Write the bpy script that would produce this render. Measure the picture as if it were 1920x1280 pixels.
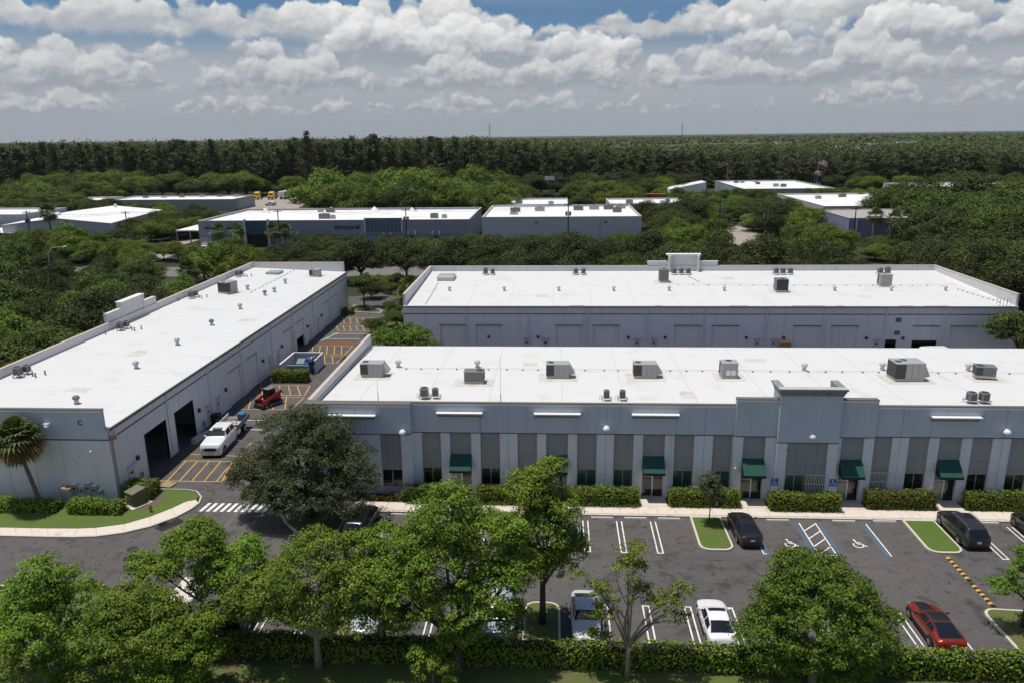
import bpy, bmesh, math, random
import numpy as np
from mathutils import Vector, Matrix, Euler

for o in list(bpy.data.objects):
    bpy.data.objects.remove(o, do_unlink=True)
SC = bpy.context.scene
COL = SC.collection
R = math.radians

# ------------------------------------------------------------------ camera
cam_d = bpy.data.cameras.new('camera')
cam_d.sensor_fit = 'HORIZONTAL'
cam_d.sensor_width = 36.0
cam_d.lens = 26.775
cam_d.clip_start = 0.5
cam_d.clip_end = 30000
cam = bpy.data.objects.new('camera', cam_d)
COL.objects.link(cam)
_p, _r, _y = R(15.16), R(-0.684), R(3.37)
_F = Vector((-math.sin(_y) * math.cos(_p), math.cos(_y) * math.cos(_p), -math.sin(_p)))
_r0 = Vector((math.cos(_y), math.sin(_y), 0))
_u0 = _r0.cross(_F)
_rr = math.cos(_r) * _r0 + math.sin(_r) * _u0
_uu = -math.sin(_r) * _r0 + math.cos(_r) * _u0
_m = Matrix((( _rr.x, _uu.x, -_F.x, 0), (_rr.y, _uu.y, -_F.y, 0), (_rr.z, _uu.z, -_F.z, 30.5), (0, 0, 0, 1)))
cam.matrix_world = _m
SC.camera = cam

# ------------------------------------------------------------------ sky
world = bpy.data.worlds.new('World')
SC.world = world
world.use_nodes = True
world.cycles.sampling_method = 'MANUAL'
world.cycles.sample_map_resolution = 256
_nt = world.node_tree
_nt.nodes.clear()


class NT:
    """small node helper"""
    def __init__(s, nt):
        s.nt = nt

    def n(s, t, **kw):
        nd = s.nt.nodes.new(t)
        for k, v in kw.items():
            if k.startswith('i_'):
                nd.inputs[k[2:].replace('_', ' ')].default_value = v
            else:
                setattr(nd, k, v)
        return nd

    def l(s, a, b):
        s.nt.links.new(a, b)

    def math(s, op, a, b=None, c=None, clamp=False):
        nd = s.nt.nodes.new('ShaderNodeMath')
        nd.operation = op
        nd.use_clamp = clamp
        for i, v in enumerate((a, b, c)):
            if v is None:
                continue
            if isinstance(v, (int, float)):
                nd.inputs[i].default_value = v
            else:
                s.nt.links.new(v, nd.inputs[i])
        return nd.outputs[0]

    def comb(s, x, y, z):
        nd = s.nt.nodes.new('ShaderNodeCombineXYZ')
        for i, v in enumerate((x, y, z)):
            if isinstance(v, (int, float)):
                nd.inputs[i].default_value = v
            else:
                s.nt.links.new(v, nd.inputs[i])
        return nd.outputs[0]

    def noise(s, vec, scale, detail=4, rough=.5, dist=0, w=None):
        nd = s.nt.nodes.new('ShaderNodeTexNoise')
        if w is not None:
            nd.noise_dimensions = '2D'
            ad = s.nt.nodes.new('ShaderNodeVectorMath')
            ad.operation = 'ADD'
            ad.inputs[1].default_value = (w * 5.17, w * 9.43, 0)
            s.nt.links.new(vec, ad.inputs[0])
            vec = ad.outputs[0]
        nd.inputs['Scale'].default_value = scale
        nd.inputs['Detail'].default_value = detail
        nd.inputs['Roughness'].default_value = rough
        nd.inputs['Distortion'].default_value = dist
        if vec is not None:
            s.nt.links.new(vec, nd.inputs['Vector'])
        return nd.outputs['Fac']

    def smooth(s, v, a, b, lo=0., hi=1.):
        nd = s.nt.nodes.new('ShaderNodeMapRange')
        nd.interpolation_type = 'SMOOTHSTEP'
        nd.inputs['From Min'].default_value = a
        nd.inputs['From Max'].default_value = b
        nd.inputs['To Min'].default_value = lo
        nd.inputs['To Max'].default_value = hi
        s.nt.links.new(v, nd.inputs['Value'])
        return nd.outputs['Result']

    def mix(s, f, a, b, blend='MIX'):
        nd = s.nt.nodes.new('ShaderNodeMix')
        nd.data_type = 'RGBA'
        nd.blend_type = blend
        for sock, v in ((nd.inputs[0], f), (nd.inputs[6], a), (nd.inputs[7], b)):
            if isinstance(v, (int, float)):
                sock.default_value = v
            elif isinstance(v, (tuple, list)):
                sock.default_value = (*v[:3], 1)
            else:
                s.nt.links.new(v, sock)
        return nd.outputs[2]


SUN_DIR = Vector((.195, -.04, -1)).normalized()      # the way the light travels
SUN_EL = math.asin(-SUN_DIR.z)
SUN_AZ = math.atan2(-SUN_DIR.x, -SUN_DIR.y)

k = NT(_nt)
_out = k.n('ShaderNodeOutputWorld')
_sky = k.n('ShaderNodeTexSky', sky_type='NISHITA', sun_disc=False, sun_elevation=SUN_EL, sun_rotation=SUN_AZ,
           altitude=10, air_density=1.0, dust_density=.6, ozone_density=2.0)
_tc = k.n('ShaderNodeTexCoord')
_sp = k.n('ShaderNodeSeparateXYZ')
k.l(_tc.outputs['Generated'], _sp.inputs[0])
_el = k.math('ARCSINE', _sp.outputs['Z'])
_elc = k.math('MAXIMUM', _el, -.02)
_az = k.math('ADD', k.math('ARCTAN2', _sp.outputs['X'], _sp.outputs['Y']), .27)


def voro(vec, scale, detail, rough, w):
    nd = k.n('ShaderNodeTexVoronoi')
    nd.voronoi_dimensions = '2D'
    nd.feature = 'F1'
    nd.normalize = True
    nd.inputs['Scale'].default_value = scale
    nd.inputs['Detail'].default_value = detail
    nd.inputs['Roughness'].default_value = rough
    nd.inputs['Lacunarity'].default_value = 2.1
    ad = k.n('ShaderNodeVectorMath', operation='ADD')
    ad.inputs[1].default_value = (w * 7.31, w * 3.77, 0)
    k.l(vec, ad.inputs[0])
    k.l(ad.outputs[0], nd.inputs['Vector'])
    return nd.outputs['Distance']


# wobble the directions so that no puff is a perfect cell
_dv = k.comb(_az, _elc, 0)
_wob = k.math('MULTIPLY', k.math('SUBTRACT', k.noise(_dv, 42., 5, .6, 0, 2.), .5), .022)
_wob2 = k.math('MULTIPLY', k.math('SUBTRACT', k.noise(_dv, 42., 5, .6, 0, 8.), .5), .016)
_azw = k.math('ADD', _az, _wob)
_elw = k.math('ADD', _elc, _wob2)


def cloud_bank(base, height, kx, cover, soft, w, kp, white, grey, below, fade=1.0, flat=.10):
    """a row of cumulus seen from the side: flat base at one elevation, heaped tops; laid over what is below"""
    env = k.noise(k.comb(k.math('MULTIPLY', _azw, kx), k.math('MULTIPLY', _elw, kx * .45), 0), 1.0, 3, .5, 0, w)
    env = k.math('MULTIPLY', k.math('SUBTRACT', env, cover), 3.4)
    bw = k.math('MULTIPLY', k.math('SUBTRACT', k.noise(k.comb(k.math('MULTIPLY', _az, kx * 2.3), 0, 0), 1.0, 3, .5, 0, w + 3), .5), height * .55)
    v = k.math('DIVIDE', k.math('SUBTRACT', k.math('SUBTRACT', _elw, base), bw), height)
    pv = k.comb(k.math('MULTIPLY', _azw, kp), k.math('MULTIPLY', _elw, kp * 1.35), 0)
    pvu = k.comb(k.math('MULTIPLY', k.math('ADD', _azw, -.0025), kp), k.math('MULTIPLY', k.math('ADD', _elw, .0045), kp * 1.35), 0)
    puff = voro(pv, 1.0, 3, .42, w + 1)
    puffu = voro(pvu, 1.0, 3, .42, w + 1)
    d = k.math('SUBTRACT', k.math('ADD', env, k.math('MULTIPLY', k.math('SUBTRACT', .42, puff), 1.15)), v)
    m = k.math('MULTIPLY', k.smooth(d, 0., soft), k.smooth(v, -flat, flat))
    m = k.math('MULTIPLY', m, fade)
    emb = k.math('MULTIPLY', k.math('SUBTRACT', puffu, puff), 2.3)
    lit = k.math('ADD', k.math('ADD', k.smooth(v, -.05, .85, .02, .80), emb), k.math('MULTIPLY', k.math('SUBTRACT', .35, puff), .5))
    lit = k.math('ADD', lit, k.math('MULTIPLY', k.math('SUBTRACT', .4, d), .28), None, True)
    col = k.mix(lit, grey, white)
    return k.mix(m, below, col), m


_HAZE = (.330, .362, .405)
_blue = k.mix(1.0, _sky.outputs[0], (.040, .052, .066), 'MULTIPLY')
_c = k.mix(k.smooth(_el, .07, .132, 1., 0.), _blue, (.40, .43, .47))
_c = k.mix(k.smooth(_el, .0, .075, 1., 0.), _c, _HAZE)
W0 = CLOUD_W = 4.0
# high broken cover, the same heaps seen from below
_pl = k.comb(k.math('DIVIDE', _sp.outputs['X'], k.math('ADD', k.math('MAXIMUM', _sp.outputs['Z'], 0.), .12)),
             k.math('DIVIDE', _sp.outputs['Y'], k.math('ADD', k.math('MAXIMUM', _sp.outputs['Z'], 0.), .12)), 0)
_hi = k.noise(_pl, .55, 5, .55, .3, W0)
_him = k.math('MULTIPLY', k.smooth(_hi, .48, .60), k.smooth(_el, .14, .22))
_c = k.mix(_him, _c, k.mix(k.smooth(_hi, .5, .72), (.78, .78, .78), (.42, .44, .48)))
_c, _ = cloud_bank(.028, .024, 15., .36, .40, W0 + 1, 46., (.58, .59, .60), (.335, .365, .41), _c, .9)
_c, _ = cloud_bank(.114, .070, 5.4, .35, .14, W0 + 14, 15., (.86, .85, .82), (.42, .45, .49), _c, 1.)
_c, _ = cloud_bank(.084, .058, 6.3, .285, .16, W0 + 4, 18., (.84, .84, .83), (.34, .37, .42), _c, .97)
_c, _ = cloud_bank(.054, .040, 8.5, .28, .26, W0 + 2, 28., (.68, .685, .69), (.325, .355, .40), _c, .85)
_bg2 = k.n('ShaderNodeBackground')
k.l(_c, _bg2.inputs['Color'])
# higher up the same broken cover goes on, seen from below
_blue3 = k.mix(1.0, _sky.outputs[0], (.040, .052, .066), 'MULTIPLY')
_hi3 = k.noise(_pl, .55, 5, .55, .3, W0)
_c3 = k.mix(k.smooth(_hi3, .48, .60), _blue3, k.mix(k.smooth(_hi3, .5, .72), (.78, .78, .78), (.42, .44, .48)))
_bg3 = k.n('ShaderNodeBackground')
k.l(_c3, _bg3.inputs['Color'])
_mx = k.n('ShaderNodeMixShader')
k.l(k.math('GREATER_THAN', _el, .25), _mx.inputs[0])
k.l(_bg2.outputs[0], _mx.inputs[1])
k.l(_bg3.outputs[0], _mx.inputs[2])
k.l(_mx.outputs[0], _out.inputs['Surface'])

# ------------------------------------------------------------------ sun, exposure
_sd = bpy.data.lights.new('sun', 'SUN')
_sd.energy = 3.75
_sd.angle = R(.53)
_sd.color = (1.0, .965, .90)
_so = bpy.data.objects.new('sun', _sd)
_so.rotation_euler = SUN_DIR.to_track_quat('-Z', 'Y').to_euler()
_so.location = (-30, 40, 120)
COL.objects.link(_so)
SC.view_settings.view_transform = 'Standard'
SC.view_settings.look = 'None'
SC.view_settings.exposure = 0.0
SC.view_settings.gamma = 1.0
SC.view_settings.use_curve_mapping = False
SC.render.engine = 'CYCLES'
SC.cycles.max_bounces = 6
SC.cycles.diffuse_bounces = 3
SC.cycles.glossy_bounces = 3
SC.cycles.transmission_bounces = 3
SC.cycles.caustics_reflective = False
SC.cycles.caustics_refractive = False

# ================================================================== helpers
RNG = np.random.default_rng(7)
rnd = random.Random(11)


def tag(o, label=None, cat=None, group=None, kind=None):
    if label:
        o['label'] = label
    if cat:
        o['category'] = cat
    if group:
        o['group'] = group
    if kind:
        o['kind'] = kind
    return o


def thing(name, label, cat, loc=(0, 0, 0), rz=0.0, group=None):
    o = bpy.data.objects.new(name, None)
    o.empty_display_size = .2
    COL.objects.link(o)
    o.location = loc
    o.rotation_euler = (0, 0, rz)
    return tag(o, label, cat, group)


def put(o, parent):
    COL.objects.link(o)
    if parent is not None:
        o.parent = parent
    return o


def copy_tree(o, parent=None):
    c = o.copy()
    COL.objects.link(c)
    c.parent = parent
    for ch in o.children:
        copy_tree(ch, c)
    return c


def each_box(name, m, parent, off, boxes):
    for bx in boxes:
        MB(off).box(*bx).build(name, m, parent)


def solid_text(o, name, parent):
    """turn a text curve into a plain mesh part"""
    me = bpy.data.meshes.new_from_object(o)
    q = bpy.data.objects.new(name, me)
    q.location, q.rotation_euler = o.location, o.rotation_euler
    bpy.data.objects.remove(o)
    return put(q, parent)


class MB:
    """collects faces into one mesh"""
    def __init__(s, off=(0, 0, 0)):
        s.v, s.f = [], []
        s.off = off

    def add(s, vs, fs):
        n = len(s.v)
        ox, oy, oz = s.off
        s.v += [(x - ox, y - oy, z - oz) for x, y, z in vs]
        s.f += [tuple(i + n for i in f) for f in fs]
        return s

    def box(s, x0, x1, y0, y1, z0, z1):
        if x0 > x1: x0, x1 = x1, x0
        if y0 > y1: y0, y1 = y1, y0
        if z0 > z1: z0, z1 = z1, z0
        return s.add([(x0, y0, z0), (x1, y0, z0), (x1, y1, z0), (x0, y1, z0), (x0, y0, z1), (x1, y0, z1), (x1, y1, z1), (x0, y1, z1)],
                     [(0, 3, 2, 1), (4, 5, 6, 7), (0, 1, 5, 4), (1, 2, 6, 5), (2, 3, 7, 6), (3, 0, 4, 7)])

    def hexa(s, lo, hi):
        """eight corners: four below, four above, same order counter clockwise"""
        return s.add(list(lo) + list(hi), [(0, 3, 2, 1), (4, 5, 6, 7), (0, 1, 5, 4), (1, 2, 6, 5), (2, 3, 7, 6), (3, 0, 4, 7)])

    def poly(s, pts, z):
        return s.add([(x, y, z) for x, y in pts], [tuple(range(len(pts)))])

    def prism(s, pts, z0, z1, bottom=False):
        n = len(pts)
        a = sum(pts[i][0] * pts[(i + 1) % n][1] - pts[(i + 1) % n][0] * pts[i][1] for i in range(n))
        if a < 0:
            pts = pts[::-1]
        vs = [(x, y, z0) for x, y in pts] + [(x, y, z1) for x, y in pts]
        fs = [tuple(range(n, 2 * n))] + [(i, (i + 1) % n, n + (i + 1) % n, n + i) for i in range(n)]
        if bottom:
            fs.append(tuple(range(n - 1, -1, -1)))
        return s.add(vs, fs)

    def xprism(s, pts, x0, x1):
        """profile in y,z swept along x"""
        n = len(pts)
        vs = [(x0, y, z) for y, z in pts] + [(x1, y, z) for y, z in pts]
        fs = [tuple(range(n)), tuple(range(2 * n - 1, n - 1, -1))] + [(i, n + i, n + (i + 1) % n, (i + 1) % n) for i in range(n)]
        return s.add(vs, fs)

    def yprism(s, pts, y0, y1):
        n = len(pts)
        vs = [(x, y0, z) for x, z in pts] + [(x, y1, z) for x, z in pts]
        fs = [tuple(range(n)), tuple(range(2 * n - 1, n - 1, -1))] + [(i, n + i, n + (i + 1) % n, (i + 1) % n) for i in range(n)]
        return s.add(vs, fs)

    def tube(s, pts, rad, n=6, cap=True):
        """round bar through points, one radius or one per point"""
        pts = [Vector(p) for p in pts]
        if isinstance(rad, (int, float)):
            rad = [rad] * len(pts)
        vs, fs = [], []
        prev = None
        for i, p in enumerate(pts):
            if i == 0: d = pts[1] - p
            elif i == len(pts) - 1: d = p - pts[i - 1]
            else: d = pts[i + 1] - pts[i - 1]
            if d.length < 1e-6: d = Vector((0, 0, 1))
            d.normalize()
            if prev is None:
                a = d.orthogonal().normalized()
            else:
                a = (prev - d * prev.dot(d))
                a = a.normalized() if a.length > 1e-5 else d.orthogonal().normalized()
            prev = a
            b = d.cross(a)
            for j in range(n):
                t = 2 * math.pi * j / n
                q = p + (a * math.cos(t) + b * math.sin(t)) * rad[i]
                vs.append(tuple(q))
        for i in range(len(pts) - 1):
            for j in range(n):
                fs.append((i * n + j, i * n + (j + 1) % n, (i + 1) * n + (j + 1) % n, (i + 1) * n + j))
        if cap:
            fs.append(tuple(range(n - 1, -1, -1)))
            m = (len(pts) - 1) * n
            fs.append(tuple(range(m, m + n)))
        return s.add(vs, fs)

    def cyl(s, x, y, z0, z1, r, n=12, r1=None):
        return s.tube([(x, y, z0), (x, y, z1)], [r, r if r1 is None else r1], n)

    def disc(s, c, nrm, r, n=16):
        nrm = Vector(nrm).normalized()
        a = nrm.orthogonal().normalized()
        b = nrm.cross(a)
        return s.add([tuple(Vector(c) + (a * math.cos(2 * math.pi * i / n) + b * math.sin(2 * math.pi * i / n)) * r) for i in range(n)], [tuple(range(n))])

    def lathe(s, c, prof, n=14):
        """profile of (radius, height) turned about the vertical through c"""
        vs, fs = [], []
        for r, z in prof:
            for j in range(n):
                t = 2 * math.pi * j / n
                vs.append((c[0] + r * math.cos(t), c[1] + r * math.sin(t), c[2] + z))
        for i in range(len(prof) - 1):
            for j in range(n):
                fs.append((i * n + j, i * n + (j + 1) % n, (i + 1) * n + (j + 1) % n, (i + 1) * n + j))
        fs.append(tuple(range((len(prof) - 1) * n, len(prof) * n)))
        return s.add(vs, fs)

    def build(s, name, m, parent=None, smooth=False, bevel=0):
        me = bpy.data.meshes.new(name)
        me.from_pydata(s.v, [], s.f)
        me.update()
        if smooth:
            me.polygons.foreach_set('use_smooth', [True] * len(me.polygons))
        if m is not None:
            me.materials.append(m)
        o = bpy.data.objects.new(name, me)
        if bevel:
            bv = o.modifiers.new('edge', 'BEVEL')
            bv.width = bevel
            bv.segments = 2
            bv.limit_method = 'ANGLE'
        return put(o, parent)


def struct(name, mb, m, label=None, cat=None):
    return tag(mb.build(name, m), label, cat, None, 'structure')


# ------------------------------------------------------------------ materials
MATS = {}


def mk(name, col, rough=.8, var=.10, scale=2.0, fine=0.0, bump=0.0, bscale=40.0, metal=0.0, spec=.4, col2=None, c2scale=.4, c2lo=.5, c2hi=.7,
       streak=0.0, coat=0.0):
    if name in MATS:
        return MATS[name]
    m = bpy.data.materials.new(name)
    m.use_nodes = True
    t = NT(m.node_tree)
    b = m.node_tree.nodes['Principled BSDF']
    b.inputs['Roughness'].default_value = rough
    b.inputs['Metallic'].default_value = metal
    b.inputs['Specular IOR Level'].default_value = spec
    b.inputs['Coat Weight'].default_value = coat
    b.inputs['Coat Roughness'].default_value = .04
    g = t.n('ShaderNodeNewGeometry')
    pos = g.outputs['Position']
    c = None
    lo = tuple(v * (1 - var) for v in col)
    hi = tuple(min(1, v * (1 + var)) for v in col)
    c = t.mix(t.noise(pos, scale, 5, .6), lo, hi)
    if fine:
        f = t.noise(pos, 55., 3, .7)
        c = t.mix(fine, c, t.mix(f, tuple(v * .35 for v in col), tuple(min(1, v * 1.75) for v in col)))
    if col2 is not None:
        c = t.mix(t.smooth(t.noise(pos, c2scale, 6, .6), c2lo, c2hi), c, col2)
    if streak:
        mp = t.n('ShaderNodeMapping')
        mp.inputs['Scale'].default_value = (1.6, 1.6, .12)
        t.l(pos, mp.inputs['Vector'])
        c = t.mix(t.math('MULTIPLY', t.smooth(t.noise(mp.outputs[0], 1.3, 5, .65), .5, .78), streak), c, tuple(v * .45 for v in col))
    t.l(c, b.inputs['Base Color'])
    if bump:
        bn = t.n('ShaderNodeBump')
        bn.inputs['Strength'].default_value = bump
        bn.inputs['Distance'].default_value = .02
        t.l(t.noise(pos, bscale, 4, .6), bn.inputs['Height'])
        t.l(bn.outputs[0], b.inputs['Normal'])
    MATS[name] = m
    return m


def leafmat(name, a, b, trans=.28, nscale=.55, rough=.5, yellow=None):
    if name in MATS:
        return MATS[name]
    m = bpy.data.materials.new(name)
    m.use_nodes = True
    t = NT(m.node_tree)
    p = m.node_tree.nodes['Principled BSDF']
    p.inputs['Roughness'].default_value = max(rough, .62)
    p.inputs['Specular IOR Level'].default_value = .16
    g = t.n('ShaderNodeNewGeometry')
    n = t.noise(g.outputs['Position'], nscale, 4, .6)
    isl = g.outputs['Random Per Island']
    f = t.math('ADD', t.math('MULTIPLY', t.math('SUBTRACT', n, .5), 2.2), isl, None, False)
    f = t.math('MULTIPLY', f, 1.0, None, True)
    c = t.mix(f, a, b)
    if yellow:
        c = t.mix(t.math('GREATER_THAN', isl, .988), c, yellow)
    oi = t.n('ShaderNodeObjectInfo')
    hs = t.n('ShaderNodeHueSaturation')
    t.l(t.math('ADD', t.math('MULTIPLY', oi.outputs['Random'], .022), .489), hs.inputs['Hue'])
    t.l(t.math('ADD', t.math('MULTIPLY', oi.outputs['Random'], .38), .84), hs.inputs['Value'])
    t.l(c, hs.inputs['Color'])
    c = hs.outputs['Color']
    t.l(c, p.inputs['Base Color'])
    tr = t.n('ShaderNodeBsdfTranslucent')
    t.l(t.mix(.35, c, (.18, .26, .02)), tr.inputs['Color'])
    mx = t.n('ShaderNodeMixShader')
    mx.inputs[0].default_value = trans
    out = m.node_tree.nodes['Material Output']
    t.l(p.outputs[0], mx.inputs[1])
    t.l(tr.outputs[0], mx.inputs[2])
    t.l(mx.outputs[0], out.inputs['Surface'])
    MATS[name] = m
    return m


def asphalt_mat():
    m = bpy.data.materials.new('asphalt')
    m.use_nodes = True
    t = NT(m.node_tree)
    b = m.node_tree.nodes['Principled BSDF']
    b.inputs['Roughness'].default_value = .88
    b.inputs['Specular IOR Level'].default_value = .3
    g = t.n('ShaderNodeNewGeometry')
    pos = g.outputs['Position']
    c = t.mix(t.noise(pos, .16, 5, .6), (.084, .076, .074), (.118, .107, .103))
    c = t.mix(t.math('MULTIPLY', t.smooth(t.noise(pos, .9, 6, .65), .45, .75), .55), c, (.145, .132, .127))
    # worn tracks along the lane
    mp = t.n('ShaderNodeMapping')
    mp.inputs['Scale'].default_value = (.05, .9, 1)
    t.l(pos, mp.inputs['Vector'])
    c = t.mix(t.math('MULTIPLY', t.smooth(t.noise(mp.outputs[0], 1.0, 5, .6), .52, .70), .5), c, (.064, .058, .056))
    c = t.mix(t.math('MULTIPLY', t.smooth(t.noise(pos, .55, 4, .6), .53, .68), .85), c, (.036, .033, .032))
    c = t.mix(t.math('MULTIPLY', t.smooth(t.noise(pos, 1.7, 3, .55), .60, .68), .85), c, (.024, .022, .022))
    c = t.mix(t.math('MULTIPLY', t.smooth(t.noise(pos, .075, 3, .5), .42, .62), .35), c, (.150, .135, .128))     # oil and damp patches
    c = t.mix(.22, c, t.mix(t.noise(pos, 48., 3, .7), (.022, .020, .020), (.165, .152, .146)))
    v = t.n('ShaderNodeTexVoronoi')
    v.feature = 'DISTANCE_TO_EDGE'
    v.inputs['Scale'].default_value = .11
    nz = t.n('ShaderNodeTexNoise')
    nz.inputs['Scale'].default_value = .7
    nz.inputs['Detail'].default_value = 5
    t.l(pos, nz.inputs['Vector'])
    va = t.n('ShaderNodeVectorMath', operation='MULTIPLY_ADD')
    va.inputs[1].default_value = (2.5, 2.5, 0)
    t.l(nz.outputs['Color'], va.inputs[0])
    t.l(pos, va.inputs[2])
    t.l(va.outputs[0], v.inputs['Vector'])
    c = t.mix(t.math('MULTIPLY', t.math('LESS_THAN', v.outputs['Distance'], .0028), .45), c, (.035, .032, .031))
    t.l(c, b.inputs['Base Color'])
    bn = t.n('ShaderNodeBump')
    bn.inputs['Strength'].default_value = .25
    bn.inputs['Distance'].default_value = .01
    t.l(t.noise(pos, 60., 3, .7), bn.inputs['Height'])
    t.l(bn.outputs[0], b.inputs['Normal'])
    return m


def glass_mat(name, col, rough=.06):
    return mk(name, col, rough, .25, .7, spec=.7)


M = dict(
    asphalt=asphalt_mat(),
    ground=mk('forest_floor', (.030, .036, .014), .95, .35, .05, col2=(.055, .06, .022), c2scale=.02),
    grass=mk('lawn', (.085, .135, .022), .9, .30, 1.3, fine=.5, bump=.8, bscale=25, col2=(.11, .12, .035), c2scale=.5, c2lo=.5, c2hi=.75),
    grassdry=mk('lawn_worn', (.095, .125, .030), .9, .30, .9, fine=.5, bump=.8, bscale=25, col2=(.13, .10, .05), c2scale=.45, c2lo=.48, c2hi=.68),
    mulch=mk('mulch', (.13, .10, .075), .95, .3, 4, fine=.5, bump=.6),
    conc=mk('sidewalk_concrete', (.68, .585, .50), .85, .08, 1.1, fine=.10, col2=(.46, .38, .31), c2scale=.6, c2lo=.55, c2hi=.8),
    kerb=mk('kerb_concrete', (.58, .53, .44), .85, .10, 2, fine=.15, col2=(.22, .20, .18), c2scale=1.1, c2lo=.58, c2hi=.75),
    oldconc=mk('old_concrete', (.24, .215, .195), .9, .2, 1, fine=.2, col2=(.12, .105, .095), c2scale=.8),
    stop=mk('wheel_stop_paint', (.62, .60, .56), .8, .10, 3, fine=.15),
    paint=mk('white_marking', (.76, .75, .72), .75, .08, 2, col2=(.26, .25, .24), c2scale=2.4, c2lo=.54, c2hi=.72),
    yellow=mk('yellow_marking', (.58, .32, .075), .75, .12, 2, col2=(.22, .15, .07), c2scale=2.0, c2lo=.55, c2hi=.74),
    blue=mk('blue_marking', (.075, .122, .20), .75, .12, 2, col2=(.07, .075, .09), c2scale=2.2, c2lo=.55, c2hi=.74),
    roof=mk('white_roof_membrane', (.665, .66, .645), .6, .03, .35, fine=.02, col2=(.50, .475, .43), c2scale=.28, c2lo=.52, c2hi=.86),
    seam=mk('membrane_lap', (.56, .55, .53), .6, .10, .8),
    patch=mk('roof_patch', (.60, .575, .52), .6, .10, .9, col2=(.46, .42, .34), c2scale=1.2),
    wall=mk('grey_blue_wall_paint', (.68, .695, .725), .75, .05, .8, streak=.35, bump=.05),
    wallup=mk('blue_band_paint', (.50, .555, .63), .75, .05, .8, streak=.34, bump=.05),
    pil=mk('pale_pilaster_paint', (.70, .72, .765), .75, .05, .8, streak=.34, bump=.05),
    recess=mk('olive_panel_paint', (.30, .312, .305), .8, .07, .8, streak=.25),
    reveal=mk('dark_reveal', (.085, .10, .125), .8, .1),
    parin=mk('parapet_inside', (.62, .61, .615), .75, .05, .8, streak=.3),
    coping=mk('brown_coping', (.14, .125, .11), .7, .12, 2),
    white=mk('white_trim', (.78, .77, .74), .65, .05, 2, streak=.15),
    gutter=mk('gutter_stain', (.30, .27, .235), .8, .35, 1.0),
    rust=mk('rust_stain', (.32, .18, .09), .9, .4, 1.4),
    door=mk('roll_door_paint', (.74, .745, .76), .6, .05, .7, streak=.25),
    doorgrey=mk('steel_door_paint', (.54, .55, .59), .6, .05),
    alu=mk('aluminium', (.52, .53, .54), .4, .05, metal=.6),
    glass=glass_mat('dark_glass', (.010, .014, .014)),
    glassg=glass_mat('green_glass', (.025, .075, .065)),
    glassp=glass_mat('pale_glass', (.16, .20, .17), .15),
    awn=mk('green_canvas', (.010, .075, .058), .8, .10, 4),
    awndk=mk('dark_green_canvas', (.006, .022, .019), .8, .10, 4),
    black=mk('black_trim', (.012, .012, .013), .5, .1),
    rubber=mk('rubber', (.016, .016, .016), .85, .15, 6),
    acgrey=mk('unit_casing', (.36, .365, .35), .5, .06, 3, streak=.2),
    acdark=mk('coil_grille', (.045, .045, .046), .6, .2, 12),
    acmid=mk('unit_casing_dark', (.17, .175, .175), .5, .08, 3),
    acbase=mk('unit_curb', (.55, .54, .51), .6, .1, 3, streak=.3),
    galv=mk('galvanised', (.42, .42, .42), .45, .12, 5, metal=.4),
    lampw=mk('white_lamp_housing', (.82, .82, .82), .35, .03),
    bark=mk('bark', (.15, .125, .10), .95, .3, 5, bump=.6, bscale=18),
    barkp=mk('pale_bark', (.26, .225, .19), .95, .3, 5, bump=.6, bscale=18),
    barkd=mk('dark_bark', (.075, .062, .05), .95, .3, 5, bump=.6, bscale=18),
    rustcol=mk('copper_rust', (.30, .11, .05), .8, .2, 3),
)
L = dict(
    bright=leafmat('leaf_bright', (.090, .165, .018), (.230, .325, .040), .18, .8, yellow=(.24, .16, .03)),
    yellowg=leafmat('leaf_yellow_green', (.104, .172, .020), (.252, .325, .046), .18, .8, yellow=(.26, .13, .03)),
    deep=leafmat('leaf_deep', (.070, .145, .017), (.180, .270, .036), .17, .8),
    oak=leafmat('leaf_oak', (.050, .063, .028), (.118, .130, .058), .12, .7, yellow=(.12, .10, .03)),
    mid=leafmat('leaf_mid', (.048, .076, .016), (.122, .156, .032), .13, .35),
    midy=leafmat('leaf_mid_light', (.085, .140, .020), (.195, .248, .040), .16, .35),
    midd=leafmat('leaf_mid_dark', (.034, .047, .015), (.084, .100, .030), .11, .35),
    pine=leafmat('needles', (.048, .058, .022), (.105, .115, .046), .15, .12),
    hedge=leafmat('leaf_hedge', (0.119, 0.200, 0.019), (0.302, 0.378, 0.041), .28, 1.2),
    hedged=leafmat('leaf_hedge_dark', (.095, .135, .018), (.235, .250, .036), .25, 1.2, yellow=(.20, .11, .03)),
    ivy=leafmat('leaf_ground_cover', (0.075, 0.128, 0.021), (0.165, 0.217, 0.045), .25, 2.0, yellow=(.25, .13, .03)),
    palm=leafmat('palm_frond', (0.063, 0.091, 0.025), (0.147, 0.168, 0.056), .2, .8, .45),
    palmo=leafmat('palm_frond_old', (0.130, 0.098, 0.036), (0.247, 0.150, 0.058), .2, .8, .6),
    far=leafmat('leaf_far', (.050, .076, .020), (.115, .145, .040), .12, .02),
)

# ================================================================== ground, roads, pavements
def arc(cx, cy, r, a0, a1, n=8):
    return [(cx + r * math.cos(R(a0 + (a1 - a0) * i / n)), cy + r * math.sin(R(a0 + (a1 - a0) * i / n))) for i in range(n + 1)]


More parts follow.
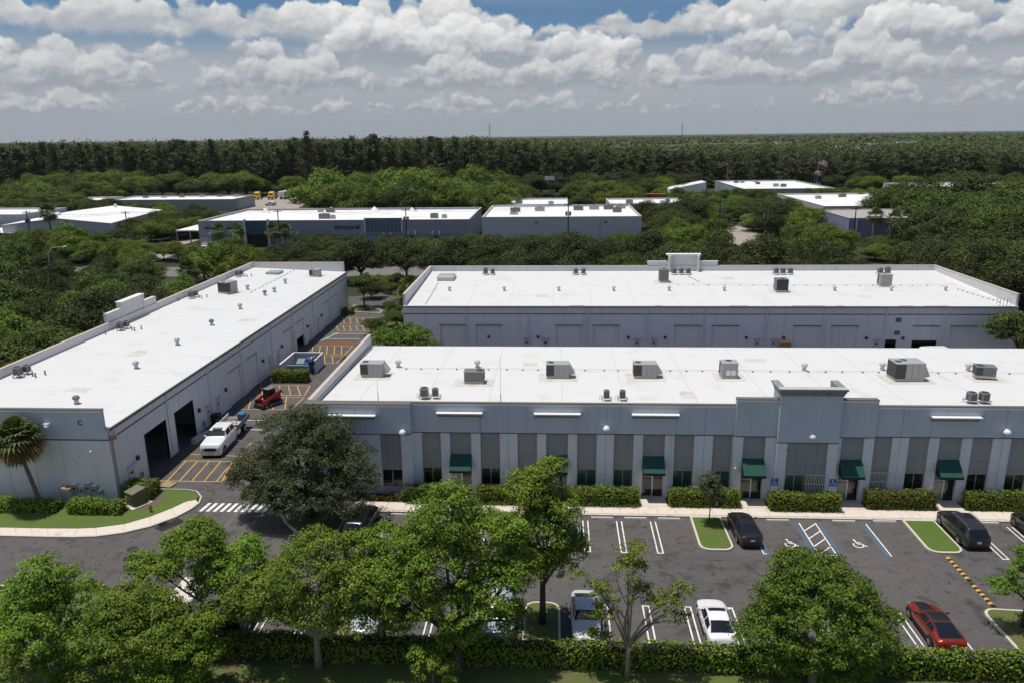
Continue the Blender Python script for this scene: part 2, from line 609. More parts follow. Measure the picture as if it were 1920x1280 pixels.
def ring_offset(pts, d):
    """offset a counter clockwise outline inwards by d"""
    n = len(pts)
    out = []
    for i in range(n):
        p0, p1, p2 = Vector(pts[i - 1]), Vector(pts[i]), Vector(pts[(i + 1) % n])
        a, b = (p1 - p0).normalized(), (p2 - p1).normalized()
        n1, n2 = Vector((-a.y, a.x)), Vector((-b.y, b.x))
        m = (n1 + n2)
        m = m.normalized() if m.length > 1e-4 else n1
        c = max(.35, m.dot(n1))
        q = p1 + m * (d / c)
        out.append((q.x, q.y))
    return out


def ccw(pts):
    n = len(pts)
    a = sum(pts[i][0] * pts[(i + 1) % n][1] - pts[(i + 1) % n][0] * pts[i][1] for i in range(n))
    return pts if a > 0 else pts[::-1]


struct('ground', MB().poly([(-9000, -60), (9000, -60), (9000, 12000), (-9000, 12000)], -.06), M['ground'])
# the asphalt: parking lot with its lane, the side drive, the alleys behind and between the buildings
struct('parking_lot', MB().poly([(-23.8, 38.9), (75, 38.9), (75, 60.5), (-23.8, 60.5)], -.004), M['asphalt'])
struct('road', MB().poly([(-140, 45.6), (-23.8, 45.6), (-23.8, 62), (-140, 62)], -.004), M['asphalt'])
struct('alley', MB().poly([(-38.4, 62), (-20, 62), (-20, 83), (75, 83), (75, 107), (-20, 107), (-20, 150), (-38.4, 150)], -.004), M['asphalt'])
struct('driveway', MB().poly([(-75, 139), (-38.4, 139), (-38.4, 146), (-75, 146)], -.008), M['asphalt'])
struct('street', MB().poly([(-420, 168), (420, 168), (420, 181), (-420, 181)], -.02), mk('street_asphalt', (.17, .155, .145), .9, .15, .4, fine=.2))
struct('side_street', MB().poly([(-106, 40), (-93, 40), (-93, 168), (-106, 168)], -.02), MATS['street_asphalt'])

# the raised lawn at the corner of the warehouse, with its pavement
OUT = [(-140, 52.3), (-44.3, 52.3), (-40.3, 52.28), (-38.2, 52.3), (-36.4, 52.48), (-34.5, 53.12), (-32.85, 54.2), (-31.5, 55.85), (-30.85, 57.4),
       (-30.7, 58.45), (-31.05, 59.6), (-31.9, 60.6), (-33.0, 60.95), (-38.05, 61.0)]
INN = [(-140, 53.55), (-45.2, 53.55), (-41.1, 53.53), (-38.6, 53.6), (-37.2, 53.77), (-35.2, 54.45), (-33.7, 55.75), (-32.6, 57.3), (-31.95, 58.55)]
lawn_poly = INN + [(-31.25, 58.9), (-31.35, 59.6), (-32.1, 60.35), (-33.1, 60.7), (-38.05, 60.75), (-38.05, 58.0), (-140, 58.0)]
struct('lawn', MB().prism(lawn_poly, -.05, .135), M['grass'], 'green lawn along the pavement at the warehouse corner', 'lawn')
# pavement slabs
pv = []
walk = [(o, i) for o, i in zip([(-140, 52.42), (-44.3, 52.42), (-40.3, 52.40), (-38.2, 52.43), (-36.45, 52.6), (-34.57, 53.23), (-32.95, 54.3), (-31.62, 55.92), (-31.0, 57.3), (-30.83, 58.4)],
                               [(-140, 53.54), (-45.2, 53.54), (-41.1, 53.52), (-38.6, 53.59), (-37.2, 53.76), (-35.2, 54.44), (-33.7, 55.74), (-32.6, 57.29), (-31.95, 58.54), (-31.25, 58.89)])]
_side = struct('sidewalk', MB().add([(o[0], o[1], .11) for o, i in walk] + [(i[0], i[1], .11) for o, i in walk], [(j, j + 1, len(walk) + j + 1, len(walk) + j) for j in range(len(walk) - 1)]), M['oldconc'])


def lerp2(a, b, t):
    return (a[0] + (b[0] - a[0]) * t, a[1] + (b[1] - a[1]) * t)


def slab_row(parent, pairs, step, z, m, gap=.012):
    """concrete slabs with open joints between two edges"""
    for (o0, i0), (o1, i1) in zip(pairs[:-1], pairs[1:]):
        ln = math.dist(lerp2(o0, i0, .5), lerp2(o1, i1, .5))
        n = max(1, round(ln / step))
        if ln > 80:
            o0, i0 = lerp2(o1, o0, 21 / ln), lerp2(i1, i0, 21 / ln)
            n = round(21 / step)
        for j in range(n):
            a, b = (j / n), ((j + 1) / n)
            g = gap / max(ln, .1)
            q = [lerp2(o0, o1, a + g), lerp2(o0, o1, b - g), lerp2(i0, i1, b - g), lerp2(i0, i1, a + g)]
            MB().prism(ccw(q), z - .05, z + rnd.uniform(0, .006)).build('slab', m, parent)


slab_row(_side, walk, 1.55, .138, M['conc'])


def kerb_run(name, pts, w=.15, z=.15, m=None, closed=False, parent=None):
    """kerb stone along a line, outer edge on the line (left hand side inwards)"""
    b = MB()
    n = len(pts)
    if closed:
        inn = ring_offset(pts, w)
    else:
        inn = []
        for i in range(n):
            p = Vector(pts[i])
            d = (Vector(pts[min(i + 1, n - 1)]) - Vector(pts[max(i - 1, 0)])).normalized()
            q = p + Vector((-d.y, d.x)) * w
            inn.append((q.x, q.y))
    rng = range(n if closed else n - 1)
    vs = [(x, y, -.02) for x, y in pts] + [(x, y, z - .02) for x, y in pts]
    o2 = [lerp2(a, c, .2) for a, c in zip(pts, inn)]
    vs += [(x, y, z) for x, y in o2] + [(x, y, z) for x, y in inn] + [(x, y, -.02) for x, y in inn]
    for i in rng:
        j = (i + 1) % n
        for r in range(4):
            b.f.append((r * n + i, r * n + j, (r + 1) * n + j, (r + 1) * n + i))
    b.v = vs
    o = b.build(name, m or M['kerb'], parent)
    return o if parent else tag(o, None, None, None, 'structure')


kerb_run('kerb', OUT[:], .12, .14)

# pavement in front of the office, with entry pads and planting beds behind
_fw = struct('sidewalk', MB().box(-23.4, 70, 57.5, 59.1, -.05, .08), M['oldconc'])
slab_row(_fw, [((-23.4, 57.65), (-23.4, 59.08)), ((45, 57.65), (45, 59.08))], 1.52, .125, M['conc'])
for i in range(0):
    pass
b = MB()
b.box(-17.0, 70, 57.38, 57.62, -.02, .12)
tag(b.build('kerb', M['kerb']), None, None, None, 'structure')
b = MB()
DOORC = [-8.12, .18, 8.4, 16.72, 24.78, 32.81, 41.0, 49.2]
_edges = [-17.0]
for c in DOORC:
    _edges += [c - 1.15, c + 1.15]
_edges.append(60)
_bed = MB()
for a, c in zip(_edges[0::2], _edges[1::2]):
    _bed.box(a, c, 59.12, 60.95, -.05, .10)
struct('planting_bed', _bed, M['mulch'])
_pads = struct('entry_pads', MB().box(-17, 60, 59.0, 61.0, -.05, .06), M['oldconc'])
for c in DOORC:
    MB().box(c - 1.1, c + 1.1, 59.11, 60.2, 0, .128).build('slab', M['conc'], _pads)
    MB().box(c - 1.1, c + 1.1, 60.21, 60.95, 0, .128).build('slab', M['conc'], _pads)

# islands
def island(pts, gm, name='kerb'):
    pts = ccw(pts)
    kk = kerb_run(name, pts, .16, .15, closed=True)
    g = MB().prism(ring_offset(pts, .15), -.03, .142).build('turf', gm, kk)
    return kk


island([(11.08, 57.36), (11.02, 53.0)] + arc(11.82, 52.95, .8, 180, 270, 5) + arc(12.82, 52.95, .8, 270, 360, 5) + [(13.6, 57.36)], M['grass'])
island([(28.05, 57.36), (27.98, 53.2)] + arc(28.78, 53.15, .8, 180, 270, 5) + arc(29.8, 53.15, .8, 270, 360, 5) + [(30.6, 57.36)], M['grass'])
island([(-2.0, 39.6), (-2.0, 44.2)] + arc(-1.2, 44.25, .8, 180, 90, 5) + arc(-.4, 44.25, .8, 90, 0, 5) + [(.42, 39.6)], M['grassdry'])
island([(28.0, 39.6), (27.95, 44.6)] + arc(28.75, 44.65, .8, 180, 90, 5) + [(30.5, 45.35), (31.4, 44.9), (31.9, 43.9), (31.9, 39.6)], M['grassdry'])
island([(-23.5, 60.4), (-23.4, 58.0), (-22.95, 56.6), (-22.1, 55.3), (-20.9, 53.95), (-19.9, 53.1), (-18.9, 52.45), (-18.1, 52.35), (-17.4, 52.8), (-17.2, 53.6), (-17.2, 57.45), (-23.2, 57.46), (-23.2, 59.15), (-17.2, 59.16), (-17.2, 60.4)][:11] + [(-17.2, 57.4), (-22.9, 57.4)], M['grassdry'])
island([(-37.6, 131.7), (-37.6, 137.6), (-33.3, 136.0), (-31.2, 132.7), (-31.2, 130.8), (-33.2, 131.2)], M['grassdry'])
# planting by the west end of the office and at the rear
struct('planting_strip', MB().prism([(-26.4, 84.2), (-14, 84.2), (-13, 99), (-22, 103.2), (-27.4, 99), (-27.0, 92)], -.03, .10), M['mulch'])
struct('planting_strip', MB().prism([(-26.0, 72), (-21.5, 72), (-21.5, 84.2), (-26.6, 84.2)], -.03, .10), M['mulch'])
struct('planting_strip', MB().prism([(-30, 118), (-22.1, 118), (-22.1, 138), (-29.5, 138)], -.03, .10), M['grassdry'])

# grass along the southern edge
struct('lawn', MB().poly([(-140, -20), (140, -20), (140, 38.7), (-140, 38.7)], -.002), M['grassdry'], 'shaded lawn in front of the long hedge', 'lawn')
struct('verge', MB().poly([(-140, 38.7), (-24.2, 38.7), (-24.2, 45.3), (-140, 45.3)], .002), M['grassdry'])
kerb_run('kerb', [(-140, 45.6), (-33.0, 45.6)][::-1], .18, .14)
tag(MB().box(-35.5, -31.8, 45.63, 45.95, .0, .152).build('kerb', M['yellow']), None, None, None, 'structure')

# ------------------------------------------------------------------ painted markings
def line(b, x0, y0, x1, y1, w=.10, z=.004):
    d = Vector((x1 - x0, y1 - y0))
    d.normalize()
    n = Vector((-d.y, d.x)) * w / 2
    b.add([(x0 + n.x, y0 + n.y, z), (x0 - n.x, y0 - n.y, z), (x1 - n.x, y1 - n.y, z), (x1 + n.x, y1 + n.y, z)], [(0, 1, 2, 3)])


def marks(name, b, m):
    return struct(name, b, m)


def double_stall(x, y0, y1, close):
    b = MB()
    for s in (-.20, .20):
        line(b, x + s, y0, x + s, y1)
    yc = y0 if close == 'low' else y1
    line(b, x - .25, yc, x + .25, yc, .10, .0045)
    marks('stall_marking', b, M['paint'])


for i in range(-6, 3):
    double_stall(2.50 + 2.74 * i, 51.75, 56.6, 'low')
for x in (33.15, 36.1, 38.85, 41.6, 44.3, 47.0):
    double_stall(x, 51.8, 56.7, 'low')
for x in (-24.6, -21.85, -19.1, -16.35, -13.6, -10.85, -8.1, -5.35, 3.35, 6.1, 8.86, 11.6, 14.4, 17.15, 19.8, 22.42, 25.2, 34.5, 37.2, 40.):
    double_stall(x, 40.0, 45.0, 'high')
# accessible stalls
for x in (15.98, 19.40, 21.35, 24.72):
    b = MB()
    line(b, x, 51.75, x, 56.85, .30, .004)
    marks('blue_marking', b, M['blue'])
b = MB()
for x in (15.68, 25.0):
    line(b, x, 51.9, x, 56.8)
line(b, 15.64, 51.95, 15.9, 51.95, .1, .0046)
marks('stall_marking', b, M['paint'])
b = MB()
for x in (19.72, 21.02):
    line(b, x, 51.85, x, 56.8, .1, .0045)
line(b, 19.67, 51.88, 21.07, 51.88, .1, .005)
for i in range(4):
    y = 52.0 + i * 1.18
    line(b, 19.78, y, 20.98, y + 1.15, .1, .0055)
marks('hatched_marking', b, M['paint'])


def wheelchair(cx, cy, s=1.0):
    b = MB()
    def P(x, y): return (cx + x * s, cy + y * s)
    pts = [P(.02, .02)]
    a = [(-.02 + .36 * math.cos(R(t)), -.18 + .36 * math.sin(R(t))) for t in range(140, 381, 20)]
    for p, q in zip(a[:-1], a[1:]):
        line(b, *P(*p), *P(*q), .10 * s)
    for p, q in (((-.06, .42), (-.02, -.02)), ((-.02, -.02), (.30, -.02)), ((.30, 0), (.44, -.38)), ((.42, -.36), (.58, -.32)), ((-.04, .22), (.26, .20))):
        line(b, *P(*p), *P(*q), .12 * s, .0046)
    n = 10
    b.add([(cx - .09 * s + .10 * s * math.cos(2 * math.pi * i / n), cy + .55 * s + .10 * s * math.sin(2 * math.pi * i / n), .0048) for i in range(n)], [tuple(range(n))])
    marks('wheelchair_symbol', b, M['paint'])


wheelchair(18.05, 53.55, 1.0)
wheelchair(23.2, 53.65, 1.0)
# pedestrian crossing and the drainage strip across it
for i in range(11):
    x = -30.05 + .602 * i
    MB().add([(x - .17, 57.05, .0075), (x + .17, 57.05, .0075), (x + .30, 58.62, .0075), (x - .04, 58.62, .0075)], [(0, 1, 2, 3)])
    b = MB()
    b.add([(x - .15, 57.08, .0085), (x + .15, 57.08, .0085), (x + .32, 58.6, .0085), (x + .02, 58.6, .0085)], [(0, 1, 2, 3)])
    marks('crossing_bar', b, M['paint'])
struct('drain_strip', MB().poly([(-27.0, 50.2), (-26.55, 50.2), (-26.55, 86), (-27.0, 86)], .0035), mk('drain_concrete', (.13, .115, .105), .9, .2, 1, fine=.2))
struct('storm_drain', MB().add([(-32.55, 54.15, .004), (-31.6, 53.6, .004), (-30.5, 55.3, .004), (-31.35, 55.85, .004)], [(0, 1, 2, 3)]), mk('damp_asphalt', (.022, .019, .018), .9, .2, 2))
MBg = MB()
for i in range(9):
    t = i / 8
    MBg.box(0, .7, 0 + .075 * i, .04 + .075 * i, .004, .012)
g = MBg.build('drain_grate', M['black'])
g.location = (-32.0, 54.3, .004)
g.rotation_euler = (0, 0, R(58))
tag(g, None, None, None, 'structure')
b = MB()
b.disc((-32.6, 50.9, .004), (0, 0, 1), .42, 18)
struct('manhole_cover', b, mk('iron_cover', (.035, .032, .03), .8, .2, 5))

# no-parking hatching in the alley, orange yellow
def hatch(x0, x1, y0, y1, nb, slope, end):
    b = MB()
    line(b, x0, y0, x1, y0, .13)
    line(b, x0, y1, x1 + end, y1, .13)
    line(b, x1, y0, x1 + end, y1, .13, .0045)
    for i in range(nb):
        x = x0 + .5 + (x1 - x0 - .2) * (i + .3) / nb
        line(b, x, y0, x + slope, y1, .13, .005)
    marks('hatched_marking', b, M['yellow'])


hatch(-36.7, -30.65, 62.8, 67.3, 5, -.35, -.9)
b = MB()
line(b, -30.7, 62.8, -30.4, 65.8, .13)
line(b, -30.4, 65.8, -31.55, 67.3, .13)
line(b, -36.6, 68.9, -30.4, 68.5, .13)
line(b, -31.5, 68.5, -31.5, 72.0, .13)
marks('hatched_marking', b, M['yellow'])
hatch(-36.7, -30.7, 81.9, 86.2, 4, -1.3, .2)
hatch(-36.8, -30.7, 86.9, 90.6, 5, -1.6, -.5)
hatch(-36.4, -30.55, 100.5, 104.2, 5, -1.2, 0)
hatch(-36.3, -30.6, 104.9, 109.5, 5, -1.2, 0)
hatch(-36.2, -30.6, 118.6, 122.0, 5, -1.2, 1.0)
hatch(-36.5, -30.6, 123.4, 127.6, 5, -1.3, 1.0)
b = MB()
for y in (75.6, 78.4, 113.6, 116.9):
    line(b, -36.0, y, -30.6, y, .14)
line(b, -36.4, 112.5, -35.0, 117.3, .14, .0045)
marks('stall_marking', b, M['paint'])
struct('orange_stain', MB().poly([(-36.3, 109.6), (-30.6, 109.8), (-30.6, 112.4), (-35.6, 112.2)], .002), mk('orange_asphalt', (.16, .075, .035), .9, .3, .6, fine=.3))
for i, x in enumerate((17.15 + 1.0, 22.4 + .95, 26.64)):
    pass

# wheel stops: low painted concrete bars, one per stall
def wheel_stop_mesh():
    b = MB()
    prof = [(-.09, 0), (.09, 0), (.055, .13), (-.055, .13)]
    b.xprism(prof, -.9, .9)
    return b


ws0 = wheel_stop_mesh().build('wheel_stop', M['stop'], bevel=.015)
_ws = [(1.12, 57.05, 'hidden under the nose of the silver car by the hedge'), (3.9, 57.03, 'in the first free stall right of the silver car'), (6.62, 57.05, 'in the middle one of three free stalls by the small island'),
       (9.36, 57.05, 'in the free stall beside the island with the small tree'), (18.1, 57.08, 'in the accessible stall beside the dark sedan'), (23.36, 57.12, 'in the second accessible stall past the hatched aisle'),
       (26.62, 57.18, 'in the free stall beside the bare grass island'), (34.65, 57.2, 'in the free stall right of the dark grey SUV'), (-12.75, 57.03, 'in the stall next to the black SUV under the oak'),
       (-10.0, 57.03, 'behind the tall foreground tree, second from the black SUV'), (-7.3, 57.03, 'behind the tall foreground tree, third from the black SUV')]
for i, (x, y, t) in enumerate(_ws):
    o = ws0 if i == 0 else ws0.copy()
    if i:
        COL.objects.link(o)
    o.location = (x, y, 0)
    o.rotation_euler = (0, 0, R(rnd.uniform(-.8, .8)))
    tag(o, 'pale concrete wheel stop ' + t, 'wheel stop', 'wheel stops of the parking stalls')

# ================================================================== buildings
def wall_x(b, a0, a1, y0, y1, z0, z1, holes=()):
    """wall running along x with openings (x0,x1,z0,z1)"""
    xs = sorted(holes)
    x = a0
    for h in xs:
        if h[0] > x:
            b.box(x, h[0], y0, y1, z0, z1)
        if h[2] > z0:
            b.box(h[0], h[1], y0, y1, z0, h[2])
        if h[3] < z1:
            b.box(h[0], h[1], y0, y1, h[3], z1)
        x = h[1]
    if x < a1:
        b.box(x, a1, y0, y1, z0, z1)


def wall_y(b, a0, a1, x0, x1, z0, z1, holes=()):
    ys = sorted(holes)
    y = a0
    for h in ys:
        if h[0] > y:
            b.box(x0, x1, y, h[0], z0, z1)
        if h[2] > z0:
            b.box(x0, x1, h[0], h[1], z0, h[2])
        if h[3] < z1:
            b.box(x0, x1, h[0], h[1], h[3], z1)
        y = h[1]
    if y < a1:
        b.box(x0, x1, y, a1, z0, z1)


def roll_slats(b, x0, x1, y, z0, z1, axis='x', step=.24, side=1):
    """ribbed roll-up curtain: flat slats with recessed joints"""
    z = z0
    while z < z1 - .02:
        zt = min(z + step - .025, z1)
        if axis == 'x':
            b.box(x0, x1, y, y + .05 * side, z, zt)
        else:
            b.box(y, y + .05 * side, x0, x1, z, zt)
        z += step
    if axis == 'x':
        b.box(x0, x1, y + .03 * side, y + .07 * side, z0, z1)
    else:
        b.box(y + .03 * side, y + .07 * side, x0, x1, z0, z1)


# ------------------------------------------------------------------ the office with the parking lot
OFF = thing('office_building', 'long grey-blue office building with green awnings facing the parking lot', 'building', (20, 72, 0))
OO = (20, 72, 0)
Y0 = 60.73
YB = 83.3
XW, XE = -21.4, 60.0


def ob():
    return MB(OO)


# rear, side and core walls
b = ob()
wall_y(b, Y0 + .2, YB, XW, XW + .25, 0, 8.58)
wall_y(b, Y0 + .2, YB, XE - .25, XE, 0, 8.58)
b.box(XW, XE, YB - .25, YB - .002, 0, 7.2)
b.build('side_wall', M['wall'], OFF)
# inner faces of the side parapets
each_box('parapet_lining', M['parin'], OFF, OO, [(XW + .252, XW + .30, Y0 + .5, YB, 7.0, 8.57), (XE - .30, XE - .252, Y0 + .5, YB, 7.0, 8.57)])
each_box('coping', mk('pale_coping', (.55, .45, .40), .7, .15, 2), OFF, OO, [(XW - .03, XW + .33, Y0 + .5, YB + .02, 8.58, 8.65), (XE - .33, XE + .03, Y0 + .5, YB + .02, 8.58, 8.65)])
# base flashing strip
b = ob()
b.hexa([(XW + .302, Y0 + .6, 7.8), (XW + .36, Y0 + .6, 7.8), (XW + .36, YB, 7.3), (XW + .302, YB, 7.3)],
       [(XW + .302, Y0 + .6, 8.12), (XW + .36, Y0 + .6, 8.10), (XW + .36, YB, 7.62), (XW + .302, YB, 7.64)])
b.build('flashing', mk('grey_flashing', (.36, .36, .38), .6, .1), OFF)
# roof deck, falling to the rear
b = ob()
b.hexa([(XW + .3, Y0 + .3, 7.6), (XE - .3, Y0 + .3, 7.6), (XE - .3, YB + .12, 7.1), (XW + .3, YB + .12, 7.1)],
       [(XW + .3, Y0 + .3, 7.78), (XE - .3, Y0 + .3, 7.78), (XE - .3, YB + .12, 7.26), (XW + .3, YB + .12, 7.26)])
b.build('roof', M['roof'], OFF)


def roof_z(y):
    return 7.78 + (7.26 - 7.78) * (y - Y0 - .3) / (YB + .12 - Y0 - .3)


# seams of the roof membrane: raised laps
for i, x in enumerate(np.arange(-18, 58, 6.1)):
    b = ob()
    x += rnd.uniform(-.4, .4)
    b.hexa([(x, Y0 + 1, roof_z(Y0 + 1)), (x + .09, Y0 + 1, roof_z(Y0 + 1)), (x + .09, YB, roof_z(YB)), (x, YB, roof_z(YB))],
           [(x, Y0 + 1, roof_z(Y0 + 1) + .006), (x + .09, Y0 + 1, roof_z(Y0 + 1) + .006), (x + .09, YB, roof_z(YB) + .006), (x, YB, roof_z(YB) + .006)])
    b.build('membrane_seam', M['seam'], OFF)
b = ob()
b.box(XW + .3, XE - .3, YB + .122, YB + .2, 7.02, 7.235)
b.build('gutter', M['gutter'], OFF)

# facade: sections (x0, x1, top, forward)
SECT = [(XW, -12.3, 8.58, .55), (-12.3, 15.06, 8.58, 0.), (15.06, 18.5, 9.18, .22), (18.5, 23.47, 10.15, .62), (23.47, 26.52, 9.18, .22), (26.52, XE, 8.58, 0.)]
BANDZ = 5.98
cap = ob()
rim = ob()
inn = ob()
for x0, x1, top, fw in SECT:
    yf = Y0 - fw
    if top < 10:
        b = ob()
        b.box(x0 + .001, x1 - .001, yf - .05, Y0 + .22, BANDZ, top)
        b.build('wall_band', M['wallup'], OFF)
        b = ob()
        b.box(x0 + .002, x1 - .002, yf - .02, Y0 + .21, BANDZ - .10, BANDZ - .001)
        b.build('reveal', M['reveal'], OFF)
        ob().box(x0 - .02, x1 + .02, yf - .08, Y0 + .30, top, top + .07).build('coping', M['coping'], OFF)
        ob().box(x0 + .0, x1 - .0, yf - .085, yf - .052, top - .16, top - .002).build('fascia', M['white'], OFF)
    ob().box(x0 + .003, x1 - .003, Y0 + .222, Y0 + .28, 7.6, top - .003).build('parapet_lining', M['parin'], OFF)
# tower front
TX0, TX1, TY = 18.5, 23.47, Y0 - .62
each_box('tower_wall', M['wallup'], OFF, OO, [(TX0, TX1, TY - .05, TY + .35, 5.62, 10.15), (TX0, TX0 + .3, TY + .352, Y0 + 1.5, 7.6, 10.15), (TX1 - .3, TX1, TY + .352, Y0 + 1.5, 7.6, 10.15), (TX0 + .001, TX0 + .3, TY + .352, Y0 + .22, 5.62, 7.599), (TX1 - .3, TX1 - .001, TY + .352, Y0 + .22, 5.62, 7.599)])
b = ob()
b.box(TX0 + .002, TX1 - .002, TY - .02, TY + .3, 5.52, 5.619)
b.build('reveal', M['reveal'], OFF)
# cornice of the tower, stepped, with returns
cor = mk('cornice_stain', (.24, .25, .245), .85, .25, 1.2, streak=.6)
b = ob()
for i, (dz0, dz1, pr) in enumerate(((9.72, 9.95, .07), (9.951, 10.15, .16), (10.151, 10.32, .27))):
    b.box(TX0 - pr, TX1 + pr, TY - .05 - pr, TY + .40 - i * .003, dz0, dz1)
    b.box(TX0 - pr, TX0 + .34 - i * .003, TY + .402, Y0 + 1.5 + pr * .5, dz0, dz1)
    b.box(TX1 - .34 + i * .003, TX1 + pr, TY + .402, Y0 + 1.5 + pr * .5, dz0, dz1)
b.build('cornice', cor, OFF)
b = ob()
b.box(TX0 - .22, TX1 + .22, TY - .28, TY + .36, 10.322, 10.35)
b.build('cornice_cap', mk('cornice_top', (.46, .46, .44), .8, .2, 1.5, streak=.3), OFF)

# lower wall: pale pilasters between olive recesses
bays = []
for c in DOORC:
    bays.append((c - .92, c + .92, 'door', c))
    if c < 15 or c > 26:
        bays.append((c - 3.38, c - 1.72, 'win', c - 2.55))
        bays.append((c + 1.72, c + 3.38, 'win', c + 2.55))
    elif c < 20:
        bays.append((c - 3.38, c - 1.76, 'win', c - 2.6))
    else:
        bays.append((c + 1.80, c + 3.30, 'bars', c + 2.55))
bays.append((19.33, 22.66, 'tower', 21.0))
bays.append((-15.0, -13.2, 'win', -14.1))
bays.append((-19.4, -17.6, 'win', -18.5))
bays.sort()


def fwd(x):
    for x0, x1, t, f in SECT:
        if x0 <= x < x1:
            return f
    return 0.


xprev = XW
for x0, x1, kind, c in bays + [(XE, XE + 1, None, 0)]:
    # solid piece between the last recess and this one, cut where sections change
    cuts = [xprev] + [s[0] for s in SECT if xprev < s[0] < x0] + [min(x0, XE)]
    for a, e in zip(cuts[:-1], cuts[1:]):
        if e - a < .05:
            continue
        f = fwd(a + .01)
        b = ob()
        top = BANDZ - .101 if f != .62 else 5.519
        b.box(a + .001, e - .001, Y0 - f, Y0 + .22, 0, top)
        b.build('pilaster', M['pil'], OFF)
    xprev = x1
    if kind is None:
        break
    f = fwd(c)
    yr = Y0 - f + .14                      # face of the recess
    top = BANDZ - .101 if f != .62 else 5.519
    zw = 2.62 if kind != 'door' else 2.45
    lo = {'win': 1.02, 'bars': 1.02, 'tower': 1.0, 'door': .10}[kind]
    if kind == 'tower':
        n, r = 4, 4
        for i in range(n):
            for j in range(r):
                pw, ph = (x1 - x0) / n, (top - zw) / r
                bb = ob()
                bb.box(x0 + i * pw + .012, x0 + (i + 1) * pw - .012, yr + rnd.uniform(0, .004), yr + .12, zw + j * ph + .012, zw + (j + 1) * ph - .012)
                bb.build('panel', M['recess'], OFF)
        bb = ob()
        bb.box(x0, x1, yr + .02, yr + .2, zw, top)
        bb.box(x0, x1, yr, Y0 + .2, 0, lo)
        bb.build('panel_backing', M['reveal'], OFF)
        halves = [(x0 + .05, (x0 + x1) / 2 - .05, 'glassg'), ((x0 + x1) / 2 + .05, x1 - .05, 'bars')]
    else:
        zs = [zw, zw + 1.18, top]
        for za, zb in zip(zs[:-1], zs[1:]):
            bb = ob()
            bb.box(x0, x1, yr, Y0 + .2, za + .006, zb - .006)
            bb.build('panel', M['recess'], OFF)
        if lo > .3:
            bb = ob()
            bb.box(x0, x1, yr - .02, Y0 + .2, 0, lo)
            bb.build('sill_wall', M['wall'], OFF)
        halves = [(x0, x1, kind)]
    for hx0, hx1, hk in halves:
        if hk in ('win', 'bars', 'glassg'):
            w = ob()
            t = .05
            w.box(hx0, hx1, yr + .04, yr + .12, lo + .001, lo + t)
            w.box(hx0, hx1, yr + .04, yr + .12, zw - t, zw - .001)
            for xx in (hx0, (hx0 + hx1) / 2 - t / 2, hx1 - t):
                w.box(xx, xx + t, yr + .041, yr + .119, lo + t, zw - t)
            win = w.build('window', M['alu'], OFF)
            gl = 'glassg' if (hk == 'glassg' or c in (8.4 - 2.55, 8.4 + 2.55, .18 + 2.55) or 9 < c < 15) else 'glass'
            for s0, s1 in ((hx0 + t, (hx0 + hx1) / 2 - t / 2), ((hx0 + hx1) / 2 + t / 2, hx1 - t)):
                p = ob()
                p.box(s0, s1, yr + .075, yr + .085, lo + t, zw - t)
                p.build('pane', M[gl], win)
            r = ob()
            r.box(hx0 - .05, hx1 + .05, yr - .06, yr + .039, lo - .06, lo)
            r.build('window_sill', M['wall'], win)
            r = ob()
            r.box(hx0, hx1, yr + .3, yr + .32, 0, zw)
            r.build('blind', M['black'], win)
            if hk == 'bars':
                r = ob()
                nb = 12
                for q in range(nb):
                    xx = hx0 + (hx1 - hx0) * (q + .5) / nb
                    r.box(xx - .02, xx + .02, yr - .10, yr - .06, lo - .1, zw + .05)
                for zz in (lo - .12, (lo + zw) / 2, zw + .03):
                    r.box(hx0 - .08, hx1 + .08, yr - .125, yr - .101, zz, zz + .05)
                r.build('window_bars', M['white'], win)
        elif hk == 'door':
            w = ob()
            t = .055
            xm = (hx0 + hx1) / 2
            for xx in (hx0, xm - t, xm + .002, hx1 - t):
                w.box(xx, xx + t, yr + .04, yr + .13, .13, zw - t)
            w.box(hx0, hx1, yr + .042, yr + .128, zw - t, zw - .001)
            w.box(hx0, xm, yr + .042, yr + .128, .13, .19)
            w.box(hx0 + t, xm - t, yr + .043, yr + .127, 1.95, 2.0)
            dr = w.build('door', M['alu'], OFF)
            p = ob()
            p.box(hx0 + t, xm - t, yr + .08, yr + .09, .19, zw - t)
            p.build('pane', M['glassp'] if c in (-8.12, 24.78, 32.81) else M['glass'], dr)
            p = ob()
            p.box(xm + t, hx1 - t, yr + .08, yr + .09, .14, zw - t)
            p.build('pane', M['glass'], dr)
            p = ob()
            p.tube([(xm + .12, yr - .02, .9), (xm + .12, yr - .02, 1.4)], .015, 6)
            p.build('handle', M['alu'], dr)
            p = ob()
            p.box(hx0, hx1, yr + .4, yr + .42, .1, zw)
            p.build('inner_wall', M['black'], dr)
# proud bay panels under the white ledges, and the ledges
for c in DOORC:
    if 15 < c < 26:
        continue
    b = ob()
    b.box(c - 1.72, c + 1.72, Y0 - .13, Y0 - .051, BANDZ + .02, 7.5)
    b.build('bay_panel', M['wallup'], OFF)
    b = ob()
    b.xprism([(Y0 - .052, 7.42), (Y0 - .16, 7.42), (Y0 - .22, 7.56), (Y0 - .42, 7.70), (Y0 - .50, 7.76), (Y0 - .052, 7.76)], c - 1.9, c + 1.9)
    b.build('ledge_moulding', mk('ledge_shade_grey', (.20, .205, .21), .8, .1), OFF)  # shade under the ledge is put into this dark grey
    b = ob()
    b.box(c - 1.97, c + 1.97, Y0 - .56, Y0 - .053, 7.762, 7.86)
    b.build('ledge', M['white'], OFF)
b = ob()
b.xprism([(Y0 - .602, 7.32), (Y0 - .71, 7.32), (Y0 - .77, 7.46), (Y0 - .97, 7.60), (Y0 - 1.05, 7.66), (Y0 - .602, 7.66)], -19.2, -15.3)
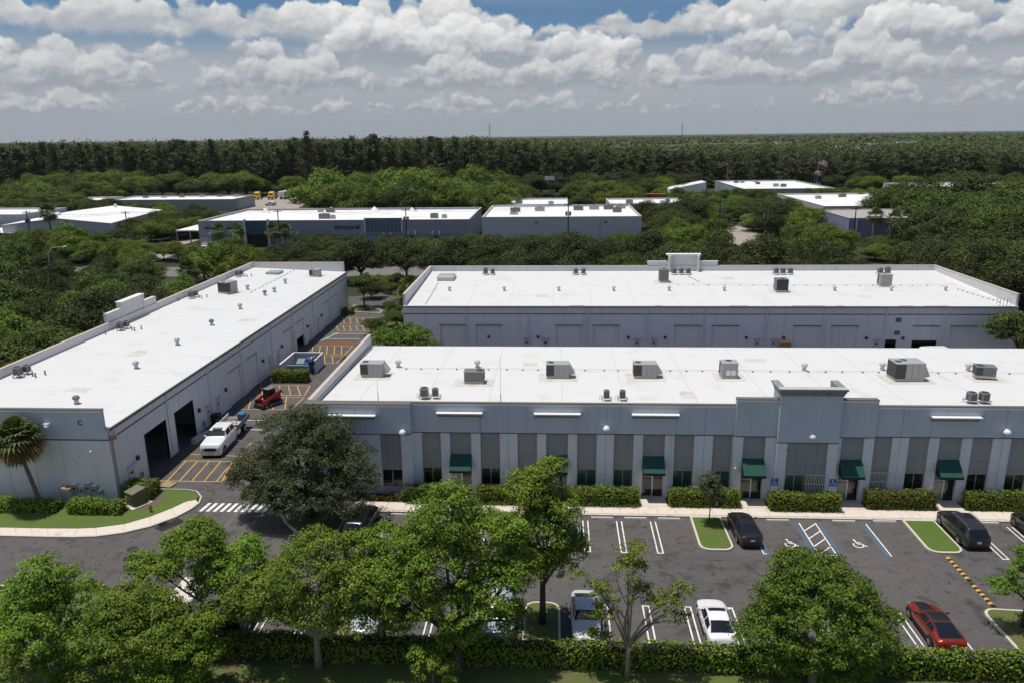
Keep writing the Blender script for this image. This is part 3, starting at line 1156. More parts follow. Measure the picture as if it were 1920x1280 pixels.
b.build('ledge_moulding', MATS['ledge_shade_grey'], OFF)
b = ob()
b.box(-19.3, -15.2, Y0 - 1.11, Y0 - .603, 7.662, 7.76)
b.build('ledge', M['white'], OFF)
# panel joints in the upper band
for x in (-4.0, 4.33, 12.6, 28.7, 36.95, -17):
    b = ob()
    b.box(x - .012, x + .012, Y0 - .055 - fwd(x), Y0 - .049 - fwd(x), BANDZ, 8.4)
    b.build('joint', M['reveal'], OFF)
    b = ob()
    b.box(x - .015, x + .015, Y0 - .006 - fwd(x), Y0 - fwd(x), .1, BANDZ - .1)
    b.build('joint', M['recess'], OFF)
# wall lamps: white half domes
for x, z in ((-12.95, 6.32), (4.33, 6.62), (21.17, 6.35), (36.98, 6.66), (49, 6.6)):
    f = fwd(x)
    y = Y0 - f - .05
    b = ob()
    b.lathe((x, y - .28, z - .16), [(.30, 0), (.30, .05), (.26, .18), (.16, .28), (.04, .32)], 14)
    b.box(x - .10, x + .10, y - .10, y - .002, z - .12, z + .18)
    b.build('wall_lamp', M['lampw'], OFF, smooth=False)
b = ob()
b.lathe((15.25, Y0 - .36, 3.0), [(.07, 0), (.08, .1), (.05, .18)], 10)
b.build('wall_lamp', M['lampw'], OFF)
# address numerals over the doors are too small to read: plain dark transom strip
# awnings
for i, c in enumerate(DOORC):
    f = fwd(c)
    y = Y0 - f + .13
    A = thing('awning', None, None)
    bpy.data.objects.remove(A)
    b = ob()
    prof = [(y, 3.88), (y - 1.15, 2.82)]
    x0, x1 = c - .93, c + .93
    b.hexa([(x0, y - 1.15, 2.80), (x1, y - 1.15, 2.80), (x1, y, 3.86), (x0, y, 3.86)], [(x0, y - 1.17, 2.83), (x1, y - 1.17, 2.83), (x1, y, 3.90), (x0, y, 3.90)])
    aw = b.build('awning', M['awn'], OFF)
    b = ob()
    b.box(x0 + .002, x1 - .002, y - 1.165, y - 1.15, 2.60, 2.799)
    b.build('valance', M['awndk'], aw)
    for xx in (x0 + .004, x1 - .016):
        b = ob()
        b.add([(xx, y, 2.60), (xx, y - 1.15, 2.60), (xx, y - 1.15, 2.80), (xx, y, 3.86), (xx + .012, y, 2.60), (xx + .012, y - 1.15, 2.60), (xx + .012, y - 1.15, 2.80), (xx + .012, y, 3.86)],
              [(0, 1, 2, 3), (7, 6, 5, 4), (0, 4, 5, 1), (1, 5, 6, 2), (2, 6, 7, 3)])
        b.build('side_panel', M['awndk'], aw)
    b = ob()
    for xx in (x0 + .05, c, x1 - .05):
        b.tube([(xx, y - .02, 2.62), (xx, y - 1.13, 2.62), (xx, y - 1.13, 2.78), (xx, y - .02, 3.82)], .015, 5)
    b.build('awning_frame', M['alu'], aw)
# antenna rods at the front parapet
for x, zt, red in ((-15.2, 10.4, False), (-4.62, 12.6, True)):
    b = ob()
    b.tube([(x, Y0 + .5, 7.7), (x, Y0 + .5, 9.3)], .035, 6)
    b.build('antenna_mast', M['rustcol'] if red else M['galv'], OFF)
    b = ob()
    b.tube([(x, Y0 + .5, 9.3), (x, Y0 + .5, zt)], .014, 5)
    b.build('antenna_rod', M['alu'], OFF)


def gas_line(parent, off, pts, zf, step=2.2):
    """thin pipe over the roof carried by small dark blocks"""
    b = MB(off)
    b.tube([(x, y, zf(y) + .17) for x, y in pts], .022, 6)
    pipe = b.build('roof_pipe', M['acbase'], parent)
    for (xa, ya), (xb, yb) in zip(pts[:-1], pts[1:]):
        ln = math.dist((xa, ya), (xb, yb))
        n = max(1, int(ln / step))
        for i in range(n):
            t = (i + rnd.uniform(.4, .6)) / n
            x, y = xa + (xb - xa) * t, ya + (yb - ya) * t
            b = MB(off)
            b.hexa([(x - .10, y - .06, zf(y)), (x + .10, y - .06, zf(y)), (x + .10, y + .06, zf(y)), (x - .10, y + .06, zf(y))],
                   [(x - .06, y - .04, zf(y) + .12), (x + .06, y - .04, zf(y) + .12), (x + .06, y + .04, zf(y) + .12), (x - .06, y + .04, zf(y) + .12)])
            b.build('pipe_block', M['acmid'], pipe)


gas_line(OFF, OO, [(-16.2, 73.8), (-7.5, 73.75), (8.9, 73.6), (20.6, 73.55), (31, 73.5), (38.4, 73.3), (58, 73.2)], roof_z, 1.55)
gas_line(OFF, OO, [(-20.75, 82), (-21.0, 73.9)], roof_z, .55)


def roof_vent(parent, off, x, y, z, s=1.0, m='galv'):
    """round exhaust: flared curb, neck and turning cap"""
    b = MB(off)
    b.lathe((x, y, z), [(.30 * s, 0), (.20 * s, .10 * s), (.17 * s, .38 * s)], 12)
    v = b.build('roof_vent', M['acbase'], parent)
    b = MB(off)
    b.lathe((x, y, z + .36 * s), [(.20 * s, 0), (.31 * s, .12 * s), (.31 * s, .26 * s), (.20 * s, .38 * s), (.03 * s, .42 * s)], 12)
    b.build('vent_cap', M[m], v)


for x, y in ((-16.2, 74.6), (-8.0, 74.7), (24.83, 74.2), (32.6, 74.6), (40.8, 74.4), (0.6, 79.5)):
    if y < 79:
        roof_vent(OFF, OO, x, y, roof_z(y), 1.05, 'acbase')

# ------------------------------------------------------------------ the service building behind
SRV = thing('service_building', 'white-roofed building behind the office with roll-up doors', 'building', (20, 118, 0))
SO = (20, 118, 0)
SX0, SX1, SY0, SY1 = -21.9, 63.6, 106.0, 130.4


def sb():
    return MB(SO)


def sroof(y):
    return 6.98 + (7.75 - 6.98) * (y - SY0) / (SY1 - SY0)


SD = [(-16.6, -13.0), (-11.4, -7.7), (.1, 3.75), (5.4, 9.05), (16.9, 20.5), (22.15, 25.8), (33.5, 37.1), (38.7, 42.3), (49.9, 53.35), (54.95, 58.45)]
b = sb()
wall_x(b, SX0, SX1, SY0, SY0 + .25, 0, 6.9, [(a, c, 0, 4.1) for a, c in SD] + [(46.15, 47.8, 0, 1.9 + .3)])
b.build('rear_wall', M['wall'], SRV)
each_box('side_wall', M['wall'], SRV, SO, [(SX0, SX0 + .25, SY0 + .252, SY1, 0, 8.58), (SX1 - .25, SX1, SY0 + .252, SY1, 0, 8.58), (SX0 + .252, SX1 - .252, SY1 - .25, SY1 - .002, 0, 8.57)])
each_box('parapet_lining', M['parin'], SRV, SO, [(SX0 + .252, SX0 + .31, SY0 + .253, SY1 - .3, 6.9, 8.57), (SX1 - .31, SX1 - .252, SY0 + .253, SY1 - .3, 6.9, 8.57), (SX0 + .312, SX1 - .312, SY1 - .31, SY1 - .252, 7.0, 8.569)])
each_box('coping', MATS['pale_coping'], SRV, SO, [(SX0 - .03, SX0 + .34, SY0 + .2, SY1 - .34, 8.58, 8.65), (SX1 - .34, SX1 + .03, SY0 + .2, SY1 - .34, 8.58, 8.65), (SX0 - .03, SX1 + .03, SY1 - .339, SY1 + .03, 8.58, 8.65)])
b = sb()
b.hexa([(SX0 + .3, SY0 - .1, 6.7), (SX1 - .3, SY0 - .1, 6.7), (SX1 - .3, SY1 - .3, 7.5), (SX0 + .3, SY1 - .3, 7.5)],
       [(SX0 + .3, SY0 - .1, sroof(SY0)), (SX1 - .3, SY0 - .1, sroof(SY0)), (SX1 - .3, SY1 - .3, sroof(SY1)), (SX0 + .3, SY1 - .3, sroof(SY1))])
b.build('roof', M['roof'], SRV)
b = sb()
b.box(SX0 + .05, SX1 - .05, SY0 - .2, SY0 - .102, 6.72, 6.94)
b.build('gutter', M['gutter'], SRV)
for x0, x1 in ((33, 37.5), (39, 40.2), (47.5, 49.5), (51, 54.2), (24.4, 27), (2, 4), (14, 15)):
    b = sb()
    b.box(x0, x1, SY0 - .09, SY0 + .12, sroof(SY0) + .001, sroof(SY0) + .012)
    b.build('rust_patch', M['rust'], SRV)
b = sb()
b.box(SX0, SX1, SY0 - .012, SY0 - .001, 5.72, 5.86)
b.build('reveal', M['reveal'], SRV)
for x in (-12.9, -3.9, 4.4, 12.85, 20.95, 29.55, 37.5, 45.95, 53.75):
    b = sb()
    b.box(x - .18, x - .12, SY0 - .05, SY0 - .013, .1, 6.7)
    b.box(x + .10, x + .22, SY0 - .12, SY0 - .013, .3, 6.72)
    b.build('downpipe', M['wall'], SRV)
for i, (a, c) in enumerate(SD):
    b = sb()
    z0 = 2.05 if i == 8 else .02
    roll_slats(b, a + .01, c - .01, SY0 + .17, z0, 4.09)
    d = b.build('roll_up_door', M['door'], SRV)
    b = sb()
    b.box(a - .12, c + .12, SY0 - .10, SY0 - .013, 4.1, 4.2)
    b.build('lintel_trim', M['reveal'], d)
# interior behind the open door, so that it is dark as a room is
b = sb()
b.box(45, 60, SY0 + 6, SY0 + 6.2, 0, 6)
b.build('inner_wall', M['recess'], SRV)
for x0, x1, z1, m in ((-4.6, -3.6, 2.15, 'doorgrey'), (-1.9, -.9, 2.15, 'doorgrey'), (11.2, 12.1, 2.15, 'doorgrey'), (13.6, 14.5, 2.15, 'doorgrey'), (28.1, 29.0, 2.15, 'doorgrey'), (30.4, 31.3, 2.15, 'doorgrey'), (44.6, 45.5, 2.15, 'doorgrey')):
    b = sb()
    b.box(x0, x1, SY0 - .04, SY0 - .013, .02, z1)
    d = b.build('door', M[m], SRV)
    b = sb()
    b.box(x0 - .15, x1 + .15, SY0 - .30, SY0 - .013, z1 + .12, z1 + .17)
    b.build('door_hood', M['doorgrey'], d)
    b = sb()
    b.box(x0 + .3, x1 - .3, SY0 - .045, SY0 - .041, 1.45, 1.75)
    b.build('notice', M['acdark'], d)
for x in (-9.6, -6.0 + 3.5, 11.0 - .6, 15.6, 27.0, 32.2, 43.6, 48.6):
    b = sb()
    b.box(x - .16, x + .16, SY0 - .22, SY0 - .013, 2.25, 2.6)
    b.build('wall_light', M['acdark'], SRV)
for z in (5.0, 3.15):
    b = sb()
    b.box(47.35, 48.1, SY0 - .05, SY0 - .013, z - .3, z + .3)
    for q in range(6):
        b.box(47.38, 48.07, SY0 - .075, SY0 - .051, z - .27 + q * .095, z - .22 + q * .095)
    b.build('louvre', M['acmid'], SRV)
tag(MB().box(31.55, 33.1, 105.4, 105.9, 0, 2.0).build('cardboard_stack', mk('cardboard', (.30, .19, .10), .9, .15, 3)), 'tan crate leaning by the roll-up door of the building behind', 'crate')
# tower on the far parapet
each_box('tower_wall', M['parin'], SRV, SO, [(15.7, 19.2, SY1 - .25, SY1 + .05, 8.651, 9.35), (24.3, 27.5, SY1 - .25, SY1 + .05, 8.651, 9.35), (19.2, 24.3, SY1 - .25, SY1 + .4, 8.651, 10.4), (19.2, 19.5, SY1 - 1.3, SY1 - .252, 7.6, 10.4), (24.0, 24.3, SY1 - 1.3, SY1 - .252, 7.6, 10.4)])
each_box('cornice', M['white'], SRV, SO, [(18.85, 24.65, SY1 - .45, SY1 + .75, 10.402, 10.62), (15.6, 19.0, SY1 - .3, SY1 + .1, 9.352, 9.43), (24.5, 27.6, SY1 - .3, SY1 + .1, 9.352, 9.43)])
gas_line(SRV, SO, [(17.9, 119.2), (29.8, 118.7), (59.9, 118.3)], sroof, 2.0)
gas_line(SRV, SO, [(60.2, 116.5), (62.2, 107.6)], sroof, 1.0)
gas_line(SRV, SO, [(-19.0, 121), (-18.7, 106.3)], sroof, 1.3)
gas_line(SRV, SO, [(21.8, 125.5), (23.0, 121.0)], sroof, .7)
for i, x in enumerate((-16.4, -7.9, .5, 8.9, 17.3, 25.6, 42.0, 50.3, 58.2)):
    roof_vent(SRV, SO, x, 115.3, sroof(115.3), .95, 'acbase' if i != 4 else 'galv')
b = sb()
b.box(-19.4, -16.7, 122.3, 125.6, sroof(123), sroof(123) + .55)
h = b.build('roof_hatch', M['acbase'], SRV)
b = sb()
b.hexa([(-19.5, 122.2, sroof(123) + .552), (-16.6, 122.2, sroof(123) + .552), (-16.6, 125.7, sroof(123) + .552), (-19.5, 125.7, sroof(123) + .552)],
       [(-19.1, 122.6, sroof(123) + .75), (-17.0, 122.6, sroof(123) + .75), (-17.0, 125.3, sroof(123) + .75), (-19.1, 125.3, sroof(123) + .75)])
b.build('hatch_lid', M['acgrey'], h)
# ladder rails at the corner
b = sb()
for x in (60.9, 61.35, 61.8, 62.3):
    b.tube([(x, SY0 - .25, 5.0), (x, SY0 - .25, 7.9), (x, SY0 + .5, 8.0), (x, SY0 + .5, 7.1)], .03, 5)
b.build('ladder_rail', M['galv'], SRV)

# ------------------------------------------------------------------ the warehouse by the alley
WH = thing('warehouse_building', 'long white-roofed warehouse beside the striped alley, two doors standing open', 'building', (-46, 97, 0))
WO = (-46, 97, 0)
WX0, WX1, WY0, WY1 = -55.6, -38.05, 58.6, 135.4


def wb():
    return MB(WO)


def wroof(x):
    return 6.82 + (7.65 - 6.82) * (WX1 - x) / (WX1 - WX0)


WD = [(63.85, 67.9, 'open'), (69.6, 73.65, 'open'), (82.8, 86.0, ''), (88.1, 91.4, ''), (101.2, 104.55, ''), (106.5, 110.0, 'half'), (120.0, 123.1, ''), (125.2, 128.45, '')]
b = wb()
wall_y(b, WY0 + .3, WY1 - .3, WX1 - .25, WX1, 0, 6.75, [(a, c, 0, 4.1) for a, c, _ in WD])
b.build('side_wall', M['wall'], WH)
b = wb()
b.box(WX0, WX1, WY0, WY0 + .298, 0, 5.7)
b.build('front_wall', M['wall'], WH)
each_box('wall_band', M['wallup'], WH, WO, [(WX0, WX1 - 0, WY0 - .05, WY0 + .299, 5.84, 6.74), (WX0, WX1 - .28, WY0 - .05, WY0 + .299, 6.742, 8.45)])
each_box('reveal', M['reveal'], WH, WO, [(WX0, WX1 + .001, WY0 - .02, WY0 + .297, 5.701, 5.839), (WX1 + .001, WX1 + .014, WY0 + .3, WY1 - .3, 5.70, 5.84)])
b = wb()
b.box(WX0 - .05, WX1 - .26, WY0 - .08, WY0 + .34, 8.452, 8.53)
b.build('coping', M['coping'], WH)
b = wb()
b.box(WX0, WX1 - .28, WY0 - .085, WY0 - .052, 8.28, 8.45)
b.build('fascia', M['white'], WH)
each_box('rear_wall', M['wall'], WH, WO, [(WX0, WX1, WY1 - .298, WY1, 0, 6.75), (WX0, WX1 - .3, WY1 - .298, WY1, 6.752, 8.5), (WX0 + .001, WX0 + .25, WY0 + .3, WY1 - .3, 0, 8.5)])
each_box('parapet_lining', M['parin'], WH, WO, [(WX0 + .252, WX0 + .31, WY0 + .3, WY1 - .36, 7.0, 8.49), (WX0 + .312, WX1 - .32, WY1 - .36, WY1 - .30, 6.5, 8.49), (WX0 + .312, WX1 - .32, WY0 + .301, WY0 + .36, 6.5, 8.44)])
each_box('coping', MATS['pale_coping'], WH, WO, [(WX0 - .03, WX0 + .34, WY0 + .35, WY1 - .38, 8.502, 8.57), (WX0 - .03, WX1 - .28, WY1 - .378, WY1 + .03, 8.502, 8.57)])
b = wb()
b.hexa([(WX0 + .3, WY0 + .36, 7.4), (WX1 + .08, WY0 + .36, 6.6), (WX1 + .08, WY1 - .36, 6.6), (WX0 + .3, WY1 - .36, 7.4)],
       [(WX0 + .3, WY0 + .36, wroof(WX0)), (WX1 + .08, WY0 + .36, wroof(WX1)), (WX1 + .08, WY1 - .36, wroof(WX1)), (WX0 + .3, WY1 - .36, wroof(WX0))])
b.build('roof', M['roof'], WH)
b = wb()
b.box(WX1 + .082, WX1 + .19, WY0 + .2, WY1 - .2, 6.55, 6.79)
b.build('gutter', mk('dark_gutter', (.13, .125, .12), .7, .25, 2), WH)
for y in (68.75, 77.9, 86.9, 96.9, 105.5, 115.0, 124.2):
    b = wb()
    b.box(WX1 + .001, WX1 + .12, y - .42, y - .32, .3, 6.5)
    b.box(WX1 + .001, WX1 + .03, y + .10, y + .16, .1, 6.5)
    b.build('downpipe', M['wall'], WH)
b = wb()
b.tube([(WX1 + .35, WY0 + .35, 6.6), (WX1 + .30, WY0 + .25, 6.2), (WX1 + .16, WY0 + .15, 5.9), (WX1 + .16, WY0 + .15, .4)], .085, 8)
b.build('downpipe', mk('stained_pipe', (.30, .26, .25), .7, .3, 3), WH)
b = wb()
b.box(WX1 + .02, WX1 + .40, WY0 + .15, WY0 + .55, 5.7, 6.0)
b.build('leader_head', mk('orange_rust', (.36, .20, .13), .8, .3, 4), WH)
for i, (a, c, st) in enumerate(WD):
    if st == 'open':
        b = wb()
        b.box(WX1 - .9, WX1 - .26, a + .02, c - .02, 4.12, 4.7)
        d = b.build('roll_up_door', M['door'], WH)
        b = wb()
        b.box(WX1 - .26, WX1 + .02, a - .10, a, 0, 4.1)
        b.box(WX1 - .26, WX1 + .02, c, c + .10, 0, 4.1)
        b.build('door_jamb', M['doorgrey'], d)
    else:
        b = wb()
        z0 = 1.7 if st == 'half' else .02
        roll_slats(b, a + .01, c - .01, WX1 - .12, z0, 4.09, 'y', .24, -1)
        d = b.build('roll_up_door', M['door'], WH)
        b = wb()
        b.box(WX1 + .015, WX1 + .06, a - .12, c + .12, 4.1, 4.17)
        b.build('lintel_trim', M['reveal'], d)
# floor and racks seen dimly through the open doors
b = wb()
b.box(WX0 + .3, WX1 - .26, WY0 + .3, WY1 - .3, -.02, .02)
b.build('inner_floor', mk('shop_floor', (.10, .095, .09), .7, .2), WH)
each_box('inner_wall', M['recess'], WH, WO, [(WX0 + .4, WX1 - .3, 77.0, 77.2, .02, 6.6), (-50, -49.8, WY0 + .3, 77.0, .02, 6.6)])
tag(MB().box(-44.8, -43.2, 64.2, 67.2, .02, 1.6).box(-44.6, -43.4, 64.4, 67.0, 1.6, 2.5).build('pallet_rack', M['acmid']), 'dim rack of goods inside the first open warehouse door', 'rack')
for y0, y1 in ((60.55, 61.6), (76.3, 77.25), (78.8, 79.75), (95.2, 96.1), (98.3, 99.2), (112.4, 113.3), (116.4, 117.3)):
    b = wb()
    b.box(WX1 + .001, WX1 + .04, y0, y1, .04, 2.2)
    d = b.build('door', M['doorgrey'], WH)
    b = wb()
    b.box(WX1 + .001, WX1 + .28, y0 - .1, y1 + .1, 2.34, 2.39)
    b.build('door_hood', M['doorgrey'], d)
    b = wb()
    b.box(WX1 + .041, WX1 + .045, y0 + .3, y1 - .3, 1.5, 1.75)
    b.build('notice', M['acdark'], d)
for y in (62.2, 74.6, 81.4, 93.0, 100.0, 111.4, 118.6):
    b = wb()
    b.box(WX1 + .001, WX1 + .24, y - .13, y + .13, 2.35, 2.75)
    b.build('wall_light', M['acdark'], WH)
# front wall fittings
b = wb()
b.lathe((-43.2, WY0 - .22, 6.95), [(.20, 0), (.22, .12), (.14, .26), (.03, .3)], 10)
b.box(-43.45, -42.95, WY0 - .34, WY0 - .052, 7.12, 7.3)
b.build('wall_lamp', M['lampw'], WH)
b = wb()
b.box(-41.65, -41.4, WY0 - .22, WY0 - .001, 3.55, 3.8)
b.build('wall_lamp', M['lampw'], WH)
b = wb()
b.tube([(-39.9, WY0 - .06, 4.55), (-39.65, WY0 - .3, 4.85)], .08, 8)
b.build('security_camera', M['lampw'], WH)
for x in (-50, -47.5, -45.0, -42.4):
    b = wb()
    b.box(x - .012, x + .012, WY0 - .006, WY0 - .0005, .1, 5.7)
    b.build('joint', M['recess'], WH)
# letter C high on the wall
tc = bpy.data.curves.new('letter', 'FONT')
tc.body = 'C'
tc.size = .62
tc.extrude = .02
to = bpy.data.objects.new('letter', tc)
tc.materials.append(M['black'])
to.location = (-40.55 - WO[0], WY0 - .075 - WO[1], 7.15)
to.rotation_euler = (R(90), 0, 0)
solid_text(to, 'letter', WH)
# tower on the far side parapet
each_box('tower_wall', M['parin'], WH, WO, [(WX0 - .3, WX0 + .25, 88.9, 92.2, 8.571, 9.7), (WX0 - .3, WX0 + .25, 97.6, 100.6, 8.571, 9.5), (WX0 - .45, WX0 + .3, 92.2, 92.5, 7.5, 10.4), (WX0 - .2, WX0 + .2, 92.502, 97.3, 8.571, 10.4), (WX0 - .45, WX0 + .3, 97.302, 97.6, 7.5, 10.4)])
b = wb()
b.box(WX0 - .55, WX0 + .34, 92.1, 97.7, 10.402, 10.5)
b.build('cornice', M['white'], WH)
gas_line(WH, WO, [(-47.3, 113.2), (-47.2, 134.5)], lambda y: wroof(-47.2), 1.6)
for i, (x, y) in enumerate(((-44.0, 63.9), (-44.3, 74.8), (-44.4, 84.1), (-44.5, 93.6), (-44.6, 103.1), (-48.7, 116.1), (-44.6, 112.6), (-44.1, 115.3), (-44.8, 122.3), (-43.6, 132.6))):
    roof_vent(WH, WO, x, y, wroof(x), 1.05, 'galv' if i % 3 else 'acmid')
b = wb()
b.box(-50.7, -48.4, 129.2, 131.8, wroof(-50), wroof(-50) + .35)
b.build('roof_hatch', M['acgrey'], WH)
for x0, y0 in ((-54.3, 69.8), (-54.3, 88.5), (-54.6, 107.8), (-55.0 + .3, 125.4)):
    for dx, dy in ((-.4, -1.6), (1.5, .9), (2.0, .6), (2.4, 1.5), (-.2, 1.4)):
        b = wb()
        b.lathe((x0 + dx, y0 + dy, wroof(x0 + dx)), [(.11, 0), (.07, .10), (.07, .35), (.10, .36), (.10, .45)], 8)
        b.build('vent_pipe', M['acmid'], WH)

# seams and patches on the other two roofs, laid on the membrane
for i, x in enumerate(np.arange(-19, 62, 6.1)):
    x += rnd.uniform(-.4, .4)
    b = sb()
    b.hexa([(x, SY0, sroof(SY0)), (x + .10, SY0, sroof(SY0)), (x + .10, SY1 - .4, sroof(SY1 - .4)), (x, SY1 - .4, sroof(SY1 - .4))],
           [(x, SY0, sroof(SY0) + .007), (x + .10, SY0, sroof(SY0) + .007), (x + .10, SY1 - .4, sroof(SY1 - .4) + .007), (x, SY1 - .4, sroof(SY1 - .4) + .007)])
    b.build('membrane_seam', M['seam'], SRV)
for i, y in enumerate(np.arange(62, 134, 6.1)):
    y += rnd.uniform(-.4, .4)
    b = wb()
    b.hexa([(WX0 + .4, y, wroof(WX0 + .4)), (WX1, y, wroof(WX1)), (WX1, y + .10, wroof(WX1)), (WX0 + .4, y + .10, wroof(WX0 + .4))],
           [(WX0 + .4, y, wroof(WX0 + .4) + .007), (WX1, y, wroof(WX1) + .007), (WX1, y + .10, wroof(WX1) + .007), (WX0 + .4, y + .10, wroof(WX0 + .4) + .007)])
    b.build('membrane_seam', M['seam'], WH)


def roof_patch(mk_, parent, x0, x1, y0, y1, zf):
    b = mk_()
    b.hexa([(x0, y0, zf(x0, y0)), (x1, y0, zf(x1, y0)), (x1, y1, zf(x1, y1)), (x0, y1, zf(x0, y1))],
           [(x0, y0, zf(x0, y0) + .010), (x1, y0, zf(x1, y0) + .010), (x1, y1, zf(x1, y1) + .010), (x0, y1, zf(x0, y1) + .010)])
    b.build('roof_patch', M['patch'], parent)


zo, zs, zw_ = (lambda x, y: roof_z(y) + .001), (lambda x, y: sroof(y) + .001), (lambda x, y: wroof(x) + .001)
for x, y, w, d in ((-18.0, 71.4, 3.6, 2.8), (-7.8, 69.4, 3.8, 2.6), (.3, 71.3, 3.8, 2.8), (8.8, 71.5, 3.8, 2.8), (16.9, 71.7, 3.0, 2.8), (33.5, 71.3, 4.6, 3.2), (41, 71.7, 3.2, 2.4), (-2.6, 76, 1.5, 1.3), (21, 78, 2.2, 1.2), (12, 66, 1.4, 2.2)):
    roof_patch(ob, OFF, x - w / 2, x + w / 2, y - d / 2, y + d / 2, zo)
for x, y, w, d in ((17.3, 121.4, 3, 3), (33.9, 114.8, 3.4, 3), (50.6, 118.4, 3, 3), (-2, 112, 2, 1.4), (28, 124, 2, 2)):
    roof_patch(sb, SRV, x - w / 2, x + w / 2, y - d / 2, y + d / 2, zs)
for x, y, w, d in ((-50.5, 113, 3.6, 3.4), (-42, 129.7, 3, 3), (-47, 80, 1.6, 2.4), (-41.5, 97, 1.4, 1.6), (-46, 67.5, 2.0, 1.4)):
    roof_patch(wb, WH, x - w / 2, x + w / 2, y - d / 2, y + d / 2, zw_)

# ================================================================== buildings further off
ROOF2 = mk('far_white_roof', (.80, .79, .77), .65, .05, .12, col2=(.62, .59, .55), c2scale=.12, c2lo=.5, c2hi=.75)


def flat_building(name, label, x0, x1, y0, y1, h, wallm, rz=0.0, par=.5, roofm=None, units=(), slope=0.0):
    """flat roofed hall: walls, roof deck, parapet, roof machines as separate things"""
    cx, cy = (x0 + x1) / 2, (y0 + y1) / 2
    t = thing(name, label, 'building', (cx, cy, 0), rz)
    w, d = (x1 - x0) / 2, (y1 - y0) / 2
    b = MB()
    b.box(-w, w, -d, -d + .3, 0, h)
    b.box(-w, w, d - .3, d, 0, h)
    b.box(-w, -w + .3, -d + .3, d - .3, 0, h)
    b.box(w - .3, w, -d + .3, d - .3, 0, h)
    b.build('wall', wallm, t)
    b = MB()
    b.hexa([(-w + .3, -d + .3, h - par - .4), (w - .3, -d + .3, h - par - .4), (w - .3, d - .3, h - par - .4), (-w + .3, d - .3, h - par - .4)],
           [(-w + .3, -d + .3, h - par), (w - .3, -d + .3, h - par), (w - .3, d - .3, h - par + slope), (-w + .3, d - .3, h - par + slope)])
    b.build('roof', roofm or ROOF2, t)
    b = MB()
    b.box(-w - .05, w + .05, -d - .05, -d + .35, h + .001, h + .10)
    b.box(-w - .05, w + .05, d - .35, d + .05, h + .001, h + .10)
    b.box(-w - .05, -w + .35, -d + .35, d - .35, h + .001, h + .10)
    b.box(w - .35, w + .05, -d + .35, d - .35, h + .001, h + .10)
    b.build('coping', MATS['pale_coping'], t)
    for i, (ux, uy, uw, uh) in enumerate(units):
        b = MB()
        b.box(ux - uw / 2, ux + uw / 2, uy - .8, uy + .8, h - par, h - par + uh)
        m_ = b.build('roof_unit', M['acgrey'] if i % 2 else M['acmid'], t)
        b = MB()
        b.lathe((ux, uy, h - par + uh), [(.5, 0), (.5, .06), (.4, .08)], 12)
        b.build('fan_shroud', M['acdark'], m_)
    return t


WB = mk('dark_blue_hall_paint', (.28, .305, .36), .75, .06, .5, streak=.2)
WL = mk('light_grey_hall_paint', (.50, .52, .56), .75, .06, .5, streak=.2)
WV = mk('violet_blue_hall_paint', (.24, .27, .40), .75, .08, .5, streak=.2)
WT = mk('teal_hall_paint', (.06, .16, .20), .75, .08, .5)
# dark blue hall with lettering
E_ = flat_building('warehouse_hall', 'dark blue-grey flat-roofed hall with lettering, across the street', -103.2, -24.4, 215.8, 252.5, 7.5, WB, units=[(-9, 11, 2.6, 1.3), (-12.5, 12, 1.6, 1.1), (-5, -9, 3, 1.5), (-2.5, -9, 1.4, 1.0), (28, -9, 2.2, 1.4), (31, -9, 1.4, 1.0), (18, 12, 1.6, 1.2)])
ex, ey = (-103.2 - 24.4) / 2, (215.8 + 252.5) / 2
b = MB((ex, ey, 0))
b.box(-89.4, -89.0, 214.9, 215.79, 0, 8.0)
b.box(-82.6, -82.2, 214.9, 215.79, 0, 8.0)
b.build('entry_fin', M['white'], E_)
b = MB((ex, ey, 0))
b.box(-89.0, -82.6, 215.3, 215.79, 3.6, 7.6)
b.build('entry_glazing', mk('blue_entry_panel', (.05, .11, .17), .3, .1), E_)
b = MB((ex, ey, 0))
b.box(-88.9, -82.7, 215.4, 215.79, 0, 3.59)
b.build('entry_recess', M['black'], E_)
b = MB((ex, ey, 0))
b.box(-103.2, -24.4, 215.74, 215.798, 3.15, 3.3)
b.build('reveal', M['reveal'], E_)
for x in (-98.9, -92.0, -86, -75, -48.0, -41.0, -34):
    if -90 < x < -80:
        continue
    b = MB((ex, ey, 0))
    b.box(x - .6, x + .6, 215.6, 215.79, .6, 2.9)
    w = b.build('window', M['glass'], E_)
    for s in (-1.0, 1.0):
        b = MB((ex, ey, 0))
        b.box(x + s - .16, x + s + .16, 215.4, 215.79, 3.3, 4.2)
        b.build('light_fin', M['white'], E_)
b = MB((ex, ey, 0))
b.box(-54.3, -43.8, 215.55, 215.79, 4.2, 8.1)
w = b.build('wall_panel', mk('ribbed_blue_panel', (.10, .15, .21), .5, .1), E_)
for x in (-54.5, -43.8):
    MB((ex, ey, 0)).box(x, x + .3, 215.4, 215.79, 4.0, 8.2).build('panel_trim', M['white'], w)
for q in range(9):
    MB((ex, ey, 0)).box(-54 + q * 1.13, -53.85 + q * 1.13, 215.50, 215.549, 4.25, 8.05).build('panel_rib', WB, w)
for px_, dx in ((18, 9), (-9, 12), (5, 13), (-30, 10)):
    b = MB()
    b.add([(px_ - 1.5, dx - 1.5, 7.0), (px_ + 1.5, dx - 1.5, 7.0), (px_ + 1.5, dx + 1.5, 7.0), (px_ - 1.5, dx + 1.5, 7.0), (px_, dx, 8.6)], [(0, 1, 4), (1, 2, 4), (2, 3, 4), (3, 0, 4)])
    b.build('skylight', ROOF2, E_)


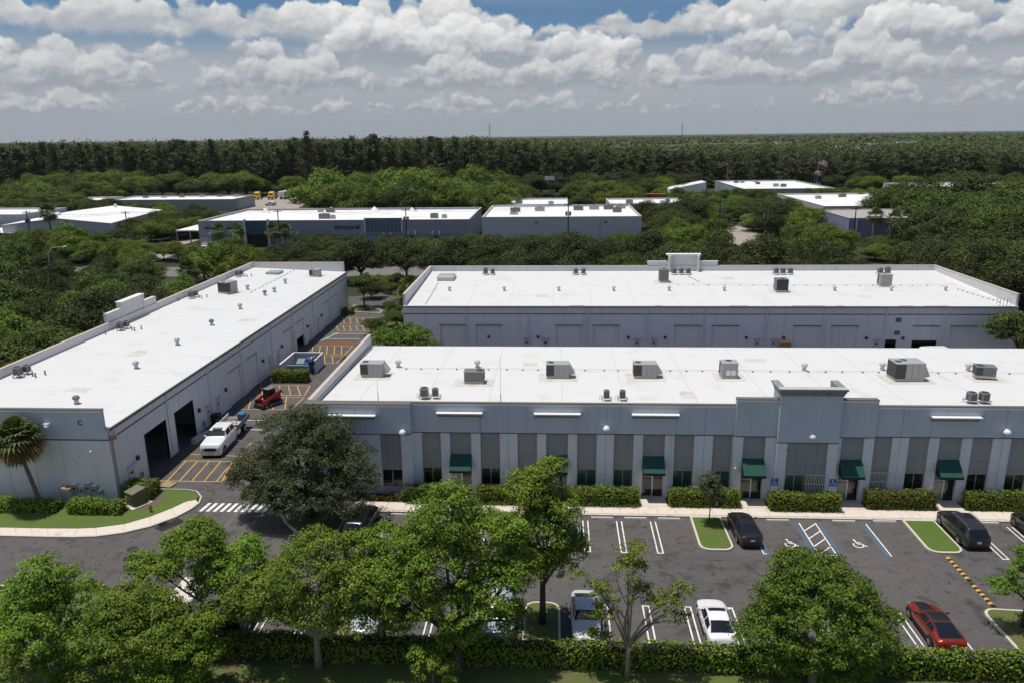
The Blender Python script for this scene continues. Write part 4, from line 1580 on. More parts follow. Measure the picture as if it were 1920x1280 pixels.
def wall_text(parent, off, txt, x, y, z, size, m, extrude=.05):
    tc_ = bpy.data.curves.new('lettering', 'FONT')
    tc_.body = txt
    tc_.size = size
    tc_.extrude = extrude
    tc_.materials.append(m)
    o_ = bpy.data.objects.new('lettering', tc_)
    o_.location = (x - off[0], y - off[1], z - off[2])
    o_.rotation_euler = (R(90), 0, 0)
    return solid_text(o_, 'lettering', parent)


wall_text(E_, (ex, ey, 0), '1501 BLUEPORT ROAD', -101.6, 215.7, 5.1, .95, M['black'])
wall_text(E_, (ex, ey, 0), 'structural', -63.4, 215.7, 5.0, 1.9, M['black'])
# canopy annex left of it
b = MB()
A_ = thing('open_shed', 'low white-roofed open shed left of the dark blue hall', 'shed', (-107.5, 228, 0))
MB().box(-4.2, 4.2, -9, 9, 4.2, 4.5).build('roof', ROOF2, A_)
for x, y in ((-4, -8.8), (0, -8.8), (4, -8.8), (-4, 8.8), (4, 8.8)):
    MB().box(x - .15, x + .15, y - .15, y + .15, 0, 4.19).build('post', M['acmid'], A_)
MB().box(-4, 4, 8.5, 8.7, 0, 4.1).build('back_wall', WT, A_)
struct('yard', MB().poly([(-118, 182), (-103.4, 182), (-103.4, 232), (-118, 232)], -.01), mk('pale_yard', (.34, .29, .25), .95, .2, .3))
# light grey hall
F_ = flat_building('warehouse_hall', 'light grey flat-roofed hall right of the dark blue one', -20.9, 24.0, 216.5, 254, 8.0, WL, units=[(-14, 2, 3, 1.3), (-6.5, 4, 3, 1.3), (5.5, 6, 3, 1.4), (10.5, 8, 3, 1.4), (15, 8, 3, 1.4), (19, 11, 3, 1.4), (17, -1, 2.6, 1.5), (-14, -6, 2.4, .7)])
b = MB((1.55, 235.2, 0))
b.box(12.0, 12.3, 216.2, 216.49, 0, 7.6)
b.build('downpipe', WL, F_)
for x in (-5.5, 14.0):
    MB((1.55, 235.2, 0)).box(x - .4, x + .4, 216.3, 216.49, 6.2, 6.8).build('wall_vent', M['acmid'], F_)
flat_building('warehouse_hall', 'low white roof behind the light grey hall, left part', -20, 4.5, 279, 307, 6.0, WL, units=[(-6, -4, 2.5, 1.2), (6, -6, 2, 1.0)])
flat_building('warehouse_hall', 'low white roof behind the light grey hall, right part', 19.5, 47, 280, 304, 6.0, WL, units=[(-6, -4, 2.5, 1.2), (6, -6, 2, 1.0), (9, 3, 1.6, 1)])
flat_building('warehouse_hall', 'long low hall beside the far gravel yard with yellow trucks', -196, -139.0, 326, 350, 5.0, mk('grey_green_wall', (.32, .36, .36), .8, .1), units=[(-20, 6, 2, 1), (-12, 7, 2, 1), (-4, 8, 2, 1), (5, 9, 2, 1), (13, 10, 2, 1), (21, 9, 2, 1)])
flat_building('warehouse_hall', 'small white roof left of the long low hall', -214, -199, 326, 346, 5.0, WL)
struct('yard', MB().poly([(-138, 332), (-114, 328), (-120, 400), (-160, 400), (-160, 352), (-138, 351)], -.01), MATS['pale_yard'])
# flag buildings
flat_building('office_hall', 'far white-roofed office by the flagpoles', 85, 126, 357, 421, 5.5, mk('teal_trim_wall', (.30, .40, .42), .8, .1), units=[(-12, 20, 2.2, 1.2), (-9, 20, 2.2, 1.2), (-4, 8, 2, 1.2), (0, -10, 2.4, 1.4), (3, -12, 2.4, 1.4), (-1, 26, 2, 1.0)])
flat_building('office_hall', 'white roof half hidden by trees in front of the flag office', 92, 128, 270, 328, 5.5, WL, units=[(4, 16, 2.6, 1.4), (-8, 8, 2, 1.2)])
flat_building('office_hall', 'long pale roof at the far right beyond the green canopy', 161, 236, 358, 392, 5.5, WL, units=[(-10, 2, 2, 1)])
flat_building('warehouse_hall', 'violet-blue walled hall with a dull grey roof behind the palms', 81.5, 108.5, 218, 244, 7.0, WV, roofm=mk('dull_roof', (.36, .34, .32), .9, .15, .3), par=.1)
for x in (83.5, 88, 92.5):
    MB((95, 231, 0)).box(x, x + .3, 217.7, 217.99, 0, 6.8).build('wall_rib', WL, [o for o in bpy.data.objects if o.name.startswith('warehouse_hall') and o.type == 'EMPTY'][-1])
struct('yard', MB().poly([(40, 181), (66, 181), (62, 262), (44, 262)], -.01), MATS['pale_yard'])


# gabled halls on the west side
def gable_hall(name, label, cx, cy, w, d, h, rise, rz, wallm):
    t = thing(name, label, 'building', (cx, cy, 0), R(rz))
    b = MB()
    b.yprism([(-w, 0), (w, 0), (w, h - .05), (0, h + rise - .05), (-w, h - .05)], -d, d)
    b.build('wall', wallm, t)
    for s in (-1, 1):
        b = MB()
        b.hexa([(0, -d - .3, h + rise), (s * (w + .3), -d - .3, h), (s * (w + .3), d + .3, h), (0, d + .3, h + rise)], [(0, -d - .3, h + rise + .15), (s * (w + .3), -d - .3, h + .15), (s * (w + .3), d + .3, h + .15), (0, d + .3, h + rise + .15)])
        b.build('roof', ROOF2, t)
    return t


G1 = gable_hall('gabled_hall', 'wide gabled white-roofed hall at the far left, by the power pole', -151.5, 241, 15.5, 21, 6.2, 1.8, 8, WL)
MB().lathe((-9, -2, 7.3), [(1.6, 0), (1.6, .6), (1.2, .8)], 12).build('roof_vent', ROOF2, G1)
MB().lathe((2, 17, 8.0), [(.5, 0), (.5, 1.0)], 8).build('roof_vent', ROOF2, G1)
flat_building('low_annex', 'low teal-walled annex with white roof at the left edge', -186, -160, 216, 231, 4.2, WT, par=.05)
flat_building('warehouse_hall', 'grey-walled block behind the teal annex at the left edge', -205, -172, 238, 262, 7.5, WL)

# white arched shelter in the far yard
S_ = thing('arched_shelter', 'white arched fabric shelter among far trees', 'shelter', (-139.5, 446, 0), R(-38))
b = MB()
n = 14
vs, fs = [], []
for y in (-8, 8):
    for i in range(n + 1):
        a = math.pi * i / n
        vs.append((7 * math.cos(a), y, 2.5 + 6.5 * math.sin(a)))
for i in range(n):
    fs.append((i, i + 1, n + 2 + i, n + 1 + i))
b.add(vs, fs)
b.build('cover', M['lampw'], S_)
for i in range(0, n + 1, 7):
    pass
MB().box(-7.1, -6.9, -8, 8, 0, 2.5).build('side_wall', M['lampw'], S_)
MB().box(6.9, 7.1, -8, 8, 0, 2.5).build('side_wall', M['lampw'], S_)
# scattered far roofs in and beyond the pine wood
rr = random.Random(5)
_fh = sorted((rr.uniform(-.35, .45), rr.uniform(640, 1150)) for _ in range(26))
_nth = 'first second third fourth fifth sixth seventh eighth ninth tenth eleventh twelfth thirteenth fourteenth fifteenth sixteenth seventeenth eighteenth nineteenth twentieth 21st 22nd 23rd 24th 25th 26th'.split()
for i, (az_, y) in enumerate(_fh):
    x = az_ * y
    q = flat_building('far_house', None, x - rr.uniform(8, 16), x + rr.uniform(8, 16), y, y + rr.uniform(9, 18), rr.uniform(14.6, 16.0), ROOF2, par=.1)
    tag(q, 'tiny white roof showing above the far wood, %s from the left' % _nth[i], 'building', 'tiny roofs in the far wood')

# ================================================================== machines on the roofs
def rooftop_unit(loc, rz, label, w=2.2, d=1.35, h=1.15, fans=1, hood=True, dark=False, side='coil', group='packaged units on the roofs'):
    """packaged air conditioner: curb, casing, coil grille, top fan, weather hood. Local x along its length."""
    t = thing('rooftop_air_conditioner', label, 'air conditioner', loc, rz, group)
    cm = M['acmid'] if dark else M['acgrey']
    b = MB()
    b.box(-w / 2 + .06, w / 2 - .06, -d / 2 + .06, d / 2 - .06, 0, .2)
    b.build('curb', M['acbase'], t)
    b = MB()
    b.box(-w / 2, w / 2, -d / 2, d / 2, .2, .26)
    b.build('base_rail', M['galv'], t)
    b = MB()
    b.box(-w / 2 + .02, w / 2 - .02, -d / 2 + .02, d / 2 - .02, .262, h)
    b.build('casing', cm, t, bevel=.02)
    b = MB()
    b.box(-w / 2 - .02, w / 2 + .02, -d / 2 - .02, d / 2 + .02, h + .001, h + .05)
    b.build('lid', cm, t, bevel=.012)
    # coil grille with louvres at one end
    b = MB()
    gx = -w / 2 + w * .34
    b.box(-w / 2 - .002, gx, -d / 2 - .001, -d / 2 + .018, .32, h - .05)
    b.box(-w / 2 - .001, -w / 2 + .018, -d / 2 + .05, d / 2 - .05, .32, h - .05)
    g = b.build('coil_grille', M['acdark'], t)
    b = MB()
    n = 8
    for i in range(n):
        z = .34 + (h - .42) * i / n
        b.box(-w / 2 - .012, gx, -d / 2 - .012, -d / 2 - .002, z, z + .018)
    b.build('louvres', M['acmid'], g)
    # panel lines on the long side
    for i in range(1, 3):
        x = gx + (w / 2 - gx) * i / 3
        b = MB()
        b.box(x - .008, x + .008, -d / 2 + .012, -d / 2 + .019, .3, h - .02)
        b.build('panel_joint', M['acdark'], t)
    for i in range(fans):
        x = -w / 2 + .42 + i * .72
        y = 0 if fans == 1 else (-.22 + .44 * (i % 2))
        b = MB()
        b.lathe((x, y, h + .05), [(.36, 0), (.36, .035), (.31, .05)], 20)
        f = b.build('fan_shroud', cm, t)
        b = MB()
        b.disc((x, y, h + .102), (0, 0, 1), .30, 20)
        b.build('fan_opening', M['black'], f)
        b = MB()
        for q in range(6):
            a = q * math.pi / 6
            b.tube([(x - .31 * math.cos(a), y - .31 * math.sin(a), h + .108), (x + .31 * math.cos(a), y + .31 * math.sin(a), h + .108)], .006, 4)
        for rr in (.1, .2):
            b.tube([(x + rr * math.cos(a), y + rr * math.sin(a), h + .108) for a in np.linspace(0, 2 * math.pi, 13)], .006, 4)
        b.build('fan_guard', M['acmid'], f)
    if hood:
        b = MB()
        hw = d * .42
        b.add([(w / 2 - .02, -hw, h), (w / 2 - .02, hw, h), (w / 2 + .55, -hw, .52), (w / 2 + .55, hw, .52), (w / 2 - .02, -hw, .36), (w / 2 - .02, hw, .36), (w / 2 + .55, -hw, .48), (w / 2 + .55, hw, .48)],
              [(0, 2, 3, 1), (2, 6, 7, 3), (0, 4, 6, 2), (1, 3, 7, 5), (4, 5, 7, 6)])
        b.build('weather_hood', cm, t)
    b = MB()
    b.tube([(w / 2 - .3, -d / 2, .45), (w / 2 - .3, -d / 2 - .18, .42), (w / 2 - .3, -d / 2 - .18, .05)], .02, 5)
    b.build('drain_pipe', M['acbase'], t)
    return t


rooftop_unit((-18.1, 71.55, roof_z(71.5)), 0, 'tall grey rooftop air conditioner nearest the west parapet of the office roof', 2.25, 1.35, 1.35)
o = rooftop_unit((-7.75, 69.5, roof_z(69.5)), math.pi, 'dark open-sided rooftop air conditioner on a pale frame, next after the west one', 1.9, 1.3, 1.15, 1, False, True)
o = rooftop_unit((.25, 71.5, roof_z(71.5)), 0, 'grey hooded rooftop air conditioner in line above the second awning from the west', 2.25, 1.35, 1.4)
o = rooftop_unit((8.75, 71.7, roof_z(71.7)), 0, 'grey hooded rooftop air conditioner midway along the office roof, above the third awning', 2.25, 1.35, 1.4)
o = rooftop_unit((16.85, 71.9, roof_z(71.9)), -math.pi / 2, 'upright grey air conditioner with two white vents, left of the roof tower', 1.35, 1.55, 1.5, 1, False)
for s in (-.38, .12):
    MB().box(.69, .70, s - .0, s + .42, .35, .85).build('white_vent', M['lampw'], o)
    MB().box(-.70, -.69, s, s + .42, .35, .85).build('white_vent', M['lampw'], o)
rooftop_unit((33.45, 71.5, roof_z(71.5)), R(2), 'largest rooftop air conditioner, two fans, right of the roof tower', 2.75, 1.9, 1.75, 2, True)
o = rooftop_unit((40.95, 71.9, roof_z(71.9) + .15), R(-12), 'dark rooftop air conditioner raised on legs at the eastern edge of the office roof', 1.75, 1.25, 1.05, 1, False, True)
# back building
rooftop_unit((17.3, 121.6, sroof(121.6)), -math.pi / 2, 'tall grey unit near the far tower of the building behind', 1.5, 1.45, 2.0, 1, False, True)
rooftop_unit((33.9, 115.0, sroof(115)), math.pi / 2, 'dark boxy unit with hood on the middle of the rear roof', 1.7, 1.75, 1.9, 1, True, True)
rooftop_unit((50.6, 118.6, sroof(118.6)), -math.pi / 2, 'grey-green boxy unit towards the eastern end of the rear roof', 1.45, 1.7, 1.8, 1, False)
# warehouse
rooftop_unit((-50.6, 113.2, wroof(-50.6)), R(68), 'largest air conditioner on the warehouse roof, past the parapet tower', 2.3, 1.9, 1.75, 1, False)
rooftop_unit((-42.0, 129.8, wroof(-42)), 0, 'greenish-grey unit near the far end of the warehouse roof', 1.75, 1.6, 1.2, 1, False)


def condenser(loc, rz, label, w=.82, h=.92, tall=False, sc=.78, group='condensers on roof stands', stand=True):
    """small split condenser: slotted sides, round fan on top, on two rails"""
    t = thing('condenser', label, 'air conditioner', loc, rz, group)
    t.scale = (sc, sc, sc)
    z0 = .38 if stand else .06
    if stand:
        b = MB()
        for y in (-w * .34, w * .34):
            b.box(-w * .75, w * .75, y - .035, y + .035, z0 - .08, z0)
            for x in (-w * .6, w * .6):
                b.box(x - .03, x + .03, y - .03, y + .03, 0, z0 - .08)
        b.build('stand', M['galv'], t)
    b = MB()
    if tall:
        b.box(-w * .38, w * .38, -w * .3, w * .3, z0, z0 + h)
    else:
        c = w / 2
        q = .18 * w
        pts = [(-c + q, -c), (c - q, -c), (c, -c + q), (c, c - q), (c - q, c), (-c + q, c), (-c, c - q), (-c, -c + q)]
        b.prism(pts, z0, z0 + h)
    b.build('casing', M['acmid'], t, bevel=.015)
    b = MB()
    s = (w * .38, w * .3) if tall else (w * .33, w * .5)
    n = 9
    for i in range(n):
        z = z0 + .07 + (h - .2) * i / n
        b.box(-s[0] + .03, s[0] - .03, -s[1] - .008, -s[1] + .004, z, z + .03)
        if not tall:
            b.box(-s[1] - .008, -s[1] + .004, -s[0] + .03, s[0] - .03, z, z + .03)
    b.build('louvres', M['acdark'], t)
    r = w * (.26 if tall else .42)
    b = MB()
    b.lathe((0, 0, z0 + h), [(r + .04, 0), (r + .04, .04), (r, .05)], 18)
    f = b.build('fan_shroud', M['acgrey'], t)
    b = MB()
    b.disc((0, 0, z0 + h + .052), (0, 0, 1), r, 18)
    b.build('fan_opening', M['black'], f)
    b = MB()
    for q in range(4):
        a = q * math.pi / 4
        b.tube([(-r * math.cos(a), -r * math.sin(a), z0 + h + .06), (r * math.cos(a), r * math.sin(a), z0 + h + .06)], .007, 4)
    b.build('fan_guard', M['acmid'], f)
    b = MB()
    b.tube([(-w * .5, .1, z0 + .2), (-w * .9, .15, z0 + .15), (-w * .95, .15, .02)], .02, 5)
    b.build('refrigerant_line', M['black'], t)
    return t


z1 = roof_z(64.3)
condenser((-11.75, 64.35, z1), 0, 'larger of two condensers behind the front parapet by the facade step', .95, .9)
condenser((-10.75, 64.4, z1), 0, 'slim tan-topped condenser beside the larger one near the west facade step', .9, .85, True)
condenser((4.55, 64.2, z1), 0, 'left one of the slim condenser pair behind the parapet between awnings', .85, .85, True)
condenser((5.95, 64.2, z1), 0, 'right one of the slim condenser pair behind the parapet between awnings', .85, .85, True)
condenser((35.9, 64.3, z1), 0, 'left one of the two dark square condensers right of the roof tower', .95, .85)
condenser((36.95, 64.3, z1), 0, 'right one of the two dark square condensers right of the roof tower', .95, .85)
z2 = sroof(126.8)
for x, t in ((-11.8, 'taller one of the pair nearest the west parapet of the rear roof'), (-10.6, 'lower one of the pair nearest the west parapet of the rear roof'),
             (3.4, 'left one of the small pair against the far parapet, west of its tower'), (4.7, 'right one of the small pair against the far parapet, west of its tower'),
             (19.8, 'left one of three in front of the far parapet tower'), (20.95, 'middle one of three in front of the far parapet tower'), (22.1, 'right one of three in front of the far parapet tower'),
             (36.5, 'left one of three in a row by the far parapet, east of the tower'), (37.6, 'middle one of three in a row by the far parapet, east of the tower'), (38.8, 'right one of three in a row by the far parapet, east of the tower'),
             (53.3, 'left one of two behind the eastern boxy unit'), (54.5, 'right one of two behind the eastern boxy unit')):
    condenser((x, 127.0, z2), rnd.uniform(-.1, .1), 'condenser, ' + t, .95 if x != -10.6 else .8, 1.15 if x in (-11.8, 54.5) else .95)
for (x, y), t in (((-53.9, 70.2), 'nearest the camera'), ((-54.0, 89.0), 'just before the parapet tower'), ((-54.0, 108.1), 'just past the parapet tower'), ((-54.2, 125.8), 'nearest the far end')):
    condenser((x, y, wroof(x)), R(90), 'condenser by the warehouse west parapet, ' + t, .95, .95)
    condenser((x + .15, y + 1.05, wroof(x)), R(90), 'smaller condenser behind the warehouse west parapet one, ' + t, .85, .8)

# ================================================================== vehicles
def paint_mat(name, col, metal=.0, rough=.28):
    return mk(name, col, rough, .03, 1.0, metal=metal, spec=.5, coat=.6)


CARGLASS = mk('car_glass', (.012, .014, .016), .05, .05, 1, spec=.8)
RED = mk('tail_lamp', (.22, .012, .012), .25, .1, 3, spec=.6)
CLEAR = mk('head_lamp', (.60, .62, .64), .15, .1, 3, spec=.8)
RIM = mk('alloy_rim', (.42, .42, .43), .35, .08, 5, metal=.7)
PLATE = mk('number_plate', (.62, .62, .60), .5, .05)
CHROME = mk('bright_trim', (.62, .62, .62), .25, .03, metal=.9)


def smooth_prof(ts, keys, passes=2):
    xs, ys = zip(*keys)
    v = np.interp(ts, xs, ys)
    for _ in range(passes):
        w = v.copy()
        w[1:-1] = (v[:-2] + 2 * v[1:-1] + v[2:]) / 4
        v = w
    return v


CARS = {
    # all keys run from the nose (0) to the tail (1)
    'sedan': dict(L=4.85, W=1.86, top=[(0, .52), (.02, .66), (.06, .74), (.16, .84), (.285, .95), (.30, .98), (.425, 1.385), (.50, 1.44), (.60, 1.43), (.70, 1.36), (.875, 1.06), (.90, 1.04), (.97, 1.02), (.99, .92), (1, .62)],
                  belt=[(0, .48), (.06, .66), (.2, .80), (.30, .90), (.6, .94), (.85, .97), (.97, .93), (1, .6)],
                  wb=[(0, .58), (.015, .72), (.06, .84), (.15, .905), (.35, .93), (.75, .93), (.92, .87), (.985, .76), (1, .66)],
                  wr=[(0, .5), (.28, .80), (.31, .76), (.43, .585), (.62, .60), (.74, .60), (.86, .70), (.90, .76), (1, .6)],
                  ws=(.300, .418), rw=(.700, .868), sw=(.355, .80), wheels=(.185, .775), r=.335),
    'coupe': dict(L=4.75, W=1.90, top=[(0, .50), (.02, .64), (.06, .74), (.16, .85), (.30, .95), (.33, .99), (.45, 1.33), (.53, 1.38), (.62, 1.36), (.74, 1.25), (.93, 1.00), (.965, .99), (.985, .90), (1, .62)],
                  belt=[(0, .48), (.06, .66), (.2, .82), (.33, .92), (.6, .93), (.85, .95), (.97, .90), (1, .6)],
                  wb=[(0, .60), (.015, .74), (.06, .86), (.15, .93), (.40, .92), (.60, .92), (.78, .96), (.94, .90), (.985, .80), (1, .70)],
                  wr=[(0, .5), (.31, .80), (.34, .74), (.46, .56), (.62, .57), (.76, .60), (.92, .72), (1, .6)],
                  ws=(.325, .445), rw=(.66, .925), sw=(.375, .80), wheels=(.19, .79), r=.345),
    'suv': dict(L=4.95, W=1.97, top=[(0, .62), (.015, .82), (.05, .95), (.14, 1.04), (.255, 1.12), (.27, 1.15), (.375, 1.62), (.45, 1.70), (.60, 1.72), (.82, 1.68), (.90, 1.62), (.985, 1.10), (.995, .95), (1, .70)],
                belt=[(0, .55), (.05, .84), (.2, .98), (.28, 1.06), (.6, 1.10), (.9, 1.12), (.985, 1.02), (1, .66)],
                wb=[(0, .66), (.012, .80), (.05, .91), (.13, .965), (.35, .985), (.78, .985), (.93, .95), (.985, .88), (1, .80)],
                wr=[(0, .6), (.25, .86), (.28, .80), (.39, .66), (.60, .68), (.82, .67), (.90, .66), (.985, .80), (1, .7)],
                ws=(.268, .37), rw=(.905, .978), sw=(.325, .89), wheels=(.175, .775), r=.375),
    'van': dict(L=5.4, W=2.02, top=[(0, .65), (.012, .86), (.04, 1.0), (.12, 1.10), (.19, 1.22), (.30, 1.95), (.36, 2.10), (.60, 2.14), (.93, 2.12), (.985, 2.0), (.993, 1.2), (1, .75)],
                belt=[(0, .55), (.04, .85), (.2, 1.10), (.6, 1.18), (.95, 1.18), (.99, 1.05), (1, .66)],
                wb=[(0, .70), (.01, .85), (.05, .95), (.13, 1.0), (.35, 1.01), (.9, 1.01), (.985, .98), (1, .92)],
                wr=[(0, .6), (.18, .90), (.30, .80), (.6, .83), (.93, .83), (.985, .83), (1, .7)],
                ws=(.195, .30), rw=(.975, .989), sw=(.23, .47), wheels=(.165, .79), r=.36),
    'cab': dict(L=4.35, W=2.05, top=[(0, .95), (.012, 1.18), (.06, 1.30), (.28, 1.38), (.36, 1.42), (.375, 1.46), (.50, 1.90), (.56, 1.97), (.75, 1.98), (.95, 1.95), (.985, 1.88), (.992, 1.3), (1, .75)],
                belt=[(0, .80), (.06, 1.20), (.3, 1.30), (.6, 1.36), (.95, 1.36), (.99, 1.2), (1, .7)],
                wb=[(0, .86), (.012, .95), (.05, 1.0), (.13, 1.02), (.9, 1.02), (.985, 1.0), (1, .98)],
                wr=[(0, .82), (.34, .93), (.38, .88), (.52, .74), (.75, .75), (.95, .75), (1, .75)],
                ws=(.375, .495), rw=(.987, .9915), sw=(.44, .95), wheels=(.215, 1.6), r=.41),
}


def grid_part(name, P, sel, m, parent, smooth=True):
    """the faces of a station grid picked by sel, as a mesh of their own"""
    ns, nc = P.shape[:2]
    idx, vs, fs = {}, [], []
    for i in range(ns - 1):
        for j in range(nc - 1):
            if not sel[i, j]:
                continue
            f = []
            for a, c in ((i, j), (i, j + 1), (i + 1, j + 1), (i + 1, j)):
                if (a, c) not in idx:
                    idx[(a, c)] = len(vs)
                    vs.append(tuple(P[a, c]))
                f.append(idx[(a, c)])
            fs.append(tuple(f))
    if not fs:
        return None
    me = bpy.data.meshes.new(name)
    me.from_pydata(vs, [], fs)
    if smooth:
        me.polygons.foreach_set('use_smooth', [True] * len(fs))
    me.materials.append(m)
    return put(bpy.data.objects.new(name, me), parent)


def make_car(kind, name, label, cat, loc, rz, pm, group=None, sunroof=False, rails=False, blackroof=False, stripe=False, scale=1.0, trim=None, wheels=True, parent=None):
    """local +y is the nose"""
    d = CARS[kind]
    Ln, W = d['L'], d['W']
    t = parent or thing(name, label, cat, loc, rz, group)
    ns = 64
    ts = np.linspace(0, 1, ns)
    top, belt, wb, wr = (smooth_prof(ts, d[k_], 1) for k_ in ('top', 'belt', 'wb', 'wr'))
    rows = []
    for i, u in enumerate(ts):
        y = Ln / 2 - u * Ln
        zt, zb, b_, r_ = top[i], min(belt[i], top[i] - .02), wb[i], min(wr[i], wb[i] * .97)
        zs = .24 if .03 < u < .97 else .30
        pts = [(b_ * .86, zs - .04), (b_ * .955, zs + .02), (b_ * .985, zs + .18), (b_ * 1.0, (zs + zb) / 2), (b_ * .995, zb - .10), (b_ * .975, zb - .02), (b_ * .955, zb + .005)]
        e = max(zt - zb, .02)
        rt = min(.045, e * .5)
        for q in (.12, .36, .62, .86):
            pts.append((b_ * .95 + (r_ - b_ * .95) * q ** 1.15, zb + .01 + (zt - rt - zb - .01) * q))
        pts += [(r_ * .985, zt - rt * .55), (r_ * .90, zt - rt * .2), (r_ * .62, zt - .004), (r_ * .30, zt + .006)]
        half = pts + [(0, zt + .010)]
        full = half + [(-x, z) for x, z in half[-2::-1]]
        rows.append([(x, y, z) for x, z in full])
    P = np.array(rows)
    nc = P.shape[1]
    U = (ts[:-1] + ts[1:]) / 2
    side = np.zeros((ns - 1, nc - 1), bool)
    topm = np.zeros_like(side)
    side[:, 7:10] = True
    side[:, nc - 11:nc - 8] = True
    topm[:, 11:nc - 12] = True
    inr = lambda r: ((U > r[0]) & (U < r[1]))[:, None]
    ws = topm & inr(d['ws'])
    rw = topm & inr(d['rw'])
    # the side glass follows the slope of the pillars
    sw = side & inr(d['sw'])
    pil = sw & (inr((d['sw'][0] + (d['sw'][1] - d['sw'][0]) * .52, d['sw'][0] + (d['sw'][1] - d['sw'][0]) * .565)))
    sw &= ~pil
    for j, cut in ((9, .035), (nc - 11, .035), (8, .018), (nc - 10, .018)):
        sw[:, j] &= ((U > d['sw'][0] + cut) & (U < d['sw'][1] - cut * 1.3))
    roofm = topm & inr((d['ws'][1] + .005, d['rw'][0] - .005))
    sr = roofm & inr((d['ws'][1] + .02, d['ws'][1] + .10 if kind != 'suv' else d['ws'][1] + .24))
    sr[:, :12] = False
    sr[:, nc - 13:] = False
    if not sunroof:
        sr[:] = False
    rest = ~(ws | rw | sw | sr)
    if blackroof:
        grid_part('roof', P, roofm & rest, M['black'], t)
        rest &= ~roofm
    if stripe:
        st = topm & inr((.05, d['ws'][0] - .02))
        st[:, :13] = False
        st[:, nc - 14:] = False
        grid_part('bonnet_stripe', P, st, M['black'], t)
        rest &= ~st
    body = grid_part('body', P, rest, pm, t)
    # closing panels at nose, tail and underneath
    b = MB()
    for i in (0, ns - 1):
        b.add([tuple(p) for p in P[i]], [tuple(range(nc)) if i else tuple(range(nc - 1, -1, -1))])
    b.build('end_panel', pm, t)
    b = MB()
    b.box(-W * .42, W * .42, -Ln * .47, Ln * .47, .19, .23)
    b.build('underbody', M['black'], t)
    grid_part('windscreen', P, ws, CARGLASS, t)
    grid_part('rear_window', P, rw, CARGLASS, t)
    left = sw.copy(); left[:, :nc // 2] = False
    right = sw.copy(); right[:, nc // 2:] = False
    grid_part('side_window', P, left, CARGLASS, t)
    grid_part('side_window', P, right, CARGLASS, t)
    if sunroof:
        P2 = P.copy(); P2[..., 2] += .004
        grid_part('sunroof', P2, sr, CARGLASS, t)
    def wid(u): return float(np.interp(u, ts, wb))
    def zb_(u): return float(np.interp(u, ts, belt))
    # wheels with arches
    if wheels:
        for u in d['wheels']:
            if u > 1:
                continue
            y = Ln / 2 - u * Ln
            for s in (-1, 1):
                x = s * wid(u)
                b = MB()
                r = d['r']
                n = 16
                ra = r * 1.16
                for i in range(n):
                    a = math.pi * i / (n - 1)
                arch = [(y + ra * math.cos(math.pi * i / (n - 1)), r + ra * math.sin(math.pi * i / (n - 1))) for i in range(n)] + [(y - ra, .2), (y + ra, .2)]
                b.add([(x * 1.004, yy, zz) for yy, zz in arch], [tuple(range(len(arch)))])
                b.build('wheel_arch', M['black'], t)
                b = MB()
                b.tube([(x * 1.012 - s * .22, y, r), (x * 1.012 - s * .02, y, r), (x * 1.012 + s * .006, y, r)], [r, r, r * .93], 20)
                wl = b.build('wheel', M['rubber'], t)
                b = MB()
                b.disc((x * 1.012 + s * .008, y, r), (s, 0, 0), r * .66, 18)
                b.build('rim_dish', M['acdark'], wl)
                b = MB()
                for q in range(5):
                    a = q * 2 * math.pi / 5
                    b.tube([(x * 1.012 + s * .012, y, r), (x * 1.012 + s * .012, y + r * .64 * math.cos(a), r + r * .64 * math.sin(a))], [.045, .03], 4)
                b.build('rim', RIM, wl)
    # lamps
    for s in (-1, 1):
        u0, u1 = .035, .085
        b = MB()
        hz = zb_(.05) - .02
        b.hexa([(s * wid(.018) * .70, Ln / 2 - .012 * Ln, hz - .10), (s * wid(.05) * .99, Ln / 2 - .048 * Ln, hz - .06), (s * wid(.09) * 1.0, Ln / 2 - .085 * Ln, hz - .02), (s * wid(.06) * .70, Ln / 2 - .06 * Ln, hz - .08)],
               [(s * wid(.02) * .70, Ln / 2 - .022 * Ln, hz + .02), (s * wid(.05) * .965, Ln / 2 - .055 * Ln, hz + .04), (s * wid(.09) * .975, Ln / 2 - .09 * Ln, hz + .06), (s * wid(.06) * .70, Ln / 2 - .06 * Ln, hz + .0)])
        b.build('headlight', CLEAR, t)
        b = MB()
        tz = zb_(.965) - .10
        b.hexa([(s * wid(.985) * .62, -Ln / 2 + .001 * Ln, tz - .07), (s * wid(.97) * 1.004, -Ln / 2 + .035 * Ln, tz - .07), (s * wid(.93) * 1.004, -Ln / 2 + .075 * Ln, tz - .03), (s * wid(.97) * .62, -Ln / 2 + .04 * Ln, tz - .05)],
               [(s * wid(.985) * .62, -Ln / 2 + .006 * Ln, tz + .08), (s * wid(.97) * .985, -Ln / 2 + .036 * Ln, tz + .09), (s * wid(.93) * .99, -Ln / 2 + .075 * Ln, tz + .08), (s * wid(.97) * .62, -Ln / 2 + .04 * Ln, tz + .08)])
        b.build('taillight', RED, t)
        u = d['ws'][0] + .05
        b = MB()
        yy = Ln / 2 - u * Ln
        zz = zb_(u) + .05
        b.hexa([(s * wid(u) * .95, yy - .05, zz), (s * (wid(u) + .17), yy - .06, zz - .01), (s * (wid(u) + .17), yy + .04, zz - .01), (s * wid(u) * .95, yy + .07, zz)],
               [(s * wid(u) * .95, yy - .05, zz + .07), (s * (wid(u) + .16), yy - .05, zz + .13), (s * (wid(u) + .16), yy + .03, zz + .12), (s * wid(u) * .95, yy + .05, zz + .07)])
        b.build('mirror', trim or pm, t)
    b = MB()
    b.box(-.16, .16, -Ln / 2 - .012, -Ln / 2 + .01, .62 if kind in ('suv', 'van') else .66, .77 if kind in ('suv', 'van') else .80)
    b.build('number_plate', PLATE, t)
